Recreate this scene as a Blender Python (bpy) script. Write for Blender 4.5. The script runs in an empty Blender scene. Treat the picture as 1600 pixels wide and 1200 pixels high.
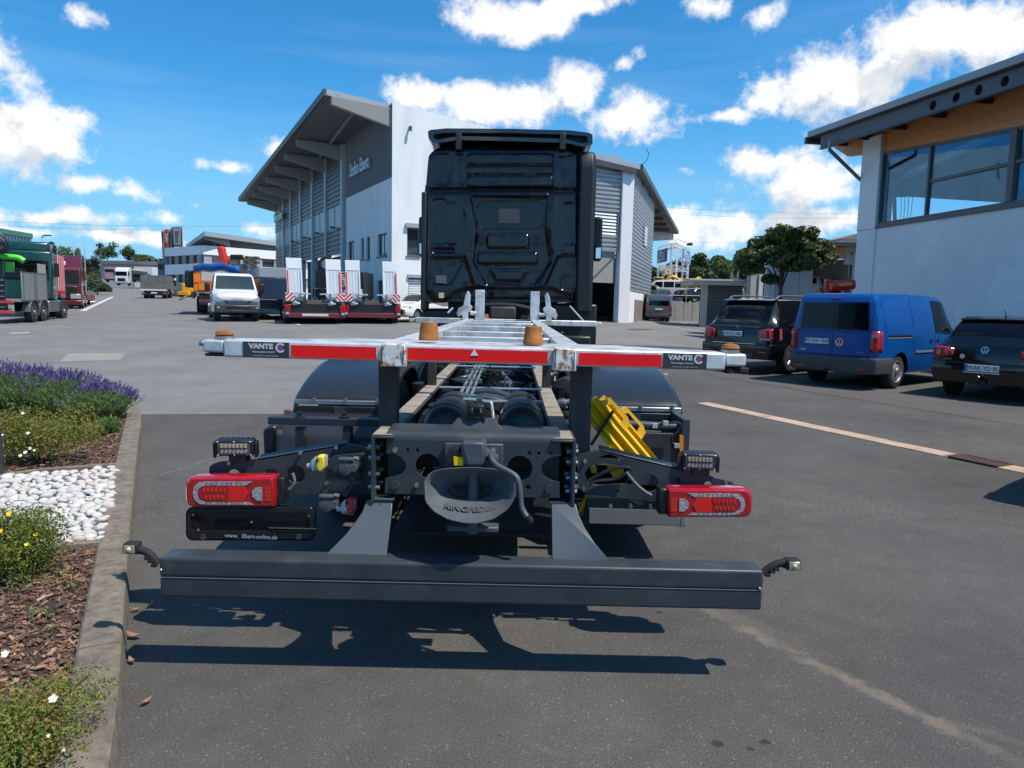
import bpy,bmesh,math,random
from mathutils import Vector,Matrix,geometry,noise as mnoise
random.seed(7)
SC=bpy.context.scene
COL=SC.collection
PI=math.pi
# ------------------------------------------------------------------ camera
F_PX,EYE=1130.0,1.55
PITCH,ROLL=math.atan((600-477)/F_PX),.022
_c,_s,_cr,_sr=math.cos(PITCH),math.sin(PITCH),math.cos(ROLL),math.sin(ROLL)
R_=Vector((1,0,0))*_cr+Vector((0,_s,_c))*_sr
U_=Vector((0,_s,_c))*_cr-Vector((1,0,0))*_sr
F_=Vector((0,_c,-_s))
cd=bpy.data.cameras.new('camera'); cam=bpy.data.objects.new('camera',cd); COL.objects.link(cam)
cam.matrix_world=Matrix(((R_.x,U_.x,-F_.x,0),(R_.y,U_.y,-F_.y,0),(R_.z,U_.z,-F_.z,EYE),(0,0,0,1)))
cd.sensor_width=36; cd.lens=F_PX/1600*36; cd.clip_start=.05; cd.clip_end=6000
SC.camera=cam
SC.view_settings.view_transform='Standard'; SC.view_settings.look='None'
SC.view_settings.gamma=1; SC.view_settings.use_curve_mapping=False
SC.view_settings.exposure=.16
SC.render.resolution_x,SC.render.resolution_y=1024,768
try:
 SC.cycles.use_denoising=True
 SC.cycles.max_bounces=6; SC.cycles.transparent_max_bounces=12
 SC.cycles.caustics_reflective=False; SC.cycles.caustics_refractive=False
except Exception:
 pass
def ray(px,py):
 a=(px-800)/F_PX; b=(600-py)/F_PX
 return R_*a+U_*b+F_
def gz(x,y):
 r=0 if y<4 else((y-4)**2/16 if y<12 else y-8)
 k=.023 if x<0 else(.023-.010*x/12 if x<12 else.013)
 return r*k
def P(px,py,Y):
 d=ray(px,py); t=Y/d.y
 return Vector((d.x*t,Y,EYE+d.z*t))
def G(px,py,dz=0.):
 d=ray(px,py); t=.5
 while t<900:
  q=d*t
  if EYE+q.z<=gz(q.x,q.y)+dz:break
  t*=1.0015
 return Vector((q.x,q.y,gz(q.x,q.y)+dz))
# ------------------------------------------------------------------ sun and sky
SUN_EL=math.radians(60.5); SUN_AZ=math.atan2(.50,-.26)
SD=Vector((math.sin(SUN_AZ)*math.cos(SUN_EL),math.cos(SUN_AZ)*math.cos(SUN_EL),math.sin(SUN_EL)))
sl=bpy.data.lights.new('sun','SUN'); sl.energy=4.6; sl.angle=math.radians(.53); sl.color=(1,.935,.835)
so=bpy.data.objects.new('sun',sl); COL.objects.link(so)
so.rotation_euler=SD.to_track_quat('Z','Y').to_euler(); so.location=(20,-8,40)
W=bpy.data.worlds.new('World'); SC.world=W; W.use_nodes=True
nt=W.node_tree; nt.nodes.clear()
def cloud_group():
 g=bpy.data.node_groups.new('cloud_density','ShaderNodeTree')
 g.interface.new_socket('Vector',in_out='INPUT',socket_type='NodeSocketVector')
 g.interface.new_socket('Density',in_out='OUTPUT',socket_type='NodeSocketFloat')
 N=g.nodes; L=g.links
 def mth(op,a,b=None,c=None,clamp=False):
  n=N.new('ShaderNodeMath'); n.operation=op; n.use_clamp=clamp
  for i,v in enumerate((a,b,c)):
   if v is None:continue
   if isinstance(v,(int,float)):n.inputs[i].default_value=v
   else:L.new(v,n.inputs[i])
  return n.outputs[0]
 gi=N.new('NodeGroupInput'); go=N.new('NodeGroupOutput')
 nv=N.new('ShaderNodeVectorMath'); nv.operation='NORMALIZE'; L.new(gi.outputs[0],nv.inputs[0])
 sx=N.new('ShaderNodeSeparateXYZ'); L.new(nv.outputs[0],sx.inputs[0])
 az=mth('ARCTAN2',sx.outputs[0],sx.outputs[1]); el=mth('ARCSINE',sx.outputs[2])
 cb=N.new('ShaderNodeCombineXYZ'); L.new(az,cb.inputs[0]); L.new(el,cb.inputs[1])
 n1=N.new('ShaderNodeTexNoise'); n1.inputs['Scale'].default_value=15; n1.inputs['Detail'].default_value=12; n1.inputs['Roughness'].default_value=.66
 L.new(nv.outputs[0],n1.inputs['Vector'])
 wn=N.new('ShaderNodeTexNoise'); wn.inputs['Scale'].default_value=7; wn.inputs['Detail'].default_value=4; L.new(nv.outputs[0],wn.inputs['Vector'])
 ws=N.new('ShaderNodeVectorMath'); ws.operation='SUBTRACT'; L.new(wn.outputs['Color'],ws.inputs[0]); ws.inputs[1].default_value=(.5,.5,.5)
 wm=N.new('ShaderNodeVectorMath'); wm.operation='MULTIPLY'; L.new(ws.outputs[0],wm.inputs[0]); wm.inputs[1].default_value=(.10,.065,0)
 wa=N.new('ShaderNodeVectorMath'); wa.operation='ADD'; L.new(cb.outputs[0],wa.inputs[0]); L.new(wm.outputs[0],wa.inputs[1]); cb=wa
 best=None
 blobs=[(20,112,44,32),(30,208,84,46),(108,190,44,18),(158,287,52,20),(205,305,34,16),(80,342,110,20),(40,362,90,14),(420,238,34,24),(350,253,40,11),(268,342,22,12),(300,315,14,7),(400,352,34,14),(790,26,100,38),(890,0,110,20),(890,140,70,42),(790,168,150,38),(650,155,70,24),(985,195,92,46),(980,108,34,20),(1010,90,14,22),(1125,192,50,11),(1100,12,32,15),(1180,14,30,20),(1310,128,130,44),(1450,78,120,56),(1560,50,90,42),(1185,256,72,26),(1265,288,100,42),(1070,273,18,9),(1150,352,90,26),(1090,375,70,26),(1250,345,90,24),(1032,275,14,16),(1320,345,60,26),(150,46,30,12),(1162,126,12,11),(450,385,70,12),(180,375,120,14),(1060,345,40,18)]
 for(px,py,rx,ry)in blobs:
  d=ray(px,py).normalized()
  a=N.new('ShaderNodeVectorMath'); a.operation='SUBTRACT'; L.new(cb.outputs[0],a.inputs[0])
  a.inputs[1].default_value=(math.atan2(d.x,d.y),math.asin(d.z),0)
  m=N.new('ShaderNodeVectorMath'); m.operation='MULTIPLY'; L.new(a.outputs[0],m.inputs[0])
  m.inputs[1].default_value=(F_PX/rx/1.12,F_PX/ry/1.15,0)
  ln=N.new('ShaderNodeVectorMath'); ln.operation='LENGTH'; L.new(m.outputs[0],ln.inputs[0])
  v=mth('MULTIPLY',mth('SUBTRACT',1.0,ln.outputs['Value']),min(1.,.30+rx/95))
  best=v if best is None else mth('SMOOTH_MAX',best,v,.25)
 pz=mth('ADD',sx.outputs[2],.22)
 pv=N.new('ShaderNodeCombineXYZ'); L.new(mth('DIVIDE',sx.outputs[0],pz),pv.inputs[0]); L.new(mth('DIVIDE',sx.outputs[1],pz),pv.inputs[1])
 n3=N.new('ShaderNodeTexNoise'); n3.inputs['Scale'].default_value=1.5; n3.inputs['Detail'].default_value=3
 L.new(pv.outputs[0],n3.inputs['Vector'])
 gen=mth('MULTIPLY',mth('SUBTRACT',n3.outputs[0],.55),4.0)
 aaz=mth('ABSOLUTE',az)
 out=mth('MAXIMUM',mth('MULTIPLY',mth('SUBTRACT',aaz,.66),9.0),mth('MULTIPLY',mth('SUBTRACT',el,.50),9.0))
 out=mth('MULTIPLY',mth('SUBTRACT',mth('MINIMUM',mth('MAXIMUM',out,0.0),1.0),1.0),2.0)
 best=mth('MAXIMUM',best,mth('ADD',gen,out))
 dn=mth('ADD',best,mth('MULTIPLY',mth('SUBTRACT',n1.outputs[0],.5),2.7))
 ss=N.new('ShaderNodeMapRange'); ss.interpolation_type='SMOOTHSTEP'
 ss.inputs['From Min'].default_value=.08; ss.inputs['From Max'].default_value=.72
 L.new(dn,ss.inputs['Value'])
 above=mth('MULTIPLY',mth('ADD',sx.outputs[2],.02),40.0,clamp=True)
 L.new(mth('MULTIPLY',ss.outputs[0],above),go.inputs[0])
 return g
CG=cloud_group()
N=nt.nodes; L=nt.links
tc=N.new('ShaderNodeTexCoord')
sky=N.new('ShaderNodeTexSky'); sky.sky_type='NISHITA'; sky.sun_disc=False
sky.sun_elevation=SUN_EL; sky.sun_rotation=SUN_AZ; sky.air_density=1.0; sky.dust_density=.35; sky.ozone_density=2.2; sky.altitude=200
hs=N.new('ShaderNodeHueSaturation'); hs.inputs['Saturation'].default_value=1.08; hs.inputs['Value'].default_value=1.0
grd=N.new('ShaderNodeVectorMath'); grd.operation='MULTIPLY'; L.new(sky.outputs[0],grd.inputs[0]); grd.inputs[1].default_value=(.62,1.22,1.52)
L.new(grd.outputs[0],hs.inputs['Color'])
def cg(vec):
 n=N.new('ShaderNodeGroup'); n.node_tree=CG; L.new(vec,n.inputs[0]); return n.outputs[0]
d0=cg(tc.outputs['Generated'])
ofs=N.new('ShaderNodeVectorMath'); ofs.operation='ADD'; L.new(tc.outputs['Generated'],ofs.inputs[0]); ofs.inputs[1].default_value=SD*.030+Vector((0,0,.022))
d1=cg(ofs.outputs[0])
nz=N.new('ShaderNodeTexNoise'); nz.inputs['Scale'].default_value=30; nz.inputs['Detail'].default_value=6; L.new(tc.outputs['Generated'],nz.inputs['Vector'])
lit=N.new('ShaderNodeMath'); lit.operation='MULTIPLY_ADD'; L.new(d1,lit.inputs[0]); lit.inputs[1].default_value=-.88; lit.inputs[2].default_value=1.26
lt2=N.new('ShaderNodeMath'); lt2.operation='MULTIPLY_ADD'; L.new(nz.outputs[0],lt2.inputs[0]); lt2.inputs[1].default_value=1.3; lt2.inputs[2].default_value=-.62
ltm=N.new('ShaderNodeMath'); ltm.operation='ADD'; ltm.use_clamp=True; L.new(lit.outputs[0],ltm.inputs[0]); L.new(lt2.outputs[0],ltm.inputs[1])
cr=N.new('ShaderNodeMix'); cr.data_type='RGBA'; L.new(ltm.outputs[0],cr.inputs['Factor'])
cr.inputs['A'].default_value=(4.0,4.8,5.9,1); cr.inputs['B'].default_value=(9.7,9.6,9.5,1)
# paler air towards the horizon
szx=N.new('ShaderNodeSeparateXYZ'); L.new(tc.outputs['Generated'],szx.inputs[0])
hz=N.new('ShaderNodeMapRange'); hz.interpolation_type='SMOOTHERSTEP'; hz.inputs['From Min'].default_value=-.02; hz.inputs['From Max'].default_value=.30; hz.inputs['To Min'].default_value=.92; hz.inputs['To Max'].default_value=0; L.new(szx.outputs[2],hz.inputs['Value'])
hzm=N.new('ShaderNodeMix'); hzm.data_type='RGBA'; L.new(hz.outputs[0],hzm.inputs['Factor']); L.new(hs.outputs[0],hzm.inputs['A']); hzm.inputs['B'].default_value=(2.6,5.6,8.3,1)
# thin cirrus veil
mp=N.new('ShaderNodeMapping'); mp.inputs['Scale'].default_value=(1.2,3.0,14); mp.inputs['Rotation'].default_value=(0,.12,0); L.new(tc.outputs['Generated'],mp.inputs['Vector'])
nc=N.new('ShaderNodeTexNoise'); nc.inputs['Scale'].default_value=1.6; nc.inputs['Detail'].default_value=5; nc.inputs['Distortion'].default_value=.5; L.new(mp.outputs[0],nc.inputs['Vector'])
ncr=N.new('ShaderNodeMapRange'); ncr.inputs['From Min'].default_value=.5; ncr.inputs['From Max'].default_value=.95; ncr.inputs['To Max'].default_value=.3; L.new(nc.outputs[0],ncr.inputs['Value'])
mxc=N.new('ShaderNodeMix'); mxc.data_type='RGBA'; L.new(ncr.outputs[0],mxc.inputs['Factor']); L.new(hzm.outputs['Result'],mxc.inputs['A']); mxc.inputs['B'].default_value=(4.5,6.2,8.4,1)
mx=N.new('ShaderNodeMix'); mx.data_type='RGBA'; L.new(d0,mx.inputs['Factor']); L.new(mxc.outputs['Result'],mx.inputs['A']); L.new(cr.outputs['Result'],mx.inputs['B'])
bg=N.new('ShaderNodeBackground'); bg.inputs['Strength'].default_value=.10; L.new(mx.outputs['Result'],bg.inputs['Color'])
wo=N.new('ShaderNodeOutputWorld'); L.new(bg.outputs[0],wo.inputs['Surface'])
# ------------------------------------------------------------------ materials
_M={}
def M(name,col,rough=.5,metal=0.,var=.0,vs=4.,bump=0.,bs=60.,coat=0.,spec=.5,col2=None,mix=(.45,.6),ms=6.,island=0.,sheen=0.,trans=0.,stretch=None):
 if name in _M:return _M[name]
 m=bpy.data.materials.new(name); m.use_nodes=True; _M[name]=m
 n=m.node_tree.nodes; l=m.node_tree.links; b=n['Principled BSDF']
 b.inputs['Roughness'].default_value=rough; b.inputs['Metallic'].default_value=metal
 b.inputs['Specular IOR Level'].default_value=spec; b.inputs['Coat Weight'].default_value=coat; b.inputs['Coat Roughness'].default_value=.03
 if trans:b.inputs['Transmission Weight'].default_value=trans
 tcn=n.new('ShaderNodeTexCoord'); vec=tcn.outputs['Object']
 if stretch:
  mpn=n.new('ShaderNodeMapping'); mpn.inputs['Scale'].default_value=stretch; l.new(vec,mpn.inputs['Vector']); vec=mpn.outputs[0]
 def nse(sc,det=4):
  t=n.new('ShaderNodeTexNoise'); t.inputs['Scale'].default_value=sc; t.inputs['Detail'].default_value=det; l.new(vec,t.inputs['Vector']); return t.outputs[0]
 out=None
 if var or col2 or island:
  rgb=n.new('ShaderNodeRGB'); rgb.outputs[0].default_value=(*col,1); out=rgb.outputs[0]
  if col2:
   mr=n.new('ShaderNodeMapRange'); mr.inputs['From Min'].default_value=mix[0]; mr.inputs['From Max'].default_value=mix[1]; l.new(nse(ms,7),mr.inputs['Value'])
   x=n.new('ShaderNodeMix'); x.data_type='RGBA'; l.new(mr.outputs[0],x.inputs['Factor']); l.new(out,x.inputs['A']); x.inputs['B'].default_value=(*col2,1); out=x.outputs['Result']
  if var:
   mr=n.new('ShaderNodeMapRange'); mr.inputs['From Min'].default_value=.25; mr.inputs['From Max'].default_value=.75; mr.inputs['To Min'].default_value=1-var; mr.inputs['To Max'].default_value=1+var; l.new(nse(vs,6),mr.inputs['Value'])
   x=n.new('ShaderNodeVectorMath'); x.operation='SCALE'; l.new(out,x.inputs[0]); l.new(mr.outputs[0],x.inputs['Scale']); out=x.outputs[0]
   rr=n.new('ShaderNodeMapRange'); rr.inputs['To Min'].default_value=max(.02,rough-.12); rr.inputs['To Max'].default_value=min(1,rough+.12); l.new(nse(vs*2.3,5),rr.inputs['Value']); l.new(rr.outputs[0],b.inputs['Roughness'])
  if island:
   g=n.new('ShaderNodeNewGeometry'); mr=n.new('ShaderNodeMapRange'); mr.inputs['To Min'].default_value=1-island; mr.inputs['To Max'].default_value=1+island; l.new(g.outputs['Random Per Island'],mr.inputs['Value'])
   x=n.new('ShaderNodeVectorMath'); x.operation='SCALE'; l.new(out,x.inputs[0]); l.new(mr.outputs[0],x.inputs['Scale']); out=x.outputs[0]
  l.new(out,b.inputs['Base Color'])
 else:
  b.inputs['Base Color'].default_value=(*col,1)
 if bump:
  bn=n.new('ShaderNodeBump'); bn.inputs['Strength'].default_value=bump; bn.inputs['Distance'].default_value=.01; l.new(nse(bs,6),bn.inputs['Height']); l.new(bn.outputs[0],b.inputs['Normal'])
 return m
def leafmat(name,cols,rough=.5,trl=.35):
 if name in _M:return _M[name]
 m=bpy.data.materials.new(name); m.use_nodes=True; _M[name]=m
 n=m.node_tree.nodes; l=m.node_tree.links; b=n['Principled BSDF']; b.inputs['Roughness'].default_value=rough
 g=n.new('ShaderNodeNewGeometry'); cr_=n.new('ShaderNodeValToRGB'); e=cr_.color_ramp.elements
 cr_.color_ramp.interpolation='LINEAR'
 for i,c in enumerate(cols):
  p=i/(len(cols)-1)
  if i==0:el_=e[0]; el_.position=0
  elif i==len(cols)-1:el_=e[len(e)-1]; el_.position=1
  else:el_=e.new(p)
  el_.color=(*c,1)
 l.new(g.outputs['Random Per Island'],cr_.inputs[0]); l.new(cr_.outputs[0],b.inputs['Base Color'])
 t=n.new('ShaderNodeBsdfTranslucent'); l.new(cr_.outputs[0],t.inputs['Color'])
 x=n.new('ShaderNodeMixShader'); x.inputs[0].default_value=trl; l.new(b.outputs[0],x.inputs[1]); l.new(t.outputs[0],x.inputs[2])
 l.new(x.outputs[0],n['Material Output'].inputs['Surface'])
 return m
# ------------------------------------------------------------------ mesh helpers
_INV={}
class MB:
 def __init__(s):s.v=[]; s.f=[]
 def add(s,vs,fs):
  o=len(s.v); s.v+=[tuple(x)for x in vs]; s.f+=[tuple(i+o for i in f)for f in fs]; return s
 def hexa(s,p):
  return s.add(p,[(0,3,2,1),(4,5,6,7),(0,1,5,4),(1,2,6,5),(2,3,7,6),(3,0,4,7)])
 def box(s,c,d,rot=None):
  c=Vector(c); h=[x/2 for x in d]
  p=[Vector((x*h[0],y*h[1],z*h[2]))for z in(-1,1)for x,y in((-1,-1),(1,-1),(1,1),(-1,1))]
  if rot is not None:p=[rot@q for q in p]
  return s.hexa([c+q for q in p])
 def bx(s,x0,x1,y0,y1,z0,z1):
  return s.box(((x0+x1)/2,(y0+y1)/2,(z0+z1)/2),(abs(x1-x0),abs(y1-y0),abs(z1-z0)))
 def beam(s,a,b,w,h,up=(0,0,1)):
  a=Vector(a); b=Vector(b); d=(b-a).normalized(); up=Vector(up)
  sd=d.cross(up)
  if sd.length<1e-4:sd=d.cross(Vector((0,1,0)))
  sd.normalize(); u=sd.cross(d).normalized()
  p=[q+sd*x*w/2+u*z*h/2 for q in(a,b)for x,z in((-1,-1),(1,-1),(1,1),(-1,1))]
  return s.hexa(p)
 def cyl(s,a,b,r0,r1=None,n=14,caps=True):
  a=Vector(a); b=Vector(b); r1=r0 if r1 is None else r1
  d=(b-a).normalized(); q=d.to_track_quat('Z','Y').to_matrix()
  vs=[]
  for c,r in((a,r0),(b,r1)):
   vs+=[c+q@Vector((r*math.cos(2*PI*i/n),r*math.sin(2*PI*i/n),0))for i in range(n)]
  fs=[(i,(i+1)%n,n+(i+1)%n,n+i)for i in range(n)]
  if caps:fs+=[tuple(range(n-1,-1,-1)),tuple(range(n,2*n))]
  return s.add(vs,fs)
 def loft(s,rings,caps=True,closed=True):
  n=len(rings[0]); vs=[p for r in rings for p in r]; fs=[]
  for k in range(len(rings)-1):
   for i in range(n if closed else n-1):
    j=(i+1)%n; fs.append((k*n+i,k*n+j,(k+1)*n+j,(k+1)*n+i))
  if caps and closed:fs+=[tuple(range(n-1,-1,-1)),tuple((len(rings)-1)*n+i for i in range(n))]
  return s.add(vs,fs)
 def tube(s,pts,r,n=8):
  pts=[Vector(p)for p in pts]; rings=[]; pu=None
  for i,p in enumerate(pts):
   d=(pts[min(i+1,len(pts)-1)]-pts[max(i-1,0)]).normalized()
   u=d.cross(Vector((0,0,1)))if pu is None else pu-d*pu.dot(d)
   if u.length<1e-3:u=d.cross(Vector((0,1,0)))
   u.normalize(); w=d.cross(u); pu=u
   rr=r[i]if isinstance(r,(list,tuple))else r
   rings.append([p+u*rr*math.cos(2*PI*k/n)+w*rr*math.sin(2*PI*k/n)for k in range(n)])
  return s.loft(rings)
 def lathe(s,prof,o,ax=(0,0,1),n=24):
  q=Vector(ax).to_track_quat('Z','Y').to_matrix(); o=Vector(o)
  rings=[[o+q@Vector((r*math.cos(2*PI*i/n),r*math.sin(2*PI*i/n),z))for i in range(n)]for r,z in prof]
  return s.loft(rings)
 def prism(s,pts,vec):
  pts=[Vector(p)for p in pts]; vec=Vector(vec); n=len(pts)
  fs=[tuple(range(n)),tuple(range(2*n-1,n-1,-1))]+[(i,n+i,n+(i+1)%n,(i+1)%n)for i in range(n)]
  return s.add(pts+[p+vec for p in pts],fs)
 def plate(s,outer,holes,f,vec):
  loops=[[Vector((u,v,0))for u,v in lp]for lp in[outer]+list(holes)]
  tris=geometry.tessellate_polygon(loops)
  flat=[p for lp in loops for p in lp]; n=len(flat); vec=Vector(vec)
  fr=[Vector(f(p.x,p.y))for p in flat]
  fs=[tuple(t)for t in tris]+[tuple(i+n for i in reversed(t))for t in tris]
  k=0
  for lp in loops:
   m=len(lp); fs+=[(k+i,k+(i+1)%m,n+k+(i+1)%m,n+k+i)for i in range(m)]; k+=m
  return s.add(fr+[p+vec for p in fr],fs)
 def quad(s,a,b,c,d):return s.add([a,b,c,d],[(0,1,2,3)])
 def build(s,name,mat,parent=None,bevel=0.,smooth=40,fix=True,seg=2,sub=0):
  me=bpy.data.meshes.new(name); me.from_pydata(s.v,[],s.f); me.validate()
  if fix:
   bm=bmesh.new(); bm.from_mesh(me); bmesh.ops.recalc_face_normals(bm,faces=bm.faces); bm.to_mesh(me); bm.free()
  if mat:me.materials.append(mat)
  if smooth:
   me.shade_smooth(); me.set_sharp_from_angle(angle=math.radians(smooth))
  o=bpy.data.objects.new(name,me); COL.objects.link(o)
  if bevel:
   b=o.modifiers.new('bevel','BEVEL'); b.width=bevel; b.segments=seg; b.limit_method='ANGLE'; b.angle_limit=math.radians(40); b.harden_normals=False
  if sub:
   b=o.modifiers.new('sub','SUBSURF'); b.levels=b.render_levels=sub
  if parent is not None:adopt(o,parent)
  return o
def adopt(o,parent):
 o.parent=parent
 if parent.name in _INV:o.matrix_parent_inverse=_INV[parent.name]
 return o
def tag(o,label,cat,group=None,kind=None):
 if label:o['label']=label
 if cat:o['category']=cat
 if group:o['group']=group
 if kind:o['kind']=kind
 return o
def thing(name,label,cat,loc=(0,0,0),rot=0.,group=None,world=True):
 o=bpy.data.objects.new(name,None); COL.objects.link(o); o.location=loc; o.rotation_euler=(0,0,rot)
 o.empty_display_size=.2
 tag(o,label,cat,group)
 if world:_INV[o.name]=(Matrix.Translation(Vector(loc))@Matrix.Rotation(rot,4,'Z')).inverted()
 return o
def structure(o):o['kind']='structure'; return o
def stuff(o):o['kind']='stuff'; return o
def lab(o,l):o['label']=l; return o
def dup(root,loc=None,rot=None,label=None,swap=None):
 r=root.copy(); COL.objects.link(r)
 if loc is not None:r.location=loc
 if rot is not None:r.rotation_euler=(0,0,rot)
 if label:r['label']=label
 def rec(a,b):
  for ch in[o for o in SC.objects if o.parent==a]:
   c=ch.copy()
   if swap and c.type=='MESH' and c.data.materials and c.data.materials[0]and c.data.materials[0].name in swap:
    c.data=c.data.copy(); c.data.materials[0]=swap[ch.data.materials[0].name]
   COL.objects.link(c); c.parent=b; rec(ch,c)
 rec(root,r); return r
def text(s,size,mat,parent,o,right,up,ext=.001,align='CENTER',name='lettering',sx=1.,shear=0.,bold=0.):
 cu=bpy.data.curves.new('t','FONT'); cu.body=s; cu.size=size; cu.extrude=ext; cu.align_x=align; cu.align_y='CENTER'; cu.shear=shear; cu.offset=bold; cu.resolution_u=3
 to=bpy.data.objects.new('t',cu); COL.objects.link(to)
 me=bpy.data.meshes.new_from_object(to.evaluated_get(bpy.context.evaluated_depsgraph_get()))
 bpy.data.objects.remove(to); bpy.data.curves.remove(cu)
 r=Vector(right).normalized(); u=Vector(up); u=(u-r*u.dot(r)).normalized(); n=r.cross(u)
 me.transform(Matrix(((r.x*sx,u.x,n.x,o[0]),(r.y*sx,u.y,n.y,o[1]),(r.z*sx,u.z,n.z,o[2]),(0,0,0,1))))
 me.materials.clear(); me.materials.append(mat); me.name=name
 ob=bpy.data.objects.new(name,me); COL.objects.link(ob)
 if parent is not None:adopt(ob,parent)
 return ob
def circ(cx,cy,r,n=20,ry=None):return[(cx+r*math.cos(2*PI*i/n),cy+(ry or r)*math.sin(2*PI*i/n))for i in range(n)]
def rrect(x0,y0,x1,y1,r,n=4):
 o=[]
 for cx,cy,a in((x1-r,y0+r,-PI/2),(x1-r,y1-r,0),(x0+r,y1-r,PI/2),(x0+r,y0+r,PI)):
  o+=[(cx+r*math.cos(a+PI/2*i/n),cy+r*math.sin(a+PI/2*i/n))for i in range(n+1)]
 return o
def pxl(pts,Y):return[P(x,y,Y)for x,y in pts]
def smoothpts(pts,k=4):
 pts=[Vector(p)for p in pts]; out=[]
 for i in range(len(pts)-1):
  p0=pts[max(i-1,0)]; p1=pts[i]; p2=pts[i+1]; p3=pts[min(i+2,len(pts)-1)]
  for j in range(k):
   t=j/k
   out.append(.5*((2*p1)+(p2-p0)*t+(2*p0-5*p1+4*p2-p3)*t*t+(3*p1-p0-3*p2+p3)*t**3))
 return out+[pts[-1]]
DGREY=M('anthracite_paint',(.037,.046,.054),.42,var=.25,vs=5,bump=.06,bs=90,spec=.35,col2=(.066,.070,.070),mix=(.56,.74),ms=7)
DGREY2=M('anthracite_cast',(.06,.072,.084),.45,var=.2,vs=9,bump=.15,bs=90)
BLACK=M('black_plastic',(.012,.013,.015),.42,var=.2,vs=6,bump=.05,bs=80)
RUBBER=M('rubber',(.014,.014,.015),.8,var=.25,vs=12,bump=.1,bs=60)
NAVY=M('navy_paint',(.0035,.0045,.009),.13,spec=.55,var=.1,vs=2)
STEEL=M('bare_steel',(.36,.37,.38),.4,metal=.9,var=.15,vs=10,bump=.05,bs=60)
CHROME=M('chrome',(.75,.76,.78),.12,metal=1.)
GALV=M('galvanised',(.66,.67,.68),.40,metal=.3,var=.22,vs=9,bump=.10,bs=30,col2=(.40,.375,.34),mix=(.47,.68),ms=8)
RUST=M('rust',(.30,.11,.025),.85,var=.45,vs=14,bump=.35,bs=50,col2=(.12,.04,.015),mix=(.5,.7),ms=9)
GLASS=M('dark_glass',(.004,.005,.007),.05,spec=.32)
WHITEP=M('white_paint',(.78,.79,.80),.3,coat=.3,var=.04,vs=3)
PLATEW=M('plate_white',(.72,.73,.72),.4)
PLATEB=M('plate_blue',(.02,.10,.45),.4)
INK=M('black_ink',(.01,.01,.012),.5)
RIMAL=M('alloy',(.42,.42,.43),.3,metal=.9,var=.1,vs=10)
REDL=M('red_lens',(.42,.006,.012),.08,coat=1.,var=.1,vs=20)
REDB=M('red_lens_bright',(.75,.01,.006),.15,coat=1.)
CLEARL=M('clear_lens',(.46,.40,.42),.14,metal=.3,var=.4,vs=60,bump=.4,bs=90,coat=.6)
ORANGEL=M('amber_lens',(.8,.22,.02),.2,coat=.6)
YEL=M('yellow_plastic',(.83,.52,.0),.42,var=.08,vs=5,bump=.03)
RED=M('red_paint',(.55,.02,.02),.35,coat=.5,var=.1)
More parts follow.
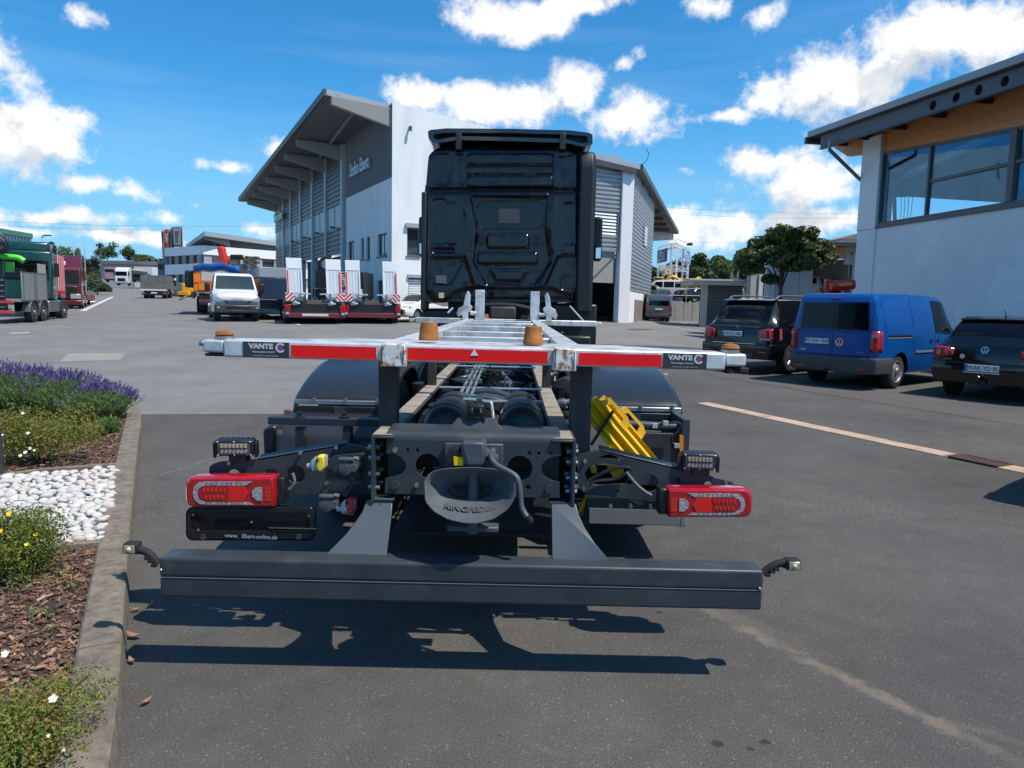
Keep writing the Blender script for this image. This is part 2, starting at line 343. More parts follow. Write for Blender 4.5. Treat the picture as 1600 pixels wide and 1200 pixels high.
# ================================================================== setting: ground
def asphalt(name,base,light,speck=.5,trail=None,big=.25):
 m=bpy.data.materials.new(name); m.use_nodes=True; n=m.node_tree.nodes; l=m.node_tree.links; b=n['Principled BSDF']
 b.inputs['Roughness'].default_value=.82; b.inputs['Specular IOR Level'].default_value=.35
 tcn=n.new('ShaderNodeTexCoord'); v=tcn.outputs['Object']
 def nse(sc,det=3,rough=.5,vec=None):
  t=n.new('ShaderNodeTexNoise'); t.inputs['Scale'].default_value=sc; t.inputs['Detail'].default_value=det; t.inputs['Roughness'].default_value=rough; l.new(vec or v,t.inputs['Vector']); return t.outputs[0]
 def mr(x,a,bb,c,d):
  t=n.new('ShaderNodeMapRange');
  for k,q in zip(('From Min','From Max','To Min','To Max'),(a,bb,c,d)):t.inputs[k].default_value=q
  l.new(x,t.inputs['Value']); return t.outputs[0]
 def mixc(f,a,bb):
  t=n.new('ShaderNodeMix'); t.data_type='RGBA'; l.new(f,t.inputs['Factor'])
  for k,q in(('A',a),('B',bb)):
   if isinstance(q,tuple):t.inputs[k].default_value=(*q,1)
   else:l.new(q,t.inputs[k])
  return t.outputs['Result']
 def scale(a,f):
  t=n.new('ShaderNodeVectorMath'); t.operation='SCALE'; l.new(a,t.inputs[0]); l.new(f,t.inputs['Scale']); return t.outputs[0]
 def mth(op,a,bb,clamp=False):
  t=n.new('ShaderNodeMath'); t.operation=op; t.use_clamp=clamp
  for i,q in enumerate((a,bb)):
   if isinstance(q,(int,float)):t.inputs[i].default_value=q
   else:l.new(q,t.inputs[i])
  return t.outputs[0]
 vo=n.new('ShaderNodeTexVoronoi'); vo.inputs['Scale'].default_value=75; l.new(v,vo.inputs['Vector'])
 st=n.new('ShaderNodeSeparateColor'); l.new(vo.outputs['Color'],st.inputs[0])
 c=mixc(mr(nse(150,3,.75),.35,.68,0,1),tuple(x*.42 for x in base),tuple(x*1.75 for x in base))
 c=mixc(mth('MULTIPLY',mr(st.outputs[0],.84,.99,0,1),mr(vo.outputs['Distance'],.28,.42,speck,0)),c,light)
 c=mixc(mth('MULTIPLY',mr(st.outputs[1],.95,1,0,1),mr(vo.outputs['Distance'],.3,.42,speck,0)),c,(.20,.13,.075))
 c=scale(c,mr(nse(.55,5,.6),.3,.7,1-big,1+big))
 c=scale(c,mr(nse(5.5,4,.6),.3,.7,.9,1.1))
 c=mixc(mr(nse(2.3,6,.7),.60,.82,0,.35),c,tuple(x*1.9 for x in(base[0]*1.06,base[1],base[2]*.88)))
 if trail:
  for(a,bb,w,amt)in trail:
   d=(bb-a); ln=d.length; d=d/ln; nn=Vector((-d.y,d.x,0))
   s1=n.new('ShaderNodeVectorMath'); s1.operation='SUBTRACT'; l.new(v,s1.inputs[0]); s1.inputs[1].default_value=a
   q=n.new('ShaderNodeVectorMath'); q.operation='DOT_PRODUCT'; l.new(s1.outputs[0],q.inputs[0]); q.inputs[1].default_value=nn
   r=n.new('ShaderNodeVectorMath'); r.operation='DOT_PRODUCT'; l.new(s1.outputs[0],r.inputs[0]); r.inputs[1].default_value=d
   dist=mth('ADD',mth('ABSOLUTE',mth('ADD',q.outputs['Value'],mth('MULTIPLY',mth('SUBTRACT',nse(1.7,2),.5),w*2.2)),0),0)
   f=mr(mth('ADD',dist,mth('MULTIPLY',mth('SUBTRACT',nse(14,5,.7),.5),w*3.2)),w*.3,w*1.1,amt,0)
   f=mth('MULTIPLY',f,mth('MULTIPLY',mr(r.outputs['Value'],-.15,.25,0,1),mr(r.outputs['Value'],ln-.3,ln+.2,1,0)))
   f=mth('MULTIPLY',f,mr(nse(6,4),.38,.55,.25,1))
   c=mixc(f,c,(.175,.145,.112))
  for(o,rad)in[(G(1120,1162),.024),(G(1172,1171),.015),(G(1195,1160),.020),(G(1030,957),.02),(G(780,1150),.008)]:
   s1=n.new('ShaderNodeVectorMath'); s1.operation='DISTANCE'; l.new(v,s1.inputs[0]); s1.inputs[1].default_value=o
   f=mr(mth('ADD',s1.outputs['Value'],mth('MULTIPLY',mth('SUBTRACT',nse(30,3),.5),rad*1.2)),rad*.75,rad*1.05,.75,0)
   c=mixc(f,c,(.018,.018,.02))
 l.new(c,b.inputs['Base Color'])
 bn=n.new('ShaderNodeBump'); bn.inputs['Strength'].default_value=.55; bn.inputs['Distance'].default_value=.004
 l.new(mth('ADD',nse(190,3,.7),mth('MULTIPLY',vo.outputs['Distance'],.5)),bn.inputs['Height']); l.new(bn.outputs[0],b.inputs['Normal'])
 return m
ASPH=asphalt('asphalt',(.080,.0745,.068),(.25,.23,.21),.55,trail=[(G(1105,955),G(1598,1192),.05,.85),(G(1420,1110),G(1600,1160),.03,.5),(G(828,1163),G(925,1200),.018,.6),(G(1060,930),G(1250,1010),.10,.35),(G(225,750),G(335,715),.02,.6)])
ASPH2=asphalt('asphalt_weathered',(.178,.171,.160),(.38,.37,.35),.4,big=.16)
ASPH3=asphalt('asphalt_repair',(.27,.25,.215),(.38,.36,.33),.3,big=.1)
ASPH4=asphalt('asphalt_bays',(.094,.085,.077),(.28,.26,.24),.4,big=.15)
def grid_sheet(xs,ys,dz,name,mat,f=None):
 b=MB(); vs=[(x,y,gz(x,y)+dz)if f is None else f(x,y)for y in ys for x in xs]
 n=len(xs); fs=[(j*n+i,j*n+i+1,(j+1)*n+i+1,(j+1)*n+i)for j in range(len(ys)-1)for i in range(n-1)]
 b.add(vs,fs); o=b.build(name,mat,smooth=0,fix=False); return structure(o)
def drape(a,b_,c,d,dz,name,mat,n=12,m=4):
 """four world corners, in order, draped over the ground"""
 a,b_,c,d=(Vector(q)for q in(a,b_,c,d)); vs=[]
 for j in range(m+1):
  for i in range(n+1):
   p=a.lerp(b_,i/n).lerp(d.lerp(c,i/n),j/m); vs.append((p.x,p.y,gz(p.x,p.y)+dz))
 fs=[(j*(n+1)+i,j*(n+1)+i+1,(j+1)*(n+1)+i+1,(j+1)*(n+1)+i)for j in range(m)for i in range(n)]
 o=MB().add(vs,fs).build(name,mat,smooth=0,fix=False)
 if o.data.polygons[0].normal.z<0:o.data.flip_normals()
 return structure(o)
xs=[-900,-400,-200,-120,-80,-50]+list(range(-36,0,4))+[0,4,8,12,16,20,30,50,90,150,300,900]
ys=[-60,-20,-5,0,2,3,4]+[4+.5*i for i in range(1,17)]+[13,15,18,22,28,36,50,70,100,150,250,400,900]
grid_sheet(xs,ys,0,'ground',ASPH)
# the paler, older surface of the yard beyond the seam
def seam_y(x):return 9.25+.14*(x+4.7)if x<-1.5 else(9.7 if x<1.2 else 24)
sx_=[-400,-200,-100,-60,-40,-25,-15,-10,-7,-5,-4,-3,-2,-1.5,0,1.19,1.2,2,4,8,12,20,40,90,300]
b=MB(); n_=len(sx_); tt=[0,.004,.01,.02,.04,.07,.1,.15,.25,.4,.7,1]
vs=[]
for t in tt:
 for x in sx_:
  y=seam_y(x)+t*(400-seam_y(x)); vs.append((x,y,gz(x,y)+.004))
# fine rows so that the sheet follows the curved part of the ground
b.add(vs,[(j*n_+i,j*n_+i+1,(j+1)*n_+i+1,(j+1)*n_+i)for j in range(len(tt)-1)for i in range(n_-1)])
structure(b.build('yard_surface',ASPH2,smooth=0,fix=False))
drape(G(93,566),G(188,563),G(196,552),G(107,553),.008,'repair_patch',ASPH3)
# strip of parking bays on the right, joined by a fine seam
drape(G(1100,585),G(1640,672),G(1700,600),G(1160,545),.004,'bay_surface',ASPH4,24,10)
# painted lines
LINE=M('road_paint',(.62,.61,.58),.6,var=.2,vs=6,col2=(.2,.2,.2),mix=(.55,.75),ms=9)
def line(a,b_,w,name='painted_line',mat=LINE,dz=.009):
 a=Vector(a); b_=Vector(b_); d=(b_-a).normalized(); s=Vector((-d.y,d.x,0))*w/2
 drape(a-s,b_-s,b_+s,a+s,dz,name,mat,16,1)
line(G(129,486),G(176,464),.28)
line(G(15,521),G(46,520),.3)
line(G(442,497),G(468,508),.16)
line(G(1062,504),G(1110,510),.14)
line(G(965,497),G(1100,519),.1)
line(G(300,462),G(330,476),.12)
# sandstone gutter strip: slabs with joints, and the grate let into it
SAND=M('sand_concrete',(.46,.33,.24),.85,var=.18,vs=5,bump=.3,bs=70,col2=(.27,.19,.13),mix=(.5,.8),ms=3)
g0,g1=G(1098,630),G(1640,744); gd=(g1-g0).normalized(); gn=Vector((-gd.y,gd.x,0)); glen=(g1-g0).length
gut=thing('gutter_strip',None,None,g0); gut['kind']='structure'
drn0=(G(1500,713)-g0).dot(gd); drn1=(G(1580,729)-g0).dot(gd)
t=0; k=0
while t<glen:
 if drn0-.02<t+.25<drn1+.02:t+=.5; continue
 e=min(t+.5,drn0 if t<drn0 else glen)
 if e-t>.06:
  b=MB(); c=[]
  for tt_,s_ in((t+.003,-.13),(e-.003,-.13),(e-.003,.13),(t+.003,.13)):
   p=g0+gd*tt_+gn*s_; c.append(p)
  b.hexa([Vector((p.x,p.y,gz(p.x,p.y)-.05))for p in c]+[Vector((p.x,p.y,gz(p.x,p.y)+.009+.0015*(k%2)))for p in c]); b.build('slab',SAND,gut,bevel=.004)
 t=e if e>t else t+.5; k+=1
far=thing('gutter_strip',None,None,G(1000,577)); far['kind']='structure'
f0,f1=G(1000,574),G(1036,586); fd=(f1-f0).normalized(); fn=Vector((-fd.y,fd.x,0)); fl=(f1-f0).length
for i in range(int(fl/.5)+1):
 a0,a1=i*.5+.004,min((i+1)*.5-.004,fl)
 if a1<=a0:continue
 c=[f0+fd*q+fn*s_ for q,s_ in((a0,-.12),(a1,-.12),(a1,.12),(a0,.12))]
 MB().hexa([Vector((p.x,p.y,gz(p.x,p.y)-.05))for p in c]+[Vector((p.x,p.y,gz(p.x,p.y)+.013))for p in c]).build('slab',SAND,far,bevel=.004)
IRON=M('rusty_iron',(.10,.065,.05),.7,metal=.4,var=.3,vs=12,bump=.2)
dm=(drn0+drn1)/2; dc=g0+gd*dm; dc.z=gz(dc.x,dc.y)
dg=thing('drain_grate','rusty iron drain grate set in the sandy gutter strip','drain grate',dc)
DL=(drn1-drn0)/2-.02; zz=Vector((0,0,1))
def dpt(u,v,z):return dc+gd*u+gn*v+zz*z
b=MB()
for s_ in(-1,1):
 b.beam(dpt(-DL,s_*.135,.012),dpt(DL,s_*.135,.012),.03,.024)
 b.beam(dpt(s_*DL,-.135,.0121),dpt(s_*DL,.135,.0121),.03,.024)
b.build('frame',IRON,dg)
nb=9
for i in range(nb):
 u=-DL+(i+.5)*2*DL/nb; MB().beam(dpt(u-.02,-.125,.010),dpt(u+.02,.125,.010),.030,.02).build('bar',IRON,dg,bevel=.003)
MB().hexa([dpt(-DL,-.08,.0045),dpt(DL,-.08,.0045),dpt(DL,.08,.0045),dpt(-DL,.08,.0045),dpt(-DL,-.08,.0055),dpt(DL,-.08,.0055),dpt(DL,.08,.0055),dpt(-DL,.08,.0055)]).build('sump',M('dark_hole',(.006,.005,.005),.95),dg)
# ================================================================== planting bed on the left
KC=M('kerb_concrete',(.205,.170,.130),.9,var=.30,vs=7,bump=.55,bs=85,col2=(.105,.09,.073),mix=(.40,.75),ms=22)
kpts=[G(175,1290),G(192,1140),G(199,1000),G(206,880),G(212,790),G(219,705),G(223,668),G(219,648),G(208,636),G(150,622),G(60,616),G(-60,612)]
kp=smoothpts(kpts,6)
def resample(pts,step):
 out=[pts[0].copy()]; acc=0
 for a,b_ in zip(pts,pts[1:]):
  d=(b_-a).length; t=step-acc
  while t<d:out.append(a.lerp(b_,t/d)); t+=step
  acc=(acc+d)%step
 return out
kr=resample(kp,.125)
KH,KW=.125,.175
kerb=thing('kerb',None,None,kr[8]); kerb['kind']='structure'
def ksec(i):
 p=kr[i]; d=(kr[min(i+1,len(kr)-1)]-kr[max(i-1,0)]).normalized(); lf=Vector((-d.y,d.x,0)); z=gz(p.x,p.y)
 prof=[(0,-.06),(.002,.02),(.010,KH-.03),(.014,KH-.011),(.028,KH),(KW*.5,KH+.001),(KW-.012,KH),(KW,KH-.012),(KW,-.06)]
 return[Vector((p.x,p.y,z))+lf*u+Vector((0,0,h))for u,h in prof]
i=0
while i<len(kr)-1:
 j=min(i+8,len(kr)-1); rings=[ksec(q)for q in range(i,j+1)]
 for e,o_ in((0,1),(-1,-2)):
  rings[e]=[a.lerp(c_,.028)for a,c_ in zip(rings[e],rings[o_])]
 MB().loft(rings).build('kerb_stone',KC,kerb,smooth=35); i=j
SOIL=M('soil',(.05,.032,.022),.95,var=.4,vs=12,bump=.8,bs=30)
def kin(i,off):
 p=kr[i]; d=(kr[min(i+1,len(kr)-1)]-kr[max(i-1,0)]).normalized(); return p+Vector((-d.y,d.x,0))*off
inner=[kin(i,KW-.01)for i in range(0,len(kr),2)]
def bedz(x,y):return gz(x,y)+.085+.012*mnoise.noise(Vector((x*3,y*3,0)))
b=MB(); rows=[]
for p in inner:
 rows.append([Vector((p.x-t,p.y-.2*t*(1 if p.y<9 else 0),0))for t in(0,.15,.35,.6,.9,1.3,1.8,2.5,3.5,5,8)])
for r in rows:
 for q in r:q.z=bedz(q.x,q.y)
n_=11; b.add([q for r in rows for q in r],[(j*n_+i,j*n_+i+1,(j+1)*n_+i+1,(j+1)*n_+i)for j in range(len(rows)-1)for i in range(n_-1)])
structure(b.build('planting_bed',SOIL))
def inbed(x,y):
 """signed: True when (x, y) lies on the bed side of the kerb's inner edge"""
 best=None
 for k in range(len(inner)-1):
  a,c=inner[k],inner[k+1]; d=c-a; t=max(0,min(1,((x-a.x)*d.x+(y-a.y)*d.y)/max(1e-6,d.x*d.x+d.y*d.y)))
  q=a+d*t; r=(x-q.x)**2+(y-q.y)**2
  if best is None or r<best[0]:best=(r,d.x*(y-a.y)-d.y*(x-a.x))
 return best[1]>0
# concrete edging across the bed, either side of the white stones
def bedpt(px,py):return G(px,py,.1)
e1=[bedpt(-30,752),bedpt(60,739),bedpt(183,729)]; e2=[bedpt(20,865),bedpt(90,860),bedpt(160,853)]
edg=thing('bed_edging',None,None,e1[1]); edg['kind']='structure'
for e in(e1,e2):
 for a,c in zip(e,e[1:]):
  d=c-a; m_=max(1,round(d.length/.5))
  for q in range(m_):
   p0=a+d*(q/m_); p1=a+d*((q+1)/m_-.008)
   MB().beam(Vector((p0.x,p0.y,bedz(p0.x,p0.y)-.01)),Vector((p1.x,p1.y,bedz(p1.x,p1.y)-.01)),.055,.12).build('edging_stone',KC,edg,bevel=.008)
# white pebbles
PEB=[M('pebble_white',(.60,.58,.55),.8,col2=(.44,.39,.34),mix=(.5,.75),ms=14,var=.15,vs=12,bump=.25,bs=40),M('pebble_grey',(.52,.50,.48),.8,var=.2,vs=10,bump=.3,bs=40),M('pebble_pink',(.55,.46,.42),.8,var=.25,vs=9,bump=.3,bs=40)]
def rock_mesh(name,seed,mat):
 bm=bmesh.new(); bmesh.ops.create_icosphere(bm,subdivisions=2,radius=1)
 rnd=random.Random(seed); a=(rnd.uniform(.8,1.25),rnd.uniform(.6,.95),rnd.uniform(.42,.62)); o=Vector((seed*3.1,1.7*seed,0))
 for v in bm.verts:
  v.co*=1+.42*mnoise.noise(v.co*1.2+o)+.1*mnoise.noise(v.co*3+o); v.co=Vector((v.co.x*a[0],v.co.y*a[1],v.co.z*a[2]))
 me=bpy.data.meshes.new(name); bm.to_mesh(me); bm.free(); me.shade_smooth(); me.materials.append(mat); return me
pm=[rock_mesh('pebble',3+i,PEB[(0,0,1,0,2,0,1)[i%7]])for i in range(7)]
pb_poly=[bedpt(-40,752),bedpt(60,743),bedpt(181,735),bedpt(170,800),bedpt(158,849),bedpt(88,856),bedpt(20,862),bedpt(-60,850)]
def inpoly(x,y,poly):
 c=False
 for a,b_ in zip(poly,poly[1:]+poly[:1]):
  if(a.y>y)!=(b_.y>y)and x<(b_.x-a.x)*(y-a.y)/(b_.y-a.y)+a.x:c=not c
 return c
pbed=thing('pebble_bed',None,None,pb_poly[1]); pbed['kind']='structure'
vs=[Vector((p.x,p.y,bedz(p.x,p.y)+.006))for p in pb_poly]
MB().prism(vs,(0,0,.012)).build('bedding',M('pale_grit',(.35,.33,.3),.95,var=.3,vs=30,bump=.5),pbed)
rnd=random.Random(5); placed=[]; tries=0
xs_=[p.x for p in pb_poly]; ys_=[p.y for p in pb_poly]
small=MB()
while tries<22000:
 tries+=1; x=rnd.uniform(min(xs_),max(xs_)); y=rnd.uniform(min(ys_),max(ys_))
 if not inpoly(x,y,pb_poly)or not inbed(x-.03,y):continue
 r=rnd.uniform(.030,.050)if tries<12000 else rnd.uniform(.016,.028)
 if any((x-a)**2+(y-c)**2<((r+q)*.80)**2 for a,c,q in placed):continue
 placed.append((x,y,r))
for k,(x,y,r)in enumerate(placed):
 M_=Matrix.Translation((x,y,bedz(x,y)+.018+r*.32+rnd.uniform(0,.012)))@Matrix.Rotation(rnd.uniform(0,6.28),4,'Z')@Matrix.Rotation(rnd.uniform(-.35,.35),4,'X')@Matrix.Scale(r,4)
 me=pm[rnd.randrange(7)]
 if k<290:
  o=bpy.data.objects.new('pebble',me); COL.objects.link(o); o.matrix_basis=M_; adopt(o,pbed)
 else:
  bm=bmesh.new(); bm.from_mesh(me); bmesh.ops.transform(bm,matrix=M_,verts=bm.verts); bm.verts.index_update(); small.add([v.co for v in bm.verts],[[v.index for v in f.verts]for f in bm.faces]); bm.free()
if small.v:stuff(small.build('pebbles',PEB[0],pbed,smooth=60,fix=False))
# bark mulch
MUL=leafmat('bark_chips',[(.06,.03,.02),(.15,.075,.05),(.27,.14,.085),(.11,.062,.047),(.40,.23,.135),(.20,.115,.085),(.08,.045,.034),(.46,.31,.20)],.85,0.)
b=MB(); cnt=0; rnd=random.Random(11)
while cnt<25000:
 if cnt>15000:x=rnd.uniform(-8.5,-2.6); y=rnd.uniform(2.0,8.6)
 elif rnd.random()<.62:x=rnd.uniform(-3.1,-1.2); y=rnd.uniform(2.0,5.1)
 else:x=rnd.uniform(-6.5,-2.5); y=rnd.uniform(5.0,9.0)
 if not inbed(x-.01,y)or inpoly(x,y,pb_poly):continue
 cnt+=1; near=y<5
 ln=rnd.lognormvariate(-3.85,.5)*(1 if near else 1.35); w=ln*rnd.uniform(.18,.5); h=rnd.uniform(.002,.006)
 ln=min(ln,.085)
 rot=Matrix.Rotation(rnd.uniform(0,6.28),3,'Z')@Matrix.Rotation(rnd.gauss(0,.28),3,'X')@Matrix.Rotation(rnd.gauss(0,.28),3,'Y')
 c=Vector((x,y,bedz(x,y)+rnd.uniform(.002,.022)))
 j=[rnd.uniform(.55,1)for _ in range(4)]
 p=[Vector((sx*ln/2*j[q],sy*w/2*j[(q+1)%4],z))for z in(-h/2,h/2)for q,(sx,sy)in enumerate(((-1,-1),(1,-1),(1,1),(-1,1)))]
 b.hexa([c+rot@q for q in p])
stuff(b.build('bark_mulch',MUL,smooth=0,fix=False))
# fallen leaves lying on the asphalt
DRY=leafmat('dry_leaf',[(.25,.13,.07),(.33,.19,.11),(.2,.1,.06)],.7,.2)
for k,(px,py,lb)in enumerate([(213,955,'dry brown leaf on the asphalt just below the marker arm shadow'),(235,948,'paler dry leaf on the asphalt beside the upper long shadow'),(210,997,'largest curled dry leaf at the foot of the kerb'),(229,1100,'single small leaf on open asphalt below the lowest shadow'),(206,1036,'dark curled leaf inside the lowest bar shadow by the kerb')]):
 c=G(px,py,.006); b=MB(); a=k*1.3+.4; s_=.034 if k==2 else.022
 ring=[(math.cos(t)*s_*(1 if abs(math.cos(t))<.9 else 1.25),math.sin(t)*s_*.5)for t in[2*PI*i/10 for i in range(10)]]
 pts=[Vector((u*math.cos(a)-v*math.sin(a),u*math.sin(a)+v*math.cos(a),.006+.9*abs(v)*.6+.5*u*u/s_))for u,v in ring]
 b.add([c+p for p in pts]+[c+Vector((0,0,.001))],[(i,(i+1)%10,10)for i in range(10)])
 tag(b.build('fallen_leaf',DRY,fix=False),lb,'leaf','dry leaves on the asphalt')
# ================================================================== buildings
RENDW=M('white_render',(.82,.82,.80),.85,var=.05,vs=1.2,bump=.25,bs=110,stretch=(1,1,.22),col2=(.72,.72,.70),mix=(.5,.75),ms=1.6)
RENDG=M('grey_render',(.145,.15,.155),.85,var=.05,vs=1.2,bump=.2,bs=110)
CONCW=M('painted_concrete',(.60,.615,.63),.7,var=.07,vs=2,bump=.1,bs=60,col2=(.5,.51,.52),mix=(.5,.8),ms=1.3)
CLAD=M('grey_cladding',(.115,.12,.13),.42,metal=.35,var=.06,vs=2)
CLADL=M('silver_cladding',(.36,.36,.365),.4,metal=.3,var=.06,vs=2)
BAND=M('frosted_band',(.34,.40,.41),.35,var=.05,vs=1)
FRAMEG=M('window_frame_grey',(.10,.105,.11),.45)
SOFF=M('soffit_boards',(.17,.172,.175),.75,var=.12,vs=3,stretch=(1,8,1))
TIMB=M('grey_glulam',(.33,.315,.29),.8,var=.15,vs=4,stretch=(6,1,6))
ROOFM=M('roof_sheet',(.42,.43,.44),.45,metal=.3,var=.05)
FASC=M('dark_fascia',(.06,.062,.065),.5)
DOORB=M('timber_door',(.12,.09,.065),.7,var=.2,vs=3,stretch=(8,8,.6))
DARKIN=M('dark_interior',(.02,.02,.021),.9)
PANE=M('window_pane',(.03,.036,.042),.04,spec=1.,coat=.4)
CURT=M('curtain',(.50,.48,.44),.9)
ZV=Vector((0,0,1))
class Wall:
 """a vertical plane: origin o, horizontal run d; outward normal n lies to the right of d seen from above (n = d turned clockwise)"""
 def __init__(s,o,d):s.o=Vector((o[0],o[1],0)); s.d=Vector((d[0],d[1],0)).normalized(); s.n=Vector((s.d.y,-s.d.x,0))
 def sz(s,px,py):
  r=ray(px,py); t=s.o.dot(s.n)/r.dot(s.n)if True else 0
  q=r*t; return((q-s.o).dot(s.d),EYE+q.z)
 def pt(s,u,z,off=0.):return s.o+s.d*u+ZV*z+s.n*off
 def box(s,b,u0,u1,z0,z1,o0,o1):
  return b.hexa([s.pt(u0,z0,o0),s.pt(u1,z0,o0),s.pt(u1,z0,o1),s.pt(u0,z0,o1),s.pt(u0,z1,o0),s.pt(u1,z1,o0),s.pt(u1,z1,o1),s.pt(u0,z1,o1)])
 def ribs(s,b,u0,u1,z0,z1,pitch,depth,off=0.):
  prof=[]; z=z0; k=0
  while z<z1-1e-4:
   for f,o in((0,0),(.12,depth),(.62,depth),(.74,0)):
    zz=z+f*pitch
    if zz<z1:prof.append((zz,off+o))
   z+=pitch
  prof.append((z1,off))
  a=[s.pt(u0,z,o)for z,o in prof]; c=[s.pt(u1,z,o)for z,o in prof]; n=len(a)
  b.add(a+c,[(i,i+n,i+n+1,i+1)for i in range(n-1)]); return b
 def window(s,u0,u1,z0,z1,par,fw=.07,inset=-.12,div=0,sill=True,pane=None,fmat=None,hdiv=None):
  b=MB(); s.box(b,u0,u1,z1-fw,z1,inset-.05,inset+.02); s.box(b,u0,u1,z0,z0+fw,inset-.05,inset+.02)
  s.box(b,u0,u0+fw,z0+fw,z1-fw,inset-.05,inset+.02); s.box(b,u1-fw,u1,z0+fw,z1-fw,inset-.05,inset+.02)
  w=b.build('window',fmat or FRAMEG,par)
  ue=[u0+fw]+[u0+(u1-u0)*(k+1)/(div+1)for k in range(div)]+[u1-fw]
  for k,(a,c)in enumerate(zip(ue,ue[1:])):
   s.box(MB(),a+(.03 if k else 0),c-(.03 if k<div else 0),z0+fw,z1-fw,inset-.03,inset-.01).build('pane',pane or PANE,w)if True else 0
  for k in range(div):
   u=ue[k+1]; s.box(MB(),u-.03,u+.03,z0+fw,z1-fw,inset-.04,inset+.01).build('mullion',fmat or FRAMEG,w)
  if sill:s.box(MB(),u0-.06,u1+.06,z0-.07,z0-.005,inset,.07).build('sill',fmat or FRAMEG,w)
  return w
def wbox(w,*a):b=MB(); w.box(b,*a); return b
# ---------------------------------------------------------------- the big workshop hall
L0=P(612,430,38); SW=Wall(L0,(-.462,.887))
SW.n=Vector((-.887,-.462,0))
R0=Vector((6.75,44.5,0)); GW=Wall(L0,R0-Vector((L0.x,L0.y,0)))
GLEN=(R0-Vector((L0.x,L0.y,0))).length
hall=thing('workshop_hall','large white and grey workshop hall with a sloping overhanging roof','building',(L0.x+6,L0.y+6,gz(0,44)))
zb=gz(0,38)-.6
def pz(px,py,w):return w.sz(px,py)
rA=P(510,139,37.5); rB=P(1001,257,44.4); rC=P(374,309,69.5); rD=P(1059,361,80.5)
def roofz(x,y):
 best=None
 for i in range(0,41):
  for j in range(0,41):
   u,v=i/40,j/40; q=rA.lerp(rB,u).lerp(rC.lerp(rD,u),v); d=(q.x-x)**2+(q.y-y)**2
   if best is None or d<best[0]:best=(d,q.z)
 return best[1]-.42
# near wall of the long side, with the office windows
s1=SW.sz(541,330)[0]
sideW=[(544,377,553.5,408),(564,372,568.5,405),(572.5,370,578,405),(590,365,604.5,400),(565,440,571,474),(574,439,581,473),(590,438,600,474),(546,443,553,476)]
zg=SW.sz(612,277)[1]
wins=[]
for x0,y0,x1,y1 in sideW:
 a=SW.sz(x0,(y0*2+y1)/3); c=SW.sz(x1,(y0*2+y1)/3); m=(x0+x1)/2
 wins.append((min(a[0],c[0]),max(a[0],c[0]),SW.sz(m,y1)[1],SW.sz(m,y0)[1]))
f=lambda u,z:SW.pt(u,z,0)
zt0=roofz(*SW.pt(0,0)[:2]); zt1=roofz(*SW.pt(s1,0)[:2])
MB().plate([(0.004,zb),(s1,zb),(s1,zg),(0.004,zg)],[[(a,z0),(c,z0),(c,z1),(a,z1)]for a,c,z0,z1 in wins],f,-SW.n*.35).build('office_wall',RENDW,hall,smooth=0)
MB().prism([SW.pt(.004,zg+.004),SW.pt(s1,zg+.004),SW.pt(s1,zt1+.3),SW.pt(.004,zt0+.3)],-SW.n*.35).build('grey_upper_wall',RENDG,hall,smooth=0)
for k,(a,c,z0,z1)in enumerate(wins):SW.window(a,c,z0,z1,hall,div=(1 if c-a>1.1 else 0))
# bays
cols=[536,510,489,470.5,455,443.5]
cs=[SW.sz(x,330)[0]for x in cols]; sE=SW.sz(430.5,360)[0]
zt=lambda s:roofz(*SW.pt(s,0)[:2])
zB1,zB0=SW.sz(535,317.5)[1],SW.sz(535,352)[1]; zO=SW.sz(528,397)[1]
for k,s in enumerate(cs):
 SW.box(MB(),s-.19,s+.19,zb,zt(s)+.2,-.3,.13).build('column',CONCW,hall,bevel=.02)
bays=list(zip(cs,cs[1:]+[sE+.19]))
for k,(a,c)in enumerate(bays):
 a+=.19; c-=.19; top=min(zt(a),zt(c))+.25
 b=MB(); SW.ribs(b,a,c,zB1,top,.3,.06,-.02); b.build('cladding',CLAD,hall,smooth=0,fix=False)
 lw=SW.box(MB(),a,c,zB0,zB1-.003,-.08,-.02).build('light_band',BAND,hall)
 for q in(1,):SW.box(MB(),(a+c)/2-.03,(a+c)/2+.03,zB0,zB1-.003,-.02,.0).build('mullion',FRAMEG,lw)
 if k<3:
  b=MB(); SW.ribs(b,a,c,zO,zB0-.003,.3,.06,-.02); b.build('cladding',CLAD,hall,smooth=0,fix=False)
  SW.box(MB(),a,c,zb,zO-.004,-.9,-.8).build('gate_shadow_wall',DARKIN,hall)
  n=4
  for q in range(n):
   u0=a+(c-a)*q/n; u1=a+(c-a)*(q+1)/n; SW.box(MB(),u0+.02,u1-.02,zb,zO-.05,-.5,-.42).build('gate_leaf',DOORB,hall)
 else:
  b=MB(); SW.ribs(b,a,c,zb,zB0-.003,.3,.06,-.02); b.build('cladding',CLAD,hall,smooth=0,fix=False)
for k in(0,1,2,3):
 s=cs[k]; p=SW.pt(s,zB0-.3,.13)
 b=MB(); b.beam(p,p+SW.n*.45+ZV*.1,.05,.05); b.box(p+SW.n*.55+ZV*.1,(.26,.26,.10)); b.build('floodlight',FASC,hall)
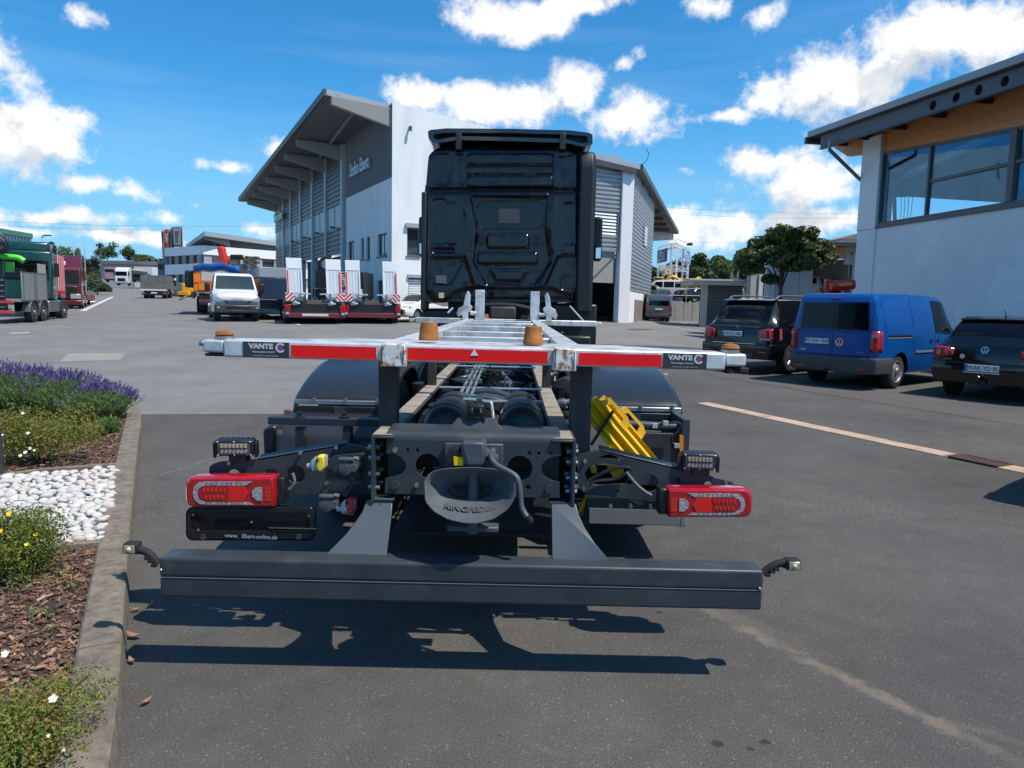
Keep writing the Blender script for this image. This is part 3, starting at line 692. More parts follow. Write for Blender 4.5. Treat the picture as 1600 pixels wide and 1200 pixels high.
# gable
zR=roofz(R0.x,R0.y)
gop0,gop1=GW.sz(880,390)[0],GW.sz(958,390)[0]; zL=GW.sz(940,391)[1]
gw=[(636,356,655.5,400),(638,434,659,470)]
gwin=[]
for x0,y0,x1,y1 in gw:
 a=GW.sz(x0,(y0+y1)/2); c=GW.sz(x1,(y0+y1)/2); gwin.append((a[0],c[0],GW.sz((x0+x1)/2,y1)[1],GW.sz((x0+x1)/2,y0)[1]))
gc=GW.sz(800,300)[0]
f=lambda u,z:GW.pt(u,z,0)
MB().plate([(0,zb),(gc,zb),(gc,zt0+(zR-zt0)*gc/GLEN+.35),(0,zt0+.35)],[[(a,z0),(c,z0),(c,z1),(a,z1)]for a,c,z0,z1 in gwin],f,-GW.n*.35).build('gable_wall',RENDW,hall,smooth=0)
GW.window(*gwin[0],hall,div=0)
a,c,z0,z1=gwin[1]
w2=GW.window(a,c,z0,z1,hall)
nsl=9
for q in range(nsl-2):
 zz=z1-.08-(z1-z0-.1)*(q+1)/nsl; GW.box(MB(),a+.05,c-.05,zz,zz+(z1-z0-.1)/nsl-.02,-.10,-.06).build('shutter_slat',WHITEP,w2)
GW.box(MB(),a-.05,c+.05,z1,z1+.16,.003,.12).build('shutter_box',ROOFM,w2)
GW.box(MB(),gwin[0][0]-.1,gwin[0][1]+.1,gwin[0][3],gwin[0][3]+.22,.003,.16).build('awning_box',ROOFM,hall)
for zz in(zt0-.8,):
 p=GW.pt(.9,zz,.02); b=MB(); b.cyl(p,p+GW.n*.25,.05); b.cyl(p+GW.n*.2,p+GW.n*.22-ZV*.2,.07); b.build('camera_dome',FASC,hall)
zw1,zw0=GW.sz(940,330)[1],GW.sz(940,366)[1]
u1=GLEN-.55
b=MB(); GW.ribs(b,gc,u1,zw1+.003,zR+.75,.25,.07,-.1); b.build('gable_cladding',CLADL,hall,smooth=0,fix=False)
b=MB(); GW.ribs(b,gc,u1,zL,zw0-.003,.25,.07,-.1); b.build('gable_cladding',CLADL,hall,smooth=0,fix=False)
lw=GW.box(MB(),gc,u1,zw0,zw1,-.16,-.1).build('louvre_window',PANE,hall)
for q in range(7):
 zz=zw0+(zw1-zw0)*(q+.08)/7; h=(zw1-zw0)/7*.84
 MB().hexa([GW.pt(u,z,o)for z,dz in((zz,0),(zz+h,.06))for u,o in((gc,-.09-dz),(u1-.15,-.09-dz),(u1-.15,-.06-dz),(gc,-.06-dz))]).build('louvre_slat',WHITEP,lw)
GW.box(MB(),u1-.15,u1,zL,zw1,-.1,-.02).build('louvre_post',FRAMEG,hall)
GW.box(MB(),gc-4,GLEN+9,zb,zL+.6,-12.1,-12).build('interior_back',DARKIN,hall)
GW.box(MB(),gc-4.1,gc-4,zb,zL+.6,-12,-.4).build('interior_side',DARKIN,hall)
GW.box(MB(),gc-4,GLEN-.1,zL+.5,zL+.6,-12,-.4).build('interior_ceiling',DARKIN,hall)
GW.box(MB(),gc,gop0,zb,zL-.004,-.3,-.02).build('gable_pier',RENDW,hall)
GW.box(MB(),gc-4,u1,zb+.45,zb+.5,-12,-.3).build('interior_floor',M('hall_floor',(.06,.06,.06),.7),hall)
# the tilted gate: upper leaf still down
zdl=GW.sz(930,441)[1]
b=MB(); GW.box(b,gop0,u1-.1,zdl,zL-.01,-.32,-.24); b.build('sectional_gate',M('gate_beige',(.30,.285,.27),.7,var=.06),hall)
MB().beam(GW.pt(u1-.05,zL-.2,-.2),GW.pt(u1-1.9,zdl,-.2),.05,.05).build('gate_arm',FRAMEG,hall)
# corner column and right-hand wall
GW.box(MB(),GLEN-.5,GLEN+.32,zb,zR+.4,-.4,.12).build('corner_column',M('white_column',(.74,.745,.75),.6,var=.03,vs=1),hall,bevel=.015)
RW=Wall(R0+GW.d*.32,(.275,.961)); RW.n=Vector((.961,-.275,0))
rwl=RW.sz(1016.5,440)[0]
zc=RW.sz(990,456)[1]
wv=RW.sz(1005,355),RW.sz(1008,383)
def rwz(s):return roofz(*RW.pt(s,0)[:2])
b=MB(); RW.ribs(b,.12,rwl,zc,min(rwz(0),rwz(rwl))+.45,.25,.07,0); b.build('side_cladding',CLADL,hall,smooth=0,fix=False)
RW.box(MB(),.1,rwl,zc-.0,max(rwz(0),rwz(rwl))+.45,-.3,-.02).build('side_wall',CLADL,hall)
RW.box(MB(),.1,rwl,zb,zc-.004,-.3,.04).build('plinth',RENDW,hall)
wa=RW.sz(1004,370)[0]; wb=RW.sz(1009,370)[0]
lw=RW.box(MB(),wa,wb,RW.sz(1006,385)[1],RW.sz(1006,353)[1],.0,.1).build('louvre_window',FRAMEG,hall)
for q in range(6):
 z0_=RW.sz(1006,385)[1]; h=(RW.sz(1006,353)[1]-z0_)/6; RW.box(MB(),wa+.1,wb-.1,z0_+h*q+.04,z0_+h*(q+1)-.03,.1,.13).build('louvre_slat',WHITEP,lw)
da,db=RW.sz(990,480)[0],RW.sz(1004,480)[0]
RW.box(MB(),da,db,zb,RW.sz(997,469)[1],.04,.1).build('side_door',M('wire_door',(.22,.20,.18),.6,var=.15,vs=6),hall)
RW.box(MB(),db+.1,db+.8,RW.sz(1005,466)[1],RW.sz(1005,460)[1],.04,.5).build('wall_lamp',FASC,hall)
# roof slab with fascia, eaves beams
dn=Vector((0,0,-.28)); ex=(rB-rA).normalized()
MB().hexa([rA+dn,rB+dn,rD+dn,rC+dn,rA,rB,rD,rC]).build('roof',ROOFM,hall,smooth=0)
MB().hexa([q+Vector((0,0,-.30))for q in(rA+ex*.1,rB-ex*.1,rD,rC)]+[q+Vector((0,0,-.283))for q in(rA+ex*.1,rB-ex*.1,rD,rC)]).build('soffit',SOFF,hall,smooth=0)
MB().beam(rA+Vector((-.06,-.03,-.16)),rC+Vector((-.06,.03,-.16)),.12,.36).build('fascia',FASC,hall)
MB().beam(rB+Vector((.06,-.03,-.16)),rD+Vector((.06,.03,-.16)),.12,.36).build('fascia',FASC,hall)
MB().beam(rC+Vector((0,.08,-.16)),rD+Vector((0,.08,-.16)),.12,.34).build('fascia',FASC,hall)
MB().tube([rB+Vector((.1,-.1,0)),rB+Vector((.35,-.1,.25)),rB+Vector((.45,-.1,.6)),rB+Vector((.3,-.1,.9))],.02,6).build('lightning_rod',FASC,hall)
def roofpt(u,v,dz):q=rA.lerp(rB,u).lerp(rC.lerp(rD,u),v); return q+Vector((0,0,dz))
for s in[.25]+cs+[sE]:
 w_=SW.pt(s,0)
 best=min(((roofpt(i/60,j/60,0)-Vector((w_.x,w_.y,roofpt(i/60,j/60,0).z))).length,i/60,j/60)for i in range(0,31)for j in range(61))
 u_,v_=best[1],best[2]
 a_=roofpt(0.012,v_,-.30); c_=roofpt(u_+.02,v_,-.30); c_=Vector((w_.x,w_.y,c_.z))+(c_-a_).normalized()*.2
 sd=SW.d*.14
 MB().hexa([a_-sd+ZV*-.42,a_+sd+ZV*-.42,c_+sd+ZV*-1.0,c_-sd+ZV*-1.0,a_-sd,a_+sd,c_+sd,c_-sd]).build('eaves_beam',TIMB,hall,bevel=.02)
for v_ in[q/8 for q in range(9)]:
 a_=roofpt(.985,v_,-.30);
 c_=roofpt(.985-.17*(1-.0*v_),v_,-.30)
 sd=(rD-rB).normalized()*.12
 MB().hexa([a_-sd-ZV*.3,a_+sd-ZV*.3,c_+sd-ZV*.34,c_-sd-ZV*.34,a_-sd,a_+sd,c_+sd,c_-sd]).build('eaves_beam',FASC,hall)
for t in(.35,.7):
 MB().beam(roofpt(.02+.2*t,.01,-.36),roofpt(.02+.2*t,.97,-.36),.12,.12).build('purlin',TIMB,hall)
MB().beam(roofpt(.03,-.0,-.2)-GW.n*0,roofpt(.985,0,-.2),.1,.28).build('verge_board',ROOFM,hall)
MB().hexa([roofpt(.80,.985,-2.0),roofpt(.99,.985,-1.0),roofpt(.99,.995,-1.0),roofpt(.80,.995,-2.0),roofpt(.80,.985,-.3),roofpt(.99,.985,-.3),roofpt(.99,.995,-.3),roofpt(.80,.995,-.3)]).build('end_board',RENDW,hall)
SIGNM=M('sign_letters',(.66,.68,.70),.35,metal=.3)
def wallsign(w,px0,px1,py,h,off,flip=True):
 a=w.sz(px0,py); c=w.sz(px1,py); m=((a[0]+c[0])/2,(a[1]+c[1])/2); wd=abs(a[0]-c[0])
 run=-w.d if flip else w.d
 text('Stefan Ebert',h,SIGNM,hall,w.pt(m[0],m[1],off),run,ZV,ext=.07,name='sign_letters',sx=wd/(h*5.6),bold=.012)
wallsign(SW,549,582.5,261,1.05,.12)
wallsign(SW,433.5,448,339,1.05,.30)
# ---------------------------------------------------------------- offices beyond the hall
OD=80; O0=P(318,430,OD); OW=Wall(O0,(.645,.765)); OW.n=Vector((.765,-.645,0)); OL=34
off=thing('office_block','white office block with two dark window strips and a grey raised roof','building',(O0.x,O0.y,gz(O0.x,O0.y)))
OWHITE=M('office_white',(.84,.84,.84),.7,var=.03,vs=1)
OW2=Wall(O0,(-.765,.645)); OW2.n=Vector((-.645,-.765,0)); OL2=9
zz={k:OW.sz(318,y)[1]for k,y in dict(top=383.5,b1=397.5,b2=411.5,b3=428,b4=445).items()}
b=MB()
for w,ln in((OW,OL),(OW2,OL2)):
 pass
def oband(z0,z1,o,name,mat,par=off):
 b=MB(); OW.box(b,-.0,OL,z0,z1,-.4,o); OW2.box(b,0.41,OL2,z0,z1,-.4,o*.99); return b.build(name,mat,par)
oband(zz['b1'],zz['top'],.1,'parapet_band',OWHITE); oband(zz['b3'],zz['b2'],.1,'wall_band',OWHITE); oband(zb-2,zz['b4'],.1,'plinth',OWHITE)
oband(zz['b2'],zz['b1'],-.25,'strip_glazing',PANE); oband(zz['b4'],zz['b3'],-.25,'strip_glazing',PANE)
GREYP=M('grey_pier',(.33,.33,.34),.7)
for row in(('b2','b1'),('b4','b3')):
 u=.1; k=0
 while u<OL-1:
  wd=.9 if k%3==0 else.3
  OW.box(MB(),u,u+wd,zz[row[0]]+.02,zz[row[1]]-.02,-.25,-.02).build('pier',GREYP,off); u+=wd+1.55; k+=1
 for q in range(5):OW2.box(MB(),.6+q*1.8,1.0+q*1.8,zz[row[0]]+.02,zz[row[1]]-.02,-.25,-.02).build('pier',GREYP,off)
oA,oC,oB,oD=P(319.5,361,OD-1),P(290.5,382.5,OD+16),P(445,379.5,OD+9),None
oD=oB+(oC-oA)
MB().hexa([q-ZV*.5 for q in(oA,oB,oD,oC)]+[oA,oB,oD,oC]).build('roof',ROOFM,off,smooth=0)
MB().hexa([q-ZV*.53 for q in(oA,oB,oD,oC)]+[q-ZV*.503 for q in(oA,oB,oD,oC)]).build('soffit',SOFF,off,smooth=0)
u0=OW.sz(346,375)[0]
MB().prism([OW.pt(u0,zz['top']-.3,-1.6),OW.pt(OL,zz['top']-.3,-1.6),OW.pt(OL,zz['top']+.5,-1.6),OW.pt(u0,OW.sz(346,366.5)[1],-1.6)],-OW.n*.3).build('upper_wall',M('upper_grey',(.30,.30,.31),.7),off)
OW2.box(MB(),.5,2.2,zz['top']-.3,oA.z-1,-3.4,-3.2).build('clerestory',PANE,off)
for q in range(8):
 v=(q+.3)/8; a_=oA.lerp(oC,v)-ZV*.53; c_=oA.lerp(oB,.30)+(oC-oA)*v-ZV*.53; sd=(oC-oA).normalized()*.15
 MB().hexa([a_-sd-ZV*.25,a_+sd-ZV*.25,c_+sd-ZV*.75,c_-sd-ZV*.75,a_-sd,a_+sd,c_+sd,c_-sd]).build('eaves_beam',TIMB,off)
OW2.box(MB(),8.4,9.4,zb,zz['top']-.1,-1.2,.05).build('corner_tower',RENDG,off)
# ---------------------------------------------------------------- the glazed showroom on the right
C0=P(1339,400,29.); BW=Wall(C0,(.17,-.985)); BW.n=Vector((-.985,-.17,0))
shw=thing('showroom_building','white showroom with a glazed upper strip, timber beam and steel edged roof','building',(C0.x+2,C0.y-4,gz(13,24)))
SHOWW=M('showroom_render',(.76,.77,.78),.85,var=.05,vs=1.5,bump=.35,bs=120,col2=(.82,.83,.84),mix=(.58,.62),ms=.35)
zS=BW.sz(1366,353)[1]; zF=gz(13,24)-.5
BL=21.
BW.box(MB(),0,BL,zF,zS-.12,-.35,0).build('wall',SHOWW,shw)
BW.box(MB(),.0,BL,zS-.116,zS-.0,-.3,.07).build('sill',FRAMEG,shw)
pu0,pu1=BW.sz(1350,225)[0],BW.sz(1380,225)[0]
zP=BW.sz(1365,214)[1]
BW.box(MB(),-.0,pu1,zS-.11,zP,-.30,.10).build('corner_pillar',M('pillar_white',(.80,.81,.82),.7,var=.03),shw,bevel=.02)
BW.box(MB(),-.002,pu1+.002,zF,zS-.118,-.30,.06).build('pillar_base',SHOWW,shw)
BW.box(MB(),-.16,-.01,BW.sz(1336,285)[1],BW.sz(1336,262)[1],-.5,-.1).build('bracket_block',CONCW,shw)
# timber edge beam, tapered towards the eave
def bz(px,py):return BW.sz(px,py)
bt0,bt1=bz(1300,228),bz(1600,132); bb0,bb1=bz(1380,238),bz(1600,196)
sl_t=(bt1[1]-bt0[1])/(bt1[0]-bt0[0]); sl_b=(bb1[1]-bb0[1])/(bb1[0]-bb0[0])
zt_=lambda u:bt0[1]+sl_t*(u-bt0[0]); zb_=lambda u:bb0[1]+sl_b*(u-bb0[0])
e0=bz(1322,245)
GLU=M('glulam_timber',(.60,.24,.075),.55,var=.22,vs=2.2,stretch=(1.2,1.2,9),coat=.15)
MB().prism([BW.pt(bt0[0]-.1,zt_(bt0[0]-.1),-.05),BW.pt(BL,zt_(BL),-.05),BW.pt(BL,zb_(BL),-.05),BW.pt(pu1,zb_(pu1),-.05),BW.pt(e0[0]+.25,e0[1],-.05),BW.pt(e0[0],e0[1]+.02,-.05)],-BW.n*.24).build('timber_beam',GLU,shw,bevel=.02)
# frames and panes
SHG=bpy.data.materials.new('showroom_glass'); SHG.use_nodes=True
n=SHG.node_tree.nodes; l=SHG.node_tree.links; n.clear()
tr=n.new('ShaderNodeBsdfTransparent'); tr.inputs[0].default_value=(.74,.90,.98,1); gl=n.new('ShaderNodeBsdfGlossy'); gl.inputs['Roughness'].default_value=.01; gl.inputs['Color'].default_value=(.42,.72,1,1)
fr=n.new('ShaderNodeLayerWeight'); pw=n.new('ShaderNodeMath'); pw.operation='POWER'; pw.inputs[1].default_value=4; l.new(fr.outputs['Facing'],pw.inputs[0]); mm=n.new('ShaderNodeMath'); mm.operation='MULTIPLY_ADD'; mm.inputs[1].default_value=.7; mm.inputs[2].default_value=.09; l.new(pw.outputs[0],mm.inputs[0])
ms_=n.new('ShaderNodeMixShader'); l.new(mm.outputs[0],ms_.inputs[0]); l.new(tr.outputs[0],ms_.inputs[1]); l.new(gl.outputs[0],ms_.inputs[2]); om=n.new('ShaderNodeOutputMaterial'); l.new(ms_.outputs[0],om.inputs[0])
m1,m2=bz(1449,280)[0],bz(1583,230)[0]; zT=bz(1515,269)[1]
bay=m2-m1; us=[pu1+.02,m1]+[m1+bay*k for k in range(1,4)if m1+bay*k<BL]+[BL]
wf=BW.box(MB(),us[0],BL,zS,zS+.10,-.16,-.02).build('glazing_frame',FRAMEG,shw)
MB().hexa([BW.pt(u,zb_(u)-d,o)for d in(.10,-.0)for u,o in((us[0],-.16),(BL,-.16),(BL,-.02),(us[0],-.02))]).build('head_rail',FRAMEG,wf)
for k,u in enumerate(us[:-1]):
 hw=.045 if k!=2 else.11
 BW.box(MB(),u-hw,u+hw,zS+.102,zb_(u)-.05,-.15,-.01 if k!=2 else.02).build('mullion',FRAMEG,wf)
for k,(a,c)in enumerate(zip(us,us[1:])):
 if k>=1:BW.box(MB(),a+.11,c-.11,zT-.05,zT+.05,-.15,-.01).build('transom',FRAMEG,wf)
 MB().hexa([BW.pt(u,z,o)for lo in(1,0)for u,z,o in((a,zS+.1 if lo else zb_(a)-.08,-.10),(c,zS+.1 if lo else zb_(c)-.08,-.10),(c,zS+.1 if lo else zb_(c)-.08,-.08),(a,zS+.1 if lo else zb_(a)-.08,-.08))]).build('pane',SHG,wf)
# inside: low back wall, ceiling, gantry lamp
BD=13.
INW=M('showroom_inside',(.12,.13,.14),.9)
BW.box(MB(),0,BL,zF,zS-.3,-BD-.3,-BD).build('back_wall',INW,shw)
BW.box(MB(),.0,.3,zF,zS+.02,-BD,-.36).build('end_wall',SHOWW,shw)
zE=6.18
MB().prism([BW.pt(.0,zE,-.36),BW.pt(.0,zE-.1,-BD),BW.pt(.0,zt_(0)-.1,-BD),BW.pt(.0,zt_(0)-.1,-.36)],BW.d*.3).build('end_wall_upper',M('dark_ceiling',(.04,.055,.07),.85,var=.1),shw)
BW.box(MB(),.0,.3,zS+.03,zE-.01,-1.15,-.37).build('end_post',M('end_post_grey',(.16,.18,.19),.7),shw)
BW.box(MB(),.0,.3,zS+.03,zE-.12,-BD,-6.2).build('end_wall_side',M('dark_ceiling',(0,0,0)),shw)
BW.box(MB(),0.0,BL,zS-.5,zS-.3,-BD,-.36).build('upper_floor',INW,shw)
for u in(.2,5.5,10.8):BW.box(MB(),u-.15,u+.15,zS-.3,zt_(u)-.1,-BD-.1,-BD+.2).build('back_post',FRAMEG,shw)
CEIL=M('dark_ceiling',(.04,.055,.07),.85,var=.1)
MB().hexa([BW.pt(u,zt_(u)-h,o)for h in(.32,.22)for u,o in((-.2,-BD),(BL,-BD),(BL,-.3),(-.2,-.3))]).build('ceiling',CEIL,shw)
BI=Wall(BW.pt(0,0,-1.3),BW.d); BI.n=BW.n; gA,gB=BI.pt(*BI.sz(1412,276)),BI.pt(*BI.sz(1545,214))
b=MB()
for o_ in(Vector((0,0,.12)),Vector((.1,0,-.06)),Vector((-.1,0,-.06))):b.beam(gA+o_,gB+o_,.035,.035)
for q in range(24):
 a_=gA.lerp(gB,q/24); c_=gA.lerp(gB,(q+1)/24); b.beam(a_+Vector((0,0,.12)),c_+Vector((.1,0,-.06)),.02,.02); b.beam(a_+Vector((-.1,0,-.06)),c_+Vector((0,0,.12)),.02,.02)
tag(b.build('lattice_boom',WHITEP),'white lattice crane boom seen through the showroom windows','crane boom')
cr_=thing('crane_model','dark crane head with hanging cables behind the left showroom pane','crane',gA)
b=MB(); gC=lambda x,y:BI.pt(*BI.sz(x,y)); b.beam(gC(1404,285),gC(1410,270),.18,.3); b.beam(gC(1403,304),gC(1421,303),.2,.2); b.beam(gC(1423,301),gC(1428,300),.16,.16); b.beam(gC(1397,268),gC(1398,344),.1,.1); b.build('head',BLACK,cr_)
for q in range(4):MB().tube([gC(1408+6*q,305),gC(1408+5.5*q,325),gC(1407+5*q,341)],.012,5).build('cable',BLACK,cr_)
# roof, steel edge beam with round holes, gutter and downpipe
o1=1.75
k0,k1=bz(1262,205),None
BO=Wall(BW.pt(0,0,o1),BW.d); BO.n=BW.n; r0,r1=BO.sz(1262,206),BO.sz(1600,82); ue=r0[0]; zt_0=zt_
zt_=lambda u:r0[1]-.52+(r1[1]-r0[1])/(r1[0]-r0[0])*(u-r0[0])
rz=lambda u,o:zt_(u)+.12
MB().hexa([BW.pt(u,zt_(u)+h,o)for h in(.30,.52)for u,o in((ue,-BD-1),(BL+2,-BD-1),(BL+2,o1),(ue,o1))]).build('roof',M('roof_grey',(.33,.34,.35),.5,metal=.2),shw)
MB().hexa([BW.pt(u,zt_(u)+h,o)for h in(.27,.297)for u,o in((ue+.05,-.3),(BL+2,-.3),(BL+2,o1-.1),(ue+.05,o1-.1))]).build('soffit',M('soffit_dark',(.05,.05,.052),.8),shw)
STB=M('grey_steel_beam',(.10,.12,.135),.55,var=.2,vs=14,bump=.1)
hol=[circ(u,0,.145,16)for u in[bz(1527,127)[0],bz(1566,113)[0],bz(1604,100)[0],bz(1604,100)[0]+.9,bz(1604,100)[0]+1.8]]
MB().plate([(ue+.55,-.25),(BL+2,-.25),(BL+2,.25),(ue+.55,.25)],hol,lambda u,v:BW.pt(u,zt_(u)+.02+v,o1-.25),-BW.n*.03).build('steel_beam',STB,shw,smooth=0)
for v in(-.26,.26):
 MB().hexa([BW.pt(u,zt_(u)+.02+v+h,o)for h in(-.012,.012)for u,o in((ue+.55,o1-.36),(BL+2,o1-.36),(BL+2,o1-.17),(ue+.55,o1-.17))]).build('beam_flange',STB,shw)
for q in range(9):
 u=ue+1.4+q*1.9
 if u<BL:MB().hexa([BW.pt(uu,zt_(uu)+h,o)for h in(.02,.25)for uu,o in((u,-.05),(u+.12,-.05),(u+.12,o1-.3),(u,o1-.3))]).build('outrigger',M('soffit_dark',(0,0,0)),shw)
b=MB(); gz_=zt_(ue)
for(o_a,o_b,z_a,z_b)in((o1,-BD,.22,.22),):
 MB().hexa([BW.pt(ue+uu,gz_+zz_,o)for zz_ in(.08,.32)for uu,o in((-.16,-BD),(.0,-BD),(.0,o1+.02),(-.16,o1+.02))]).build('gutter',FASC,shw)
d0_,d1_=BO.pt(*BO.sz(1296,234),0),BW.pt(-.1,BW.sz(1338,287)[1],-.12)
MB().tube([d0_+ZV*.35,d0_,d1_,d1_-ZV*1.2,Vector((d1_.x,d1_.y,zF))],.07,10).build('downpipe',M('zinc',(.25,.26,.27),.4,metal=.7),shw)
# ---------------------------------------------------------------- wing behind the tree, with an open garage
K0=P(1322,430,40); KW2=Wall(K0,(-.97,.12)); KW2.n=Vector((-.12,-.97,0))
wing=thing('garage_wing','low grey wing with a timber bracket and an open garage behind the tree','building',(K0.x-3,K0.y+2,gz(K0.x,K0.y)))
GP=M('grey_panel',(.30,.31,.325),.6,var=.04); GP2=M('grey_panel_light',(.46,.48,.50),.6,var=.03)
zf=gz(18,40)-.4
def kb(px0,px1,py0,py1,o0,o1,name,mat,par=wing,w=KW2):
 a=w.sz(px0,(py0+py1)/2)[0]; c=w.sz(px1,(py0+py1)/2)[0]; m=(px0+px1)/2
 return w.box(MB(),min(a,c),max(a,c),w.sz(m,py1)[1]if py1<900 else zf,w.sz(m,py0)[1],o0,o1).build(name,mat,par)
kb(1312,1323,393,999,-.5,.1,'column',GP2)
kb(1323,1352,413,999,-.5,-.1,'side_wall',GP2); kb(1326,1334,414,460,-.12,-.07,'side_window',PANE)
kb(1323,1352,398,413,-.5,.0,'header',GP2)
kb(1284,1312,402,403.5,-.6,.0,'lintel',GP2); kb(1262,1312,386,402,-.6,-.02,'header_panel',GP2)
kb(1250,1311,402,999,-7.2,-7,'garage_back',M('garage_inside',(.20,.19,.18),.9))
kb(1311,1312,402,999,-7,-.6,'garage_side',M('garage_inside',(0,0,0)))
kb(1186,1290,386,402.5,-.6,-.01,'header_panel',GP2)
for a,c,mt in((1232,1253,GP),(1205,1232,GP),(1182,1196,GP2),(1196,1205,GP)):kb(a+.3,c-.3,402.5,999,-.4,-.05,'wall_panel',mt)
kb(1253,1284,402.5,412,-.4,-.05,'garage_header',GP)
KS=Wall(P(1158,430,36),(.9,.45)); KS.n=Vector((.45,-.9,0))
kb(1157.5,1168,430,999,-.3,0,'wing_wall',GP,w=KS); kb(1168,1174,428.5,999,-.3,.1,'wing_pillar',GP2,w=KS)
for q in range(3):kb(1158,1167.5,437+q*12,437.6+q*12,0,.02,'panel_joint',FRAMEG,w=KS)
kb(1180,1186,426,999,-.3,.1,'wing_pillar',GP2)
a,c=KW2.sz(1352,380),KW2.sz(1192,392)
KW2.box(MB(),a[0]-2,c[0],KW2.sz(1310,386.5)[1],KW2.sz(1310,381)[1],-9,1.0).build('roof',FASC,wing)
KW2.box(MB(),a[0]-2,c[0],KW2.sz(1310,381)[1]+.004,KW2.sz(1310,379.5)[1],-9,.9).build('roof_gravel',M('roof_grey',(0,0,0)),wing)
u0_,u1_=KW2.sz(1318,395)[0],KW2.sz(1300,395)[0]
zt0_=KW2.sz(1310,386.7)[1]
MB().prism([KW2.pt(u0_,zt0_,.15),KW2.pt(u1_,zt0_,.15),KW2.pt(u1_-.1,zt0_-.25,.15),KW2.pt(u0_+.3,zt0_-.45,.15),KW2.pt(u0_,zt0_-.45,.15)],KW2.n*.2).build('timber_bracket',GLU,wing)
gfz=P(1268,477,43).z
KW2.box(MB(),KW2.sz(1320,440)[0],KW2.sz(1236,440)[0],zf,gfz,-7,1.5).build('garage_floor',GP,wing)
kb(1293,1297.5,411.5,413,-3.2,-3,'lamp',M('lamp_white',(.8,.8,.78),.3))
# small gabled house far behind it
hs_=thing('gabled_house','small pale gabled house peeping over the garage wing roof','house',P(1325,430,75))
HW=Wall(P(1310,430,75),(1,0)); HW.n=Vector((0,-1,0)); z6=HW.sz(1318,374)[1]; z7=HW.sz(1325,361.5)[1]
HW.box(MB(),0,5,0,z6,-8,0).build('wall',M('house_cream',(.55,.52,.45),.8),hs_)
u=HW.sz(1326,370)[0]
MB().prism([HW.pt(-.4,z6,.3),HW.pt(2.3,z7,.3),HW.pt(5.2,z6,.3)],(0,8,0)).build('roof',M('house_roof',(.22,.21,.20),.8),hs_)
# ---------------------------------------------------------------- low shed left of the tree, retaining wall
S0=P(1095,450,44); SHW=Wall(S0,(.99,-.1)); SHW.n=Vector((-.1,-.99,0))
shed=thing('low_shed','low flat roofed shed with a wide brown shutter left of the round tree','shed',(S0.x+2,S0.y+2,gz(S0.x,S0.y)))
zf=gz(14,44)-.4
BEI=M('shed_beige',(.52,.50,.45),.7,var=.05); SHU=M('shutter_brown',(.115,.105,.10),.6)
a=SHW.sz(1106,455)[0]; c=SHW.sz(1160,455)[0]; zt_s=SHW.sz(1130,446)[1]
b=MB(); SHW.ribs(b,a,c,zf,zt_s,.22,.03,-.05); b.build('shutter',SHU,shed,smooth=0,fix=False)
SHW.box(MB(),a-.35,a,zf,zt_s,-.3,0).build('post',BEI,shed); SHW.box(MB(),a,c,zf,zt_s,-3,-.06).build('shed_body',SHU,shed)
SHW.box(MB(),a-1.0,c,zt_s,SHW.sz(1130,439.5)[1],-5,.5).build('fascia',BEI,shed)
SHW.box(MB(),a-1.2,c,SHW.sz(1130,439.5)[1]+.003,SHW.sz(1130,437)[1],-6,.7).build('roof',M('pale_roof',(.62,.61,.57),.7),shed)
SHW.box(MB(),c-.25,c-.15,SHW.sz(1156,437)[1],SHW.sz(1156,420)[1],-.6,-.5).build('vent_pipe',GALV,shed)
RTW=P(1068,490,56)
rt=thing('retaining_wall','low concrete retaining wall below the upper car park','wall',RTW)
XW=Wall(RTW,(1,0)); XW.n=Vector((0,-1,0)); zup=XW.sz(1080,473)[1]
n=5; u1=XW.sz(1096,480)[0]
for q in range(n):XW.box(MB(),-2+(u1+2)*q/n,-2+(u1+2)*(q+1)/n-.03,gz(13,56)-.3,zup,-.3,0).build('concrete_panel',M('wall_concrete',(.36,.34,.31),.85,var=.15,vs=1.5),rt)
XW.box(MB(),u1,u1+6,gz(13,56)-.3,XW.sz(1105,474)[1],-.3,-.02).build('concrete_panel',M('wall_concrete',(0,0,0)),rt)
rl=thing('guard_rail','thin grey tube railing on the concrete retaining wall','railing',RTW+Vector((0,0,1)))
for q in range(7):
 u=-2+q*1.1; MB().cyl(XW.pt(u,zup,-.2),XW.pt(u,zup+1.1,-.2),.018,n=6).build('post',GALV,rl)
for h in(.55,1.1):MB().cyl(XW.pt(-2,zup+h,-.2),XW.pt(4.6,zup+h,-.2),.014,n=6).build('rail',GALV,rl)
# upper car park deck
UPZ=zup-.05
structure(MB().hexa([Vector((9,57,UPZ-.3)),Vector((40,57,UPZ-.3)),Vector((80,160,UPZ+2)),Vector((10,160,UPZ+2)),Vector((9,57,UPZ)),Vector((40,57,UPZ)),Vector((80,160,UPZ+2.4)),Vector((10,160,UPZ+2.4))]).build('upper_yard',ASPH2,smooth=0))
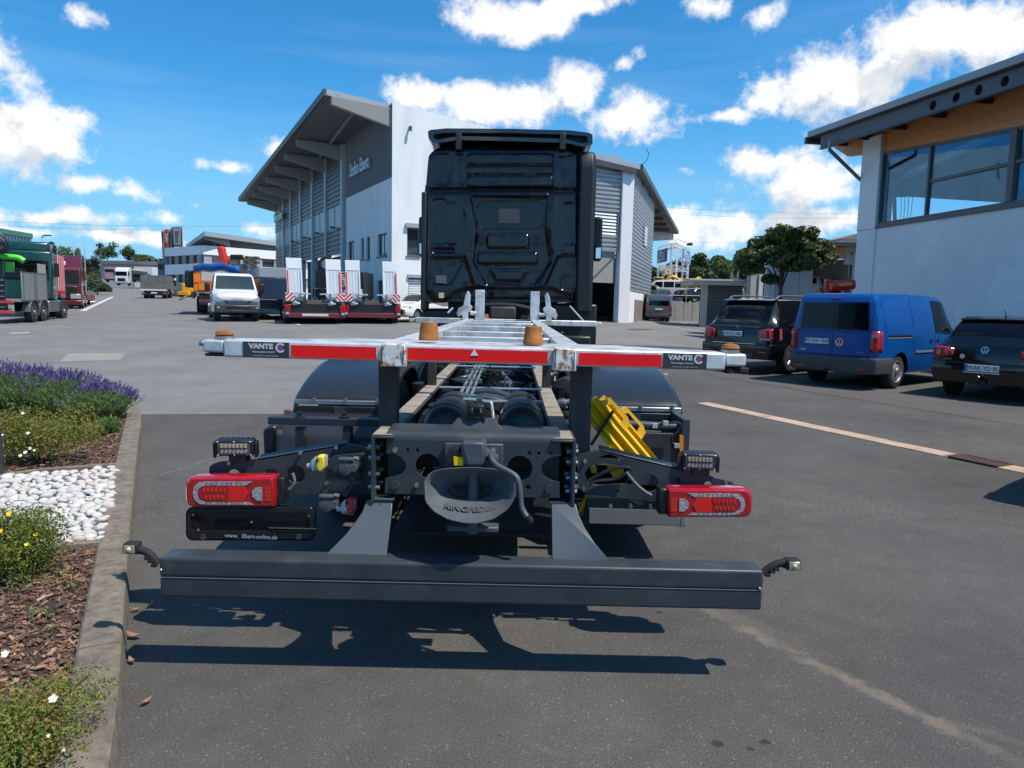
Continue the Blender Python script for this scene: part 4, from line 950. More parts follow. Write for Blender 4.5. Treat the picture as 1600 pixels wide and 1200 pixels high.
# ---------------------------------------------------------------- far left: green edged hall, long low warehouse, red roof
b0=P(-60,420,95); gh=thing('green_edged_hall','pale corrugated hall with a green roof edge at the left border','building',b0)
HX=Wall(P(50,400,95),(-.55,-.83)); HX.n=Vector((.83,-.55,0))
HX=Wall(P(50,400,95),(-1,.0)); HX.n=Vector((0,-1,0))
zt1=HX.sz(49,365.5)[1]; zt2=HX.sz(0,357)[1]; ul=HX.sz(0,380)[0]
sl_=(zt2-zt1)/ul; W2=25
b=MB(); n=60
for q in range(n):
 u0_,u1_=W2*q/n,W2*(q+.55)/n
 b.hexa([HX.pt(u,z,o)for z in(0,1)for u,o in((u0_,-.2),(u1_,-.2),(u1_,.06),(u0_,.06))][:0]or[HX.pt(u0_,0,-.02),HX.pt(u1_,0,-.02),HX.pt(u1_,0,.08),HX.pt(u0_,0,.08),HX.pt(u0_,zt1+sl_*u0_-.6,-.02),HX.pt(u1_,zt1+sl_*u1_-.6,-.02),HX.pt(u1_,zt1+sl_*u1_-.6,.08),HX.pt(u0_,zt1+sl_*u0_-.6,.08)])
CORR=M('pale_corrugated',(.46,.49,.49),.6,var=.04)
b.build('corrugation',CORR,gh,smooth=0)
MB().prism([HX.pt(0,0,-.03),HX.pt(W2,0,-.03),HX.pt(W2,zt1+sl_*W2-.6,-.03),HX.pt(0,zt1-.6,-.03)],(-16,20,0)).build('wall',CORR,gh)
MB().prism([HX.pt(-.5,zt1-.6,.4),HX.pt(W2,zt1+sl_*W2-.6,.4),HX.pt(W2,zt1+sl_*W2,.4),HX.pt(-.5,zt1,.4)],(-17,21,0)).build('roof',M('green_edge',(.10,.30,.22),.6),gh)
wh=thing('low_warehouse','long low grey warehouse with a brown roof behind the white tractor unit','building',P(205,440,190))
HX=Wall(P(158,430,190),(1,0)); HX.n=Vector((0,-1,0)); u1=HX.sz(260,420)[0]
HX.box(MB(),0,u1,0,HX.sz(200,413.5)[1],-20,0).build('wall',M('warehouse_grey',(.36,.37,.36),.8),wh)
HX.box(MB(),-1,u1+1,HX.sz(200,413.5)[1]+.01,HX.sz(200,408)[1],-22,1).build('roof',M('warehouse_roof',(.17,.145,.15),.8),wh)
HX.box(MB(),HX.sz(222,430)[0],HX.sz(250,430)[0],0,HX.sz(235,418)[1],.01,4).build('porch',M('porch_pale',(.6,.62,.62),.7),wh)
wh2=thing('white_depot','white flat depot building behind the row of flags','building',P(285,440,130))
HX=Wall(P(262,430,130),(1,0)); HX.n=Vector((0,-1,0)); u1=HX.sz(312,420)[0]
HX.box(MB(),0,u1,0,HX.sz(285,421)[1],-15,0).build('wall',OWHITE,wh2); HX.box(MB(),-.3,u1+.3,HX.sz(285,421)[1]+.01,HX.sz(285,419)[1],-15,.3).build('roof',GREYP,wh2)
for q in range(4):HX.box(MB(),1+q*1.3,1.9+q*1.3,HX.sz(285,437)[1],HX.sz(285,429)[1],.01,.05).build('window',PANE,wh2)
rh=thing('red_roof_house','house with a broad dark red tiled roof beside the flags','house',P(295,425,160))
a,c,d,e=P(284,421,158),P(312,421,158),P(312,402.5,166),P(285,402.5,166)
MB().hexa([a,c,d,e,a+ZV*.3,c+ZV*.3,d+ZV*.3,e+ZV*.3]).build('roof',M('red_tiles',(.17,.045,.04),.8,var=.2,vs=2),rh)
MB().hexa([Vector((q.x,q.y+1,0))for q in(a,c,d,e)]+[Vector((q.x,q.y+1,a.z))for q in(a,c,d,e)]).build('wall',M('warehouse_grey',(0,0,0)),rh)
h2=thing('distant_house','distant grey house with a mauve roof left of the flags','house',P(250,425,210))
a=P(243,428,210); HX=Wall(a,(1,0)); HX.n=Vector((0,-1,0)); HX.box(MB(),0,4.5,0,HX.sz(250,417)[1],-8,0).build('wall',M('warehouse_grey',(0,0,0)),h2)
MB().prism([HX.pt(-.4,HX.sz(250,417)[1],.4),HX.pt(5,HX.sz(250,417)[1],.4),HX.pt(4,HX.sz(250,409.5)[1],-4),HX.pt(.4,HX.sz(250,409.5)[1],-4)],(0,3,0)).build('roof',M('warehouse_roof',(0,0,0)),h2)
# ================================================================== the truck
truck=thing('truck','black cab lorry with an empty anthracite container chassis, seen from behind','truck',(-.16,6.5,.06))
TANP=M('worn_flange',(.29,.25,.20),.8,var=.25,vs=9,bump=.2,bs=60,col2=(.18,.14,.10),mix=(.52,.75),ms=12)
CX=-.16
def plx(name,outer,holes,Y,th,mat,par=truck,bevel=.0,**k):
 return MB().plate(outer,holes,lambda u,v:P(u,v,Y),(0,th,0)).build(name,mat,par,bevel=bevel,**k)
def pbox(b,x0,y0,x1,y1,Y0,Y1):
 """box whose near face spans those pixels at depth Y0"""
 a=P(x0,y0,Y0); c=P(x1,y1,Y0); return b.bx(a.x,c.x,Y0,Y1,min(a.z,c.z),max(a.z,c.z))
# ---- chassis rails: channels opening inward
zr1,zr0=.978,.69
for sd,xo in((1,-.602),(-1,.276)):
 b=MB(); y0,y1=3.07,11.8; t=.012; fw=.10
 prof=[(0,zr0),(fw,zr0),(fw,zr0+t),(t,zr0+t),(t,zr1-t),(fw,zr1-t),(fw,zr1),(0,zr1)]
 b.prism([Vector((xo+sd*u,y0,z))for u,z in prof],(0,y1-y0,0)); r=b.build('chassis_rail',DGREY,truck,bevel=.004)
 n=5
 for q in range(n):
  ya,yb=y0+.015+(6.9-y0)*q/n,y0+(6.9-y0)*(q+1)/n
  MB().bx(xo+sd*.004,xo+sd*(fw-.012),ya,yb,zr1+.0005,zr1+.006).build('wear_strip',TANP,r,bevel=.002)
 for yy in(3.12,3.2):
  for zz_ in(.74,.80,.87,.92):MB().cyl((xo-sd*.02,yy,zz_),(xo+sd*.03,yy,zz_),.011,n=6).build('bolt',STEEL,r)
 for q in range(14):
  MB().cyl((xo-sd*.016,3.6+q*.21,.90-.1*(q%2)),(xo,3.6+q*.21,.90-.1*(q%2)),.014,n=6).build('bolt',BLACK,r)
# ---- rear cross member with lightening holes
def z7(x,y):return(560+x/4,540+y/4)
notchR=[z7(1265+math.cos(a)*-0,0)for a in()]
outer=[z7(178,590),z7(1262,606),z7(1266,690)]
outer+=[z7(1215-72*math.sin(t)*1.0+45*(1-math.sin(t)),770-82*math.cos(t))for t in[PI*i/12 for i in range(0,13)]]
outer+=[z7(1258,852),z7(1258,950),z7(1200,952),z7(165,925),z7(168,832),z7(190,826)]
outer+=[z7(222+76*math.sin(t)-40*(1-math.sin(t)),750+76*math.cos(t))for t in[PI*i/12 for i in range(0,13)]]
outer+=[z7(172,672)]
holes=[[z7(*p)for p in circ(432,752,76,28)],[z7(*p)for p in circ(1008,768,80,28)]]
for(x,y,r)in((308,652,11),(370,654,11),(1070,670,11),(1128,672,11),(1203,673,13),(365,868,17),(1060,884,17)):holes.append([z7(*p)for p in circ(x,y,r,10)])
cm=plx('rear_crossmember',outer,holes,3.085,.014,DGREY,bevel=.003)
a,c=P(*z7(178,590),3.085),P(*z7(1262,606),3.085)
zt_c=(a.z+c.z)/2
b=MB(); nb_=6; prof=[(.0,-.0)]+[(.045-.045*math.cos(PI/2*i/nb_),.042*math.sin(PI/2*i/nb_))for i in range(nb_+1)]+[(.20,.042),(.20,.030),(.05,.030),(.014,.0)]
b.loft([[Vector((x,3.085+u,zt_c+v-.002))for u,v in prof]for x in(a.x,c.x)]); b.build('top_flange',DGREY,cm,smooth=50)
for(x,y,r,m_)in((232,650,.012,STEEL),(230,868,.02,DGREY),(1192,893,.02,DGREY),(365,868,.011,STEEL)):
 p=P(*z7(x,y),3.085); MB().cyl(p,p+Vector((0,-.014,0)),r,n=6).build('bolt',m_,cm)
for xx in(-.50,.17):MB().bx(xx-.05,xx+.05,3.2,3.26,zr0+.02,zr1-.04).build('crossmember_gusset',DGREY,truck)
# ---- drawbar coupling
plx('coupling_plate',[z7(540,612),z7(905,618),z7(905,770),z7(540,765)],[[z7(*p)for p in circ(720,700,60,20)]],3.05,.03,DGREY2,bevel=.004)
cpl=MB()
pc=P(*z7(720,690),2.97)
hd=[z7(640,605),z7(795,607),z7(800,660),z7(780,760),z7(660,757),z7(640,680)]
cpl.plate(hd,[],lambda u,v:P(u,v,2.95),(0,.12,0))
cb_=cpl.build('coupling_body',DGREY2,truck,bevel=.018,seg=3)
text('RINGFEDER',.016,M('faded_print',(.10,.11,.12),.6),cb_,P(*z7(718,606),2.985)+Vector((0,.03,.012)),(1,0,0),(0,.95,.1),ext=.001)
for(x,y)in((595,660),(800,665),(838,662),(855,700)):
 p=P(*z7(x,y),3.03); MB().cyl(p+Vector((0,.03,0)),p+Vector((0,-.03,0)),.014,n=8).build('bolt',STEEL,cb_)
p=P(*z7(600,690),3.0); MB().cyl(p+Vector((0,.06,.0)),p+Vector((0,-.02,0)),.032,n=14).build('lock_knob',BLACK,cb_)
yt=plx('warning_tag',[z7(595,695),z7(655,698),z7(655,750),z7(598,748)],[],2.965,.006,YEL,cb_)
MB().tube([P(*z7(*q),2.99)for q in((650,690),(700,686),(760,682),(800,665))],.004,6).build('tag_wire',BLACK,cb_)
# funnel mouth
oz=[(408,850),(440,800),(480,778),(560,765),(720,758),(860,770),(945,792),(978,830),(982,900),(974,965),(930,1030),(850,1085),(740,1115),(660,1112),(560,1090),(470,1040),(415,975)]
def rsmp(pts,n):
 q=pts+[pts[0]]; L_=[0]
 for a_,c_ in zip(q,q[1:]):L_.append(L_[-1]+math.dist(a_,c_))
 out=[]
 for i in range(n):
  t=L_[-1]*i/n; k=max(j for j in range(len(L_)-1)if L_[j]<=t); f_=(t-L_[k])/(L_[k+1]-L_[k]); out.append((q[k][0]+(q[k+1][0]-q[k][0])*f_,q[k][1]+(q[k+1][1]-q[k][1])*f_))
 return out
oz=rsmp(oz,56); zc_=(700,905)
def ringz(f,g,Y,ofs=0.):
 out=[]
 for x,y in oz:
  yy=zc_[1]+(y-zc_[1])*g
  out.append(P(*z7(zc_[0]+(x-zc_[0])*f,yy),Y-.085*(yy-zc_[1])/200))
 return out
ringsF=[ringz(1.0,1.0,2.885),ringz(.985,.975,2.878),ringz(.95,.93,2.886),ringz(.86,.76,2.93),ringz(.66,.46,2.985),ringz(.50,.28,3.01),ringz(.46,.24,3.06)]
ringsB=[ringz(.42,.22,3.07),ringz(.66,.52,3.0),ringz(.88,.80,2.94),ringz(.985,.98,2.885)]
b=MB(); rr=ringsF+ringsB; n=56; vs=[p for r in rr for p in r]; fs=[]
for k in range(len(rr)):
 k2=(k+1)%len(rr)
 for i in range(n):fs.append((k*n+i,k*n+(i+1)%n,k2*n+(i+1)%n,k2*n+i))
b.add(vs,fs); fn_=b.build('coupling_funnel',M('cast_light',(.092,.104,.114),.48,var=.2,vs=9,bump=.15,bs=90),truck,smooth=60)
pA,pB=P(*z7(700,1061),2.93-.066),P(*z7(700,999),2.985-.040)
upd=(pB-pA).normalized(); nrm=Vector((1,0,0)).cross(upd)
tx_=text('RINGFEDER',.062,M('cast_light',(0,0,0)),fn_,pA.lerp(pB,.45)+nrm*.0045+Vector((-.002,0,0)),(1,0,-.01),upd,ext=.0025,sx=.66,bold=.0004)
for v in tx_.data.vertices:v.co+=nrm*((v.co.x-pA.x)**2*1.35)
MB().bx(pc.x-.08,pc.x+.08,2.975,2.995,zr0-.055,zr0-.04).build('coupling_jaw',BLACK,fn_)
MB().cyl((pc.x,3.0,.58),(pc.x,3.0,.86),.024,n=16).build('coupling_pin',DGREY2,fn_)
MB().bx(pc.x-.11,pc.x+.11,2.99,3.06,.585,.61).build('coupling_bed',DGREY2,fn_,bevel=.006)
lv=[((828,688),3.0),((836,715),2.975),((870,752),2.95),((935,785),2.93),((985,820),2.915),((1005,870),2.905),((1012,950),2.90),((1020,1010),2.895),((1045,1058),2.885),((1068,1088),2.875)]
MB().tube(smoothpts([P(*z7(*q),Y)for q,Y in lv],4),.0125,10).build('release_lever',DGREY2,truck)
p=P(*z7(1068,1088),2.875); MB().lathe([(0,-.02),(.014,-.014),(.017,0),(.014,.014),(0,.02)],p,(.3,0,-1),12).build('lever_knob',BLACK,truck)
# ---- camera on its folded bracket
MB().plate([z7(520,568),z7(620,452),z7(848,455),z7(942,576)],[],lambda u,v:P(u,v,3.15+(.05 if v<670 else 0)),(0,.01,0)).build('camera_bracket',DGREY,truck,bevel=.002)
rc=thing('reversing_camera','small black reversing camera standing on the folded grey bracket','camera',P(*z7(735,450),3.2))
b=MB(); pbox(b,*z7(684,372),*z7(786,446),3.18,3.25); b.build('housing',BLACK,rc,bevel=.008)
plx('face',[z7(*q)for q in rrect(692,380,778,428,8)],[],3.172,.007,M('cam_face',(.02,.02,.022),.25),rc)
p=P(*z7(738,404),3.17); MB().lathe([(.016,0),(.016,-.006),(.010,-.008),(0,-.006)],p,(0,1,0),20).build('lens',GLASS,rc)
for q in range(8):
 a_=q*PI/4; pp=P(*z7(738+(26 if abs(math.cos(a_))>.5 else 0)*math.copysign(1,math.cos(a_)),404+14*math.sin(a_)),3.170); MB().lathe([(.003,0),(.002,-.003),(0,-.003)],pp,(0,1,0),8).build('led',CLEARL,rc)
for x in(682,790):
 p=P(*z7(x,402),3.2); MB().beam(p+Vector((0,0,.03)),p+Vector((0,0,-.05)),.005,.035,(0,1,0)).build('yoke',BLACK,rc)
# ---- air tanks
for(x,r_)in((540,.110),(1018,.110)):
 c_=P(*z7(x,520),3.42)
 b=MB(); q=r_
 b.lathe([(0,-.06),(q*.45,-.052),(q*.8,-.03),(q*.96,0),(q,.03),(q,.62),(q*.9,.68),(0,.7)],c_,(0,1,0),36); t_=b.build('air_tank',M('tank_black',(.018,.02,.023),.45,var=.15,vs=4),truck,smooth=50)
 for yy in(.07,.11,.42):MB().lathe([(q+.001,yy-.012),(q+.006,yy-.01),(q+.006,yy+.01),(q+.001,yy+.012)],c_,(0,1,0),36).build('strap',BLACK,t_)
# ---- pipes with green clips
def pth(pts,r,name,mat,par=truck,n=8,k=4):return MB().tube(smoothpts(pts,k),r,n).build(name,mat,par)
PIPE=M('zinc_pipe',(.60,.64,.64),.25,metal=.75)
GRN=M('green_clip',(.03,.10,.085),.45)
pa,pb_=P(*z7(655,340),3.86),P(*z7(762,118),6.6)
for q in(-1,0,1):MB().tube([pa+Vector((q*.033,0,0)),pa.lerp(pb_,.5)+Vector((q*.033,0,.004)),pb_+Vector((q*.033,0,0))],.0105,8).build('air_pipe',PIPE,truck)
for t in(.03,.38,.72,.97):
 c_=pa.lerp(pb_,t); MB().box(c_+Vector((0,0,.004)),(.135,.035,.034)).build('pipe_clip',GRN,truck,bevel=.005)
 MB().box(c_+Vector((0,0,.023)),(.05,.02,.01)).build('pipe_clip_screw',STEEL,truck)
p0=P(*z7(610,345),3.84); p1=P(*z7(800,350),3.82)
pth([p0+Vector((-.03,0,-.12)),p0,p1,p1+Vector((.03,-.02,-.03)),p1+Vector((.045,-.10,-.16)),p1+Vector((.045,-.12,-.25))],.0105,'air_pipe',PIPE)
MB().cyl(p1,P(*z7(1150,355),3.82),.0105,n=8).build('air_pipe',PIPE,truck)
MB().box(P(*z7(757,347),3.82),(.03,.03,.03)).build('pipe_clip',GRN,truck)
for yy,zz_ in((4.75,1.0),(6.2,1.02)):MB().cyl((-.48,yy,zz_),(.2,yy,zz_),.009,n=8).build('air_pipe',PIPE,truck)
# ---- cross members, axle, springs, valves between the rails
b=MB(); N_=14
up_=[Vector((CX-.43+.86*i/N_,4.42,.86+.13*math.exp(-((i-N_/2)/4.2)**2)))for i in range(N_+1)]
lo_=[Vector((q.x,4.42,(.80+.11*math.exp(-((i-N_/2)/3.0)**2))if 2<i<N_-2 else.74))for i,q in enumerate(up_)]
b.loft([[a_,c_,c_+Vector((0,.34,0)),a_+Vector((0,.34,.02))]for a_,c_ in zip(up_,lo_)]); b.build('arched_crossmember',DGREY,truck,bevel=.01,smooth=50)
for yy,zz_ in((3.8,.80),(5.6,.82),(7.2,.84),(8.4,.84)):MB().bx(CX-.425,CX+.425,yy,yy+.12,zz_-.12,zz_+.06).build('crossmember',BLACK,truck,bevel=.008)
AXM=M('axle_black',(.022,.023,.025),.55,var=.25,vs=8,bump=.15)
for yy in(5.25,6.65):
 ax_=MB().cyl((CX-1.0,yy,.52),(CX+1.0,yy,.52),.085,n=16).build('axle',AXM,truck)
 MB().lathe([(0,-.24),(.1,-.23),(.19,-.14),(.22,0),(.19,.14),(.1,.23),(0,.24)],(CX,yy,.54),(0,1,0),20).build('differential',AXM,ax_)
 for sx_1 in(-.52,.52):
  for dy in(-.35,.35):MB().lathe([(.10,0),(.13,.04),(.12,.09),(.135,.14),(.12,.2),(.10,.24)],(CX+sx_1,yy+dy,.58),(0,0,1),20).build('air_spring',RUBBER,truck)
  MB().cyl((CX+sx_1*.9,yy-.2,.55),(CX+sx_1*.95,yy-.25,1.0),.045,n=12).build('shock_absorber',BLACK,truck)
rnd=random.Random(21)
for k in range(34):
 y0=rnd.uniform(4.6,8.6); x0=CX+rnd.uniform(-.36,.36); z0=rnd.uniform(.82,.98)
 pts=[Vector((x0,y0,z0))]
 for q in range(4):pts.append(pts[-1]+Vector((rnd.uniform(-.12,.12),rnd.uniform(-.05,.3),rnd.uniform(-.05,.05))))
 pth(pts,rnd.choice((.006,.008,.011)),'hose',rnd.choice((BLACK,BLACK,RUBBER,STEEL)))
for k in range(16):
 MB().box((CX+rnd.uniform(-.34,.34),rnd.uniform(4.8,7.8),rnd.uniform(.82,.95)),(rnd.uniform(.05,.13),rnd.uniform(.06,.15),rnd.uniform(.05,.12)),Matrix.Rotation(rnd.uniform(0,1.5),3,'Z')).build('valve_block',rnd.choice((BLACK,AXM,STEEL)),truck,bevel=.008)
for k in range(12):
 y0=3.5+k*.27; MB().lathe([(.02,0),(.03,.02),(.03,.05),(.02,.06),(.02,.09)],(.29,y0,rnd.uniform(.84,.96)),(1,0,rnd.uniform(-.3,.4)),10).build('fitting',rnd.choice((STEEL,BLACK,AXM)),truck)
MB().lathe([(.0,-.02),(.09,0),(.1,.05),(.1,.14),(.07,.2),(0,.2)],P(880,612,5.0),(.4,1,0),18).build('brake_chamber',AXM,truck)
MB().bx(CX-.42,CX+.42,3.5,9.6,.40,.42).build('underfloor_shield',BLACK,truck)
# ---- wheels and mudguards
TYRE=M('tyre',(.018,.018,.018),.85,var=.2,vs=20,bump=.35,bs=14)
def wheel(c_,r,w,par,ax=(1,0,0),rim=RIMAL,dish=.1):
 h=w/2
 t_=MB().lathe([(r*.58,-h),(r*.86,-h*1.02),(r*.96,-h*.9),(r,-h*.68),(r,h*.68),(r*.96,h*.9),(r*.86,h*1.02),(r*.58,h)],c_,ax,40).build('wheel',TYRE,par,smooth=35)
 MB().lathe([(r*.60,-h*.9),(r*.56,-h*.8),(r*.54,h*.4-dish),(r*.2,h*.55-dish),(r*.18,h*.8),(0,h*.8)],c_,ax,28).build('rim',rim,t_)
 return t_
for yy in(5.35,6.75):
 for x0,x1 in((-1.37,-.80),(.50,1.07)):
  for q in(0,1):
   xc=x0+.15 if q==0 else x1-.15; wheel((xc,yy,.505),.505,.285,truck,rim=STEEL)
  cy=yy+.02; R_m=.60
  arc=[(cy-5.37+q.x,q.y)for q in smoothpts([Vector(w)for w in((4.60,.93,0),(4.66,.972,0),(4.84,1.035,0),(5.08,1.09,0),(5.3,1.116,0),(5.55,1.116,0),(5.8,1.06,0),(5.96,.94,0),(6.03,.78,0))],3)]
  b=MB(); t=.014; xa,xb=x0-.03,x1+.03
  sec=lambda y,z,s_:[Vector((x,y,z+dz))for x,dz in((xa,-.10),(xa+.003,-.03),(xa+.02,-.006),(xa+.05,0),(xb-.05,0),(xb-.02,-.006),(xb-.003,-.03),(xb,-.06),(xb-.01,-.06),(xb-.015,-.03),(xb-.05,-.014),(xa+.05,-.014),(xa+.015,-.03),(xa+.01,-.10))]
  b.loft([sec(y,z,0)for y,z in arc]); mg=b.build('mudguard',M('mudguard_plastic',(.020,.023,.027),.30,var=.2,vs=3,bump=.04,bs=40),truck,smooth=45)
  if yy<6:
   yl,zl=arc[0]
   b=MB(); b.bx(xa+.02,xb-.02,yl-.05,yl-.005,zl-.035,zl-.005); b.build('trim_bar',STEEL,mg,bevel=.004)
   MB().bx(xa+.03,xb-.04,yl-.075,yl-.052,zl-.085,zl-.04).build('flap_rail',BLACK,mg,bevel=.004)
   MB().hexa([Vector((x,y,z))for z,dy in((zl-.36,-.16),(zl-.05,-.03))for x,y in((xa+.01,yl+dy-.012),(xb-.01,yl+dy-.012),(xb-.01,yl+dy),(xa+.01,yl+dy))]).build('spray_flap',M('flap_grey',(.05,.054,.058),.6,var=.25,vs=5,bump=.1),mg,bevel=.004)
   for q in range(3):MB().cyl((xa+.15+q*.2,yl-.06,zl-.02),(xa+.15+q*.2,yl-.06,zl+.01),.012,n=8).build('bolt',STEEL,mg)
   MB().bx((xa+xb)/2-.03,(xa+xb)/2+.03,yl-.09,yl-.06,zl-.30,zl-.04).build('flap_bracket',DGREY,mg)
   MB().lathe([(.012,0),(.016,.001),(.016,.004),(0,.004)],((xa+xb)/2+.05,cy-.32,.515+math.sqrt(R_m**2-.32**2)+.0),(0,-.5,.86),12).build('hole_plug',INK,mg)
for sx_1 in(-1.03,1.03):wheel((CX+sx_1,11.3,.60),.505,.32,truck,rim=STEEL)
# ---- posts from chassis to container frame
OLDB=M('worn_black_steel',(.035,.033,.032),.6,var=.5,vs=6,bump=.15,bs=50,stretch=(3,3,.6))
for(xa,xb,yt_,yb_)in((591,620,566,668),(893,922,575,700)):
 a_,c_=P(xa,yt_,3.32),P(xb,yb_,3.32); MB().bx(a_.x,c_.x,3.32,3.40,c_.z-.05,a_.z+.02).build('frame_post',OLDB,truck,bevel=.006)
 MB().bx(a_.x-.02,c_.x+.02,3.31,3.44,c_.z-.065,c_.z-.05).build('post_foot',DGREY,truck)
for yy in(5.0,7.0,9.2):
 for x_ in(-.56,.24):MB().bx(x_-.03,x_+.03,yy,yy+.06,zr1,1.28).build('frame_post',OLDB,truck,bevel=.005)
# ---- container frame
zt,zb_f=1.372,1.298
def topz(x):return 1.372-.012*(x+1.385)/2.43
for x0,x1 in((-.625,-.515),(.225,.335)):
 MB().bx(x0,x1,3.5,9.56,1.27,1.362).build('frame_rail',GALV,truck,bevel=.008)
for yy in(4.45,5.35,6.7,8.0,9.1):MB().bx(-.513,.223,yy,yy+.07,1.275,1.352).build('frame_slat',GALV,truck,bevel=.006)
plan=[(-1.285,3.20),(.945,3.20),(.945,3.36),(.75,3.40),(.52,3.62),(-.80,3.62),(-1.02,3.40),(-1.285,3.36)]
b=MB(); b.loft([[Vector((x,y,topz(x)-d))for x,y in plan]for d in(.078,0)]); rb=b.build('rear_beam',GALV,truck,bevel=.010,seg=3)
for sg,xe,xi in((-1,-1.385,-1.284),(1,1.045,.944)):
 b=MB(); b.loft([[Vector((x,y,topz(x)-.004-d))for x,y in((xi,3.203),(xi,3.355),(xe,3.33),(xe,3.225))]for d in(.056,0)]); b.build('beam_end',GALV,rb,bevel=.010,seg=3)
# reflective tapes and makers' plates on the near face
def face(px0,px1,d0,d1,name,mat,off=.003,par=rb):
 x0=P(px0,545,3.2).x; x1=P(px1,545,3.2).x
 return MB().hexa([Vector((x,y,topz(x)-d))for d in(d1,d0)for x,y in((x0,3.2-off),(x1,3.2-off),(x1,3.1995),(x0,3.1995))]).build(name,mat,par)
TAPE=M('red_reflective_tape',(.86,.010,.012),.35,spec=.3,var=.08,vs=30)
TAPEW=M('worn_reflective_tape',(.86,.010,.012),.35,spec=.3,col2=(.42,.40,.38),mix=(.535,.56),ms=11)
PLB=M('maker_plate',(.035,.037,.045),.4)
face(455,588,.016,.070,'reflective_tape',TAPE); face(905,1034,.016,.070,'reflective_tape',TAPE)
face(637,672,.014,.068,'reflective_tape',TAPE); face(672,712,.014,.068,'reflective_tape',TAPEW); face(712,795,.014,.068,'reflective_tape',TAPE); face(795,838,.014,.068,'reflective_tape',TAPEW); face(838,856,.014,.068,'reflective_tape',TAPE)
for px0,px1 in((380,452),(1037,1105)):
 pl=face(px0,px1,.006,.076,'maker_plate',PLB,.004)
 x0,x1=P(px0,545,3.2).x,P(px1,545,3.2).x; xm=(x0+x1)/2; w=x1-x0; z_=topz(xm)
 text('VANTE',.030,M('plate_print',(.55,.56,.57),.5),pl,(xm-.022,3.195,z_-.026),(1,0,-.005),ZV,ext=.0006,sx=1.12,bold=.0016)
 text('Fahrzeugbau GmbH',.0125,_M['plate_print'],pl,(xm-.012,3.195,z_-.050),(1,0,-.005),ZV,ext=.0006)
 text('36124 Eichenzell  Tel. 06659  www.vantec',.0065,_M['plate_print'],pl,(xm+.0,3.195,z_-.067),(1,0,-.005),ZV,ext=.0005)
 cx_,cz_=xm+w*.315,z_-.030
 arc=[math.radians(35+290*i/16)for i in range(17)]
 o2=[(cx_+.022*math.cos(t),cz_+.022*math.sin(t))for t in arc]+[(cx_+.0135*math.cos(t),cz_+.0135*math.sin(t))for t in reversed(arc)]
 MB().plate(o2,[],lambda u,v:(u,3.1945,v),(0,.001,0)).build('logo_ring',_M['plate_print'],pl)
 MB().plate(circ(cx_+.001,cz_,.0115,16),[],lambda u,v:(u,3.1942,v),(0,.001,0)).build('logo_core',M('logo_purple',(.25,.05,.22),.5),pl)
tri=P(741,552,3.2)
MB().plate([(-.018,-.012),(.018,-.012),(.006,.006),(0,.016),(-.006,.006)],[],lambda u,v:(tri.x+u,3.194,tri.z+v+.002),(0,.002,0)).build('tape_emblem',M('emblem_white',(.75,.72,.72),.4),rb)
WORN=M('worn_white_plate',(.62,.61,.58),.5,metal=.2,col2=(.32,.15,.06),mix=(.52,.62),ms=34,var=.2,vs=20)
for x0,x1 in((592,634),(864,902)):
 a_,c_=P(x0,545,3.15).x,P(x1,545,3.15).x; z_=topz((a_+c_)/2)
 b=MB(); b.hexa([Vector(v)for v in((a_,3.155,z_-.098),(c_,3.155,z_-.098),(c_,3.36,z_-.098),(a_,3.36,z_-.098),(a_+.008,3.165,z_+.003),(c_-.006,3.165,z_+.003),(c_-.006,3.36,z_+.003),(a_+.008,3.36,z_+.003))]); sk=b.build('guide_socket',WORN,truck,bevel=.006)
 for xx in(a_+.012,c_-.012):MB().bx(xx-.002,xx+.002,3.153,3.157,z_-.085,z_-.01).build('slot',INK,sk)
def cone(px,pyb,h,r,Y,name='guide_cone',rt=.82):
 c_=P(px,pyb,Y); MB().lathe([(0,-.004),(r,-.004),(r*1.0,h*.12),(r*.98,h*.14),(r*rt,h*.97),(r*rt*.93,h),(0,h)],c_,(0,0,1),28).build(name,RUST,truck)
cone(670,530,.080,.047,3.38); cone(833,537,.080,.047,3.38)
cone(757,502.5,.10,.06,9.66); cone(820,504.5,.10,.06,9.66)
for px,py in((351,523.5),(1141,549.5)):
 c_=P(px,py,3.28); c_.z=topz(c_.x)-.001
 MB().lathe([(.042,0),(.042,.012),(.036,.014)],c_,(0,0,1),20).build('twistlock_collar',STEEL,truck)
 MB().lathe([(.036,.014),(.042,.02),(.034,.034),(.012,.040),(0,.040)],c_,(0,0,1),20).build('twistlock',RUST,truck)
p=P(315,536,3.27); MB().lathe([(0,-.014),(.012,-.008),(.014,0),(.012,.01),(.006,.02),(.006,.04)],p,(1,0,0),12).build('twistlock_handle',STEEL,truck)
a_,c_=P(323,550,3.25),P(372,556,3.25); MB().bx(a_.x,c_.x,3.22,3.34,c_.z-.002,a_.z-.002).build('lock_pad',RUBBER,truck,bevel=.007)
for x0,x1 in((1131,1142),(1153,1167)):
 a_,c_=P(x0,575,3.25),P(x1,583,3.25); MB().bx(a_.x,c_.x,3.22,3.30,c_.z,a_.z+.004).build('lock_pad',RUBBER,truck,bevel=.006)
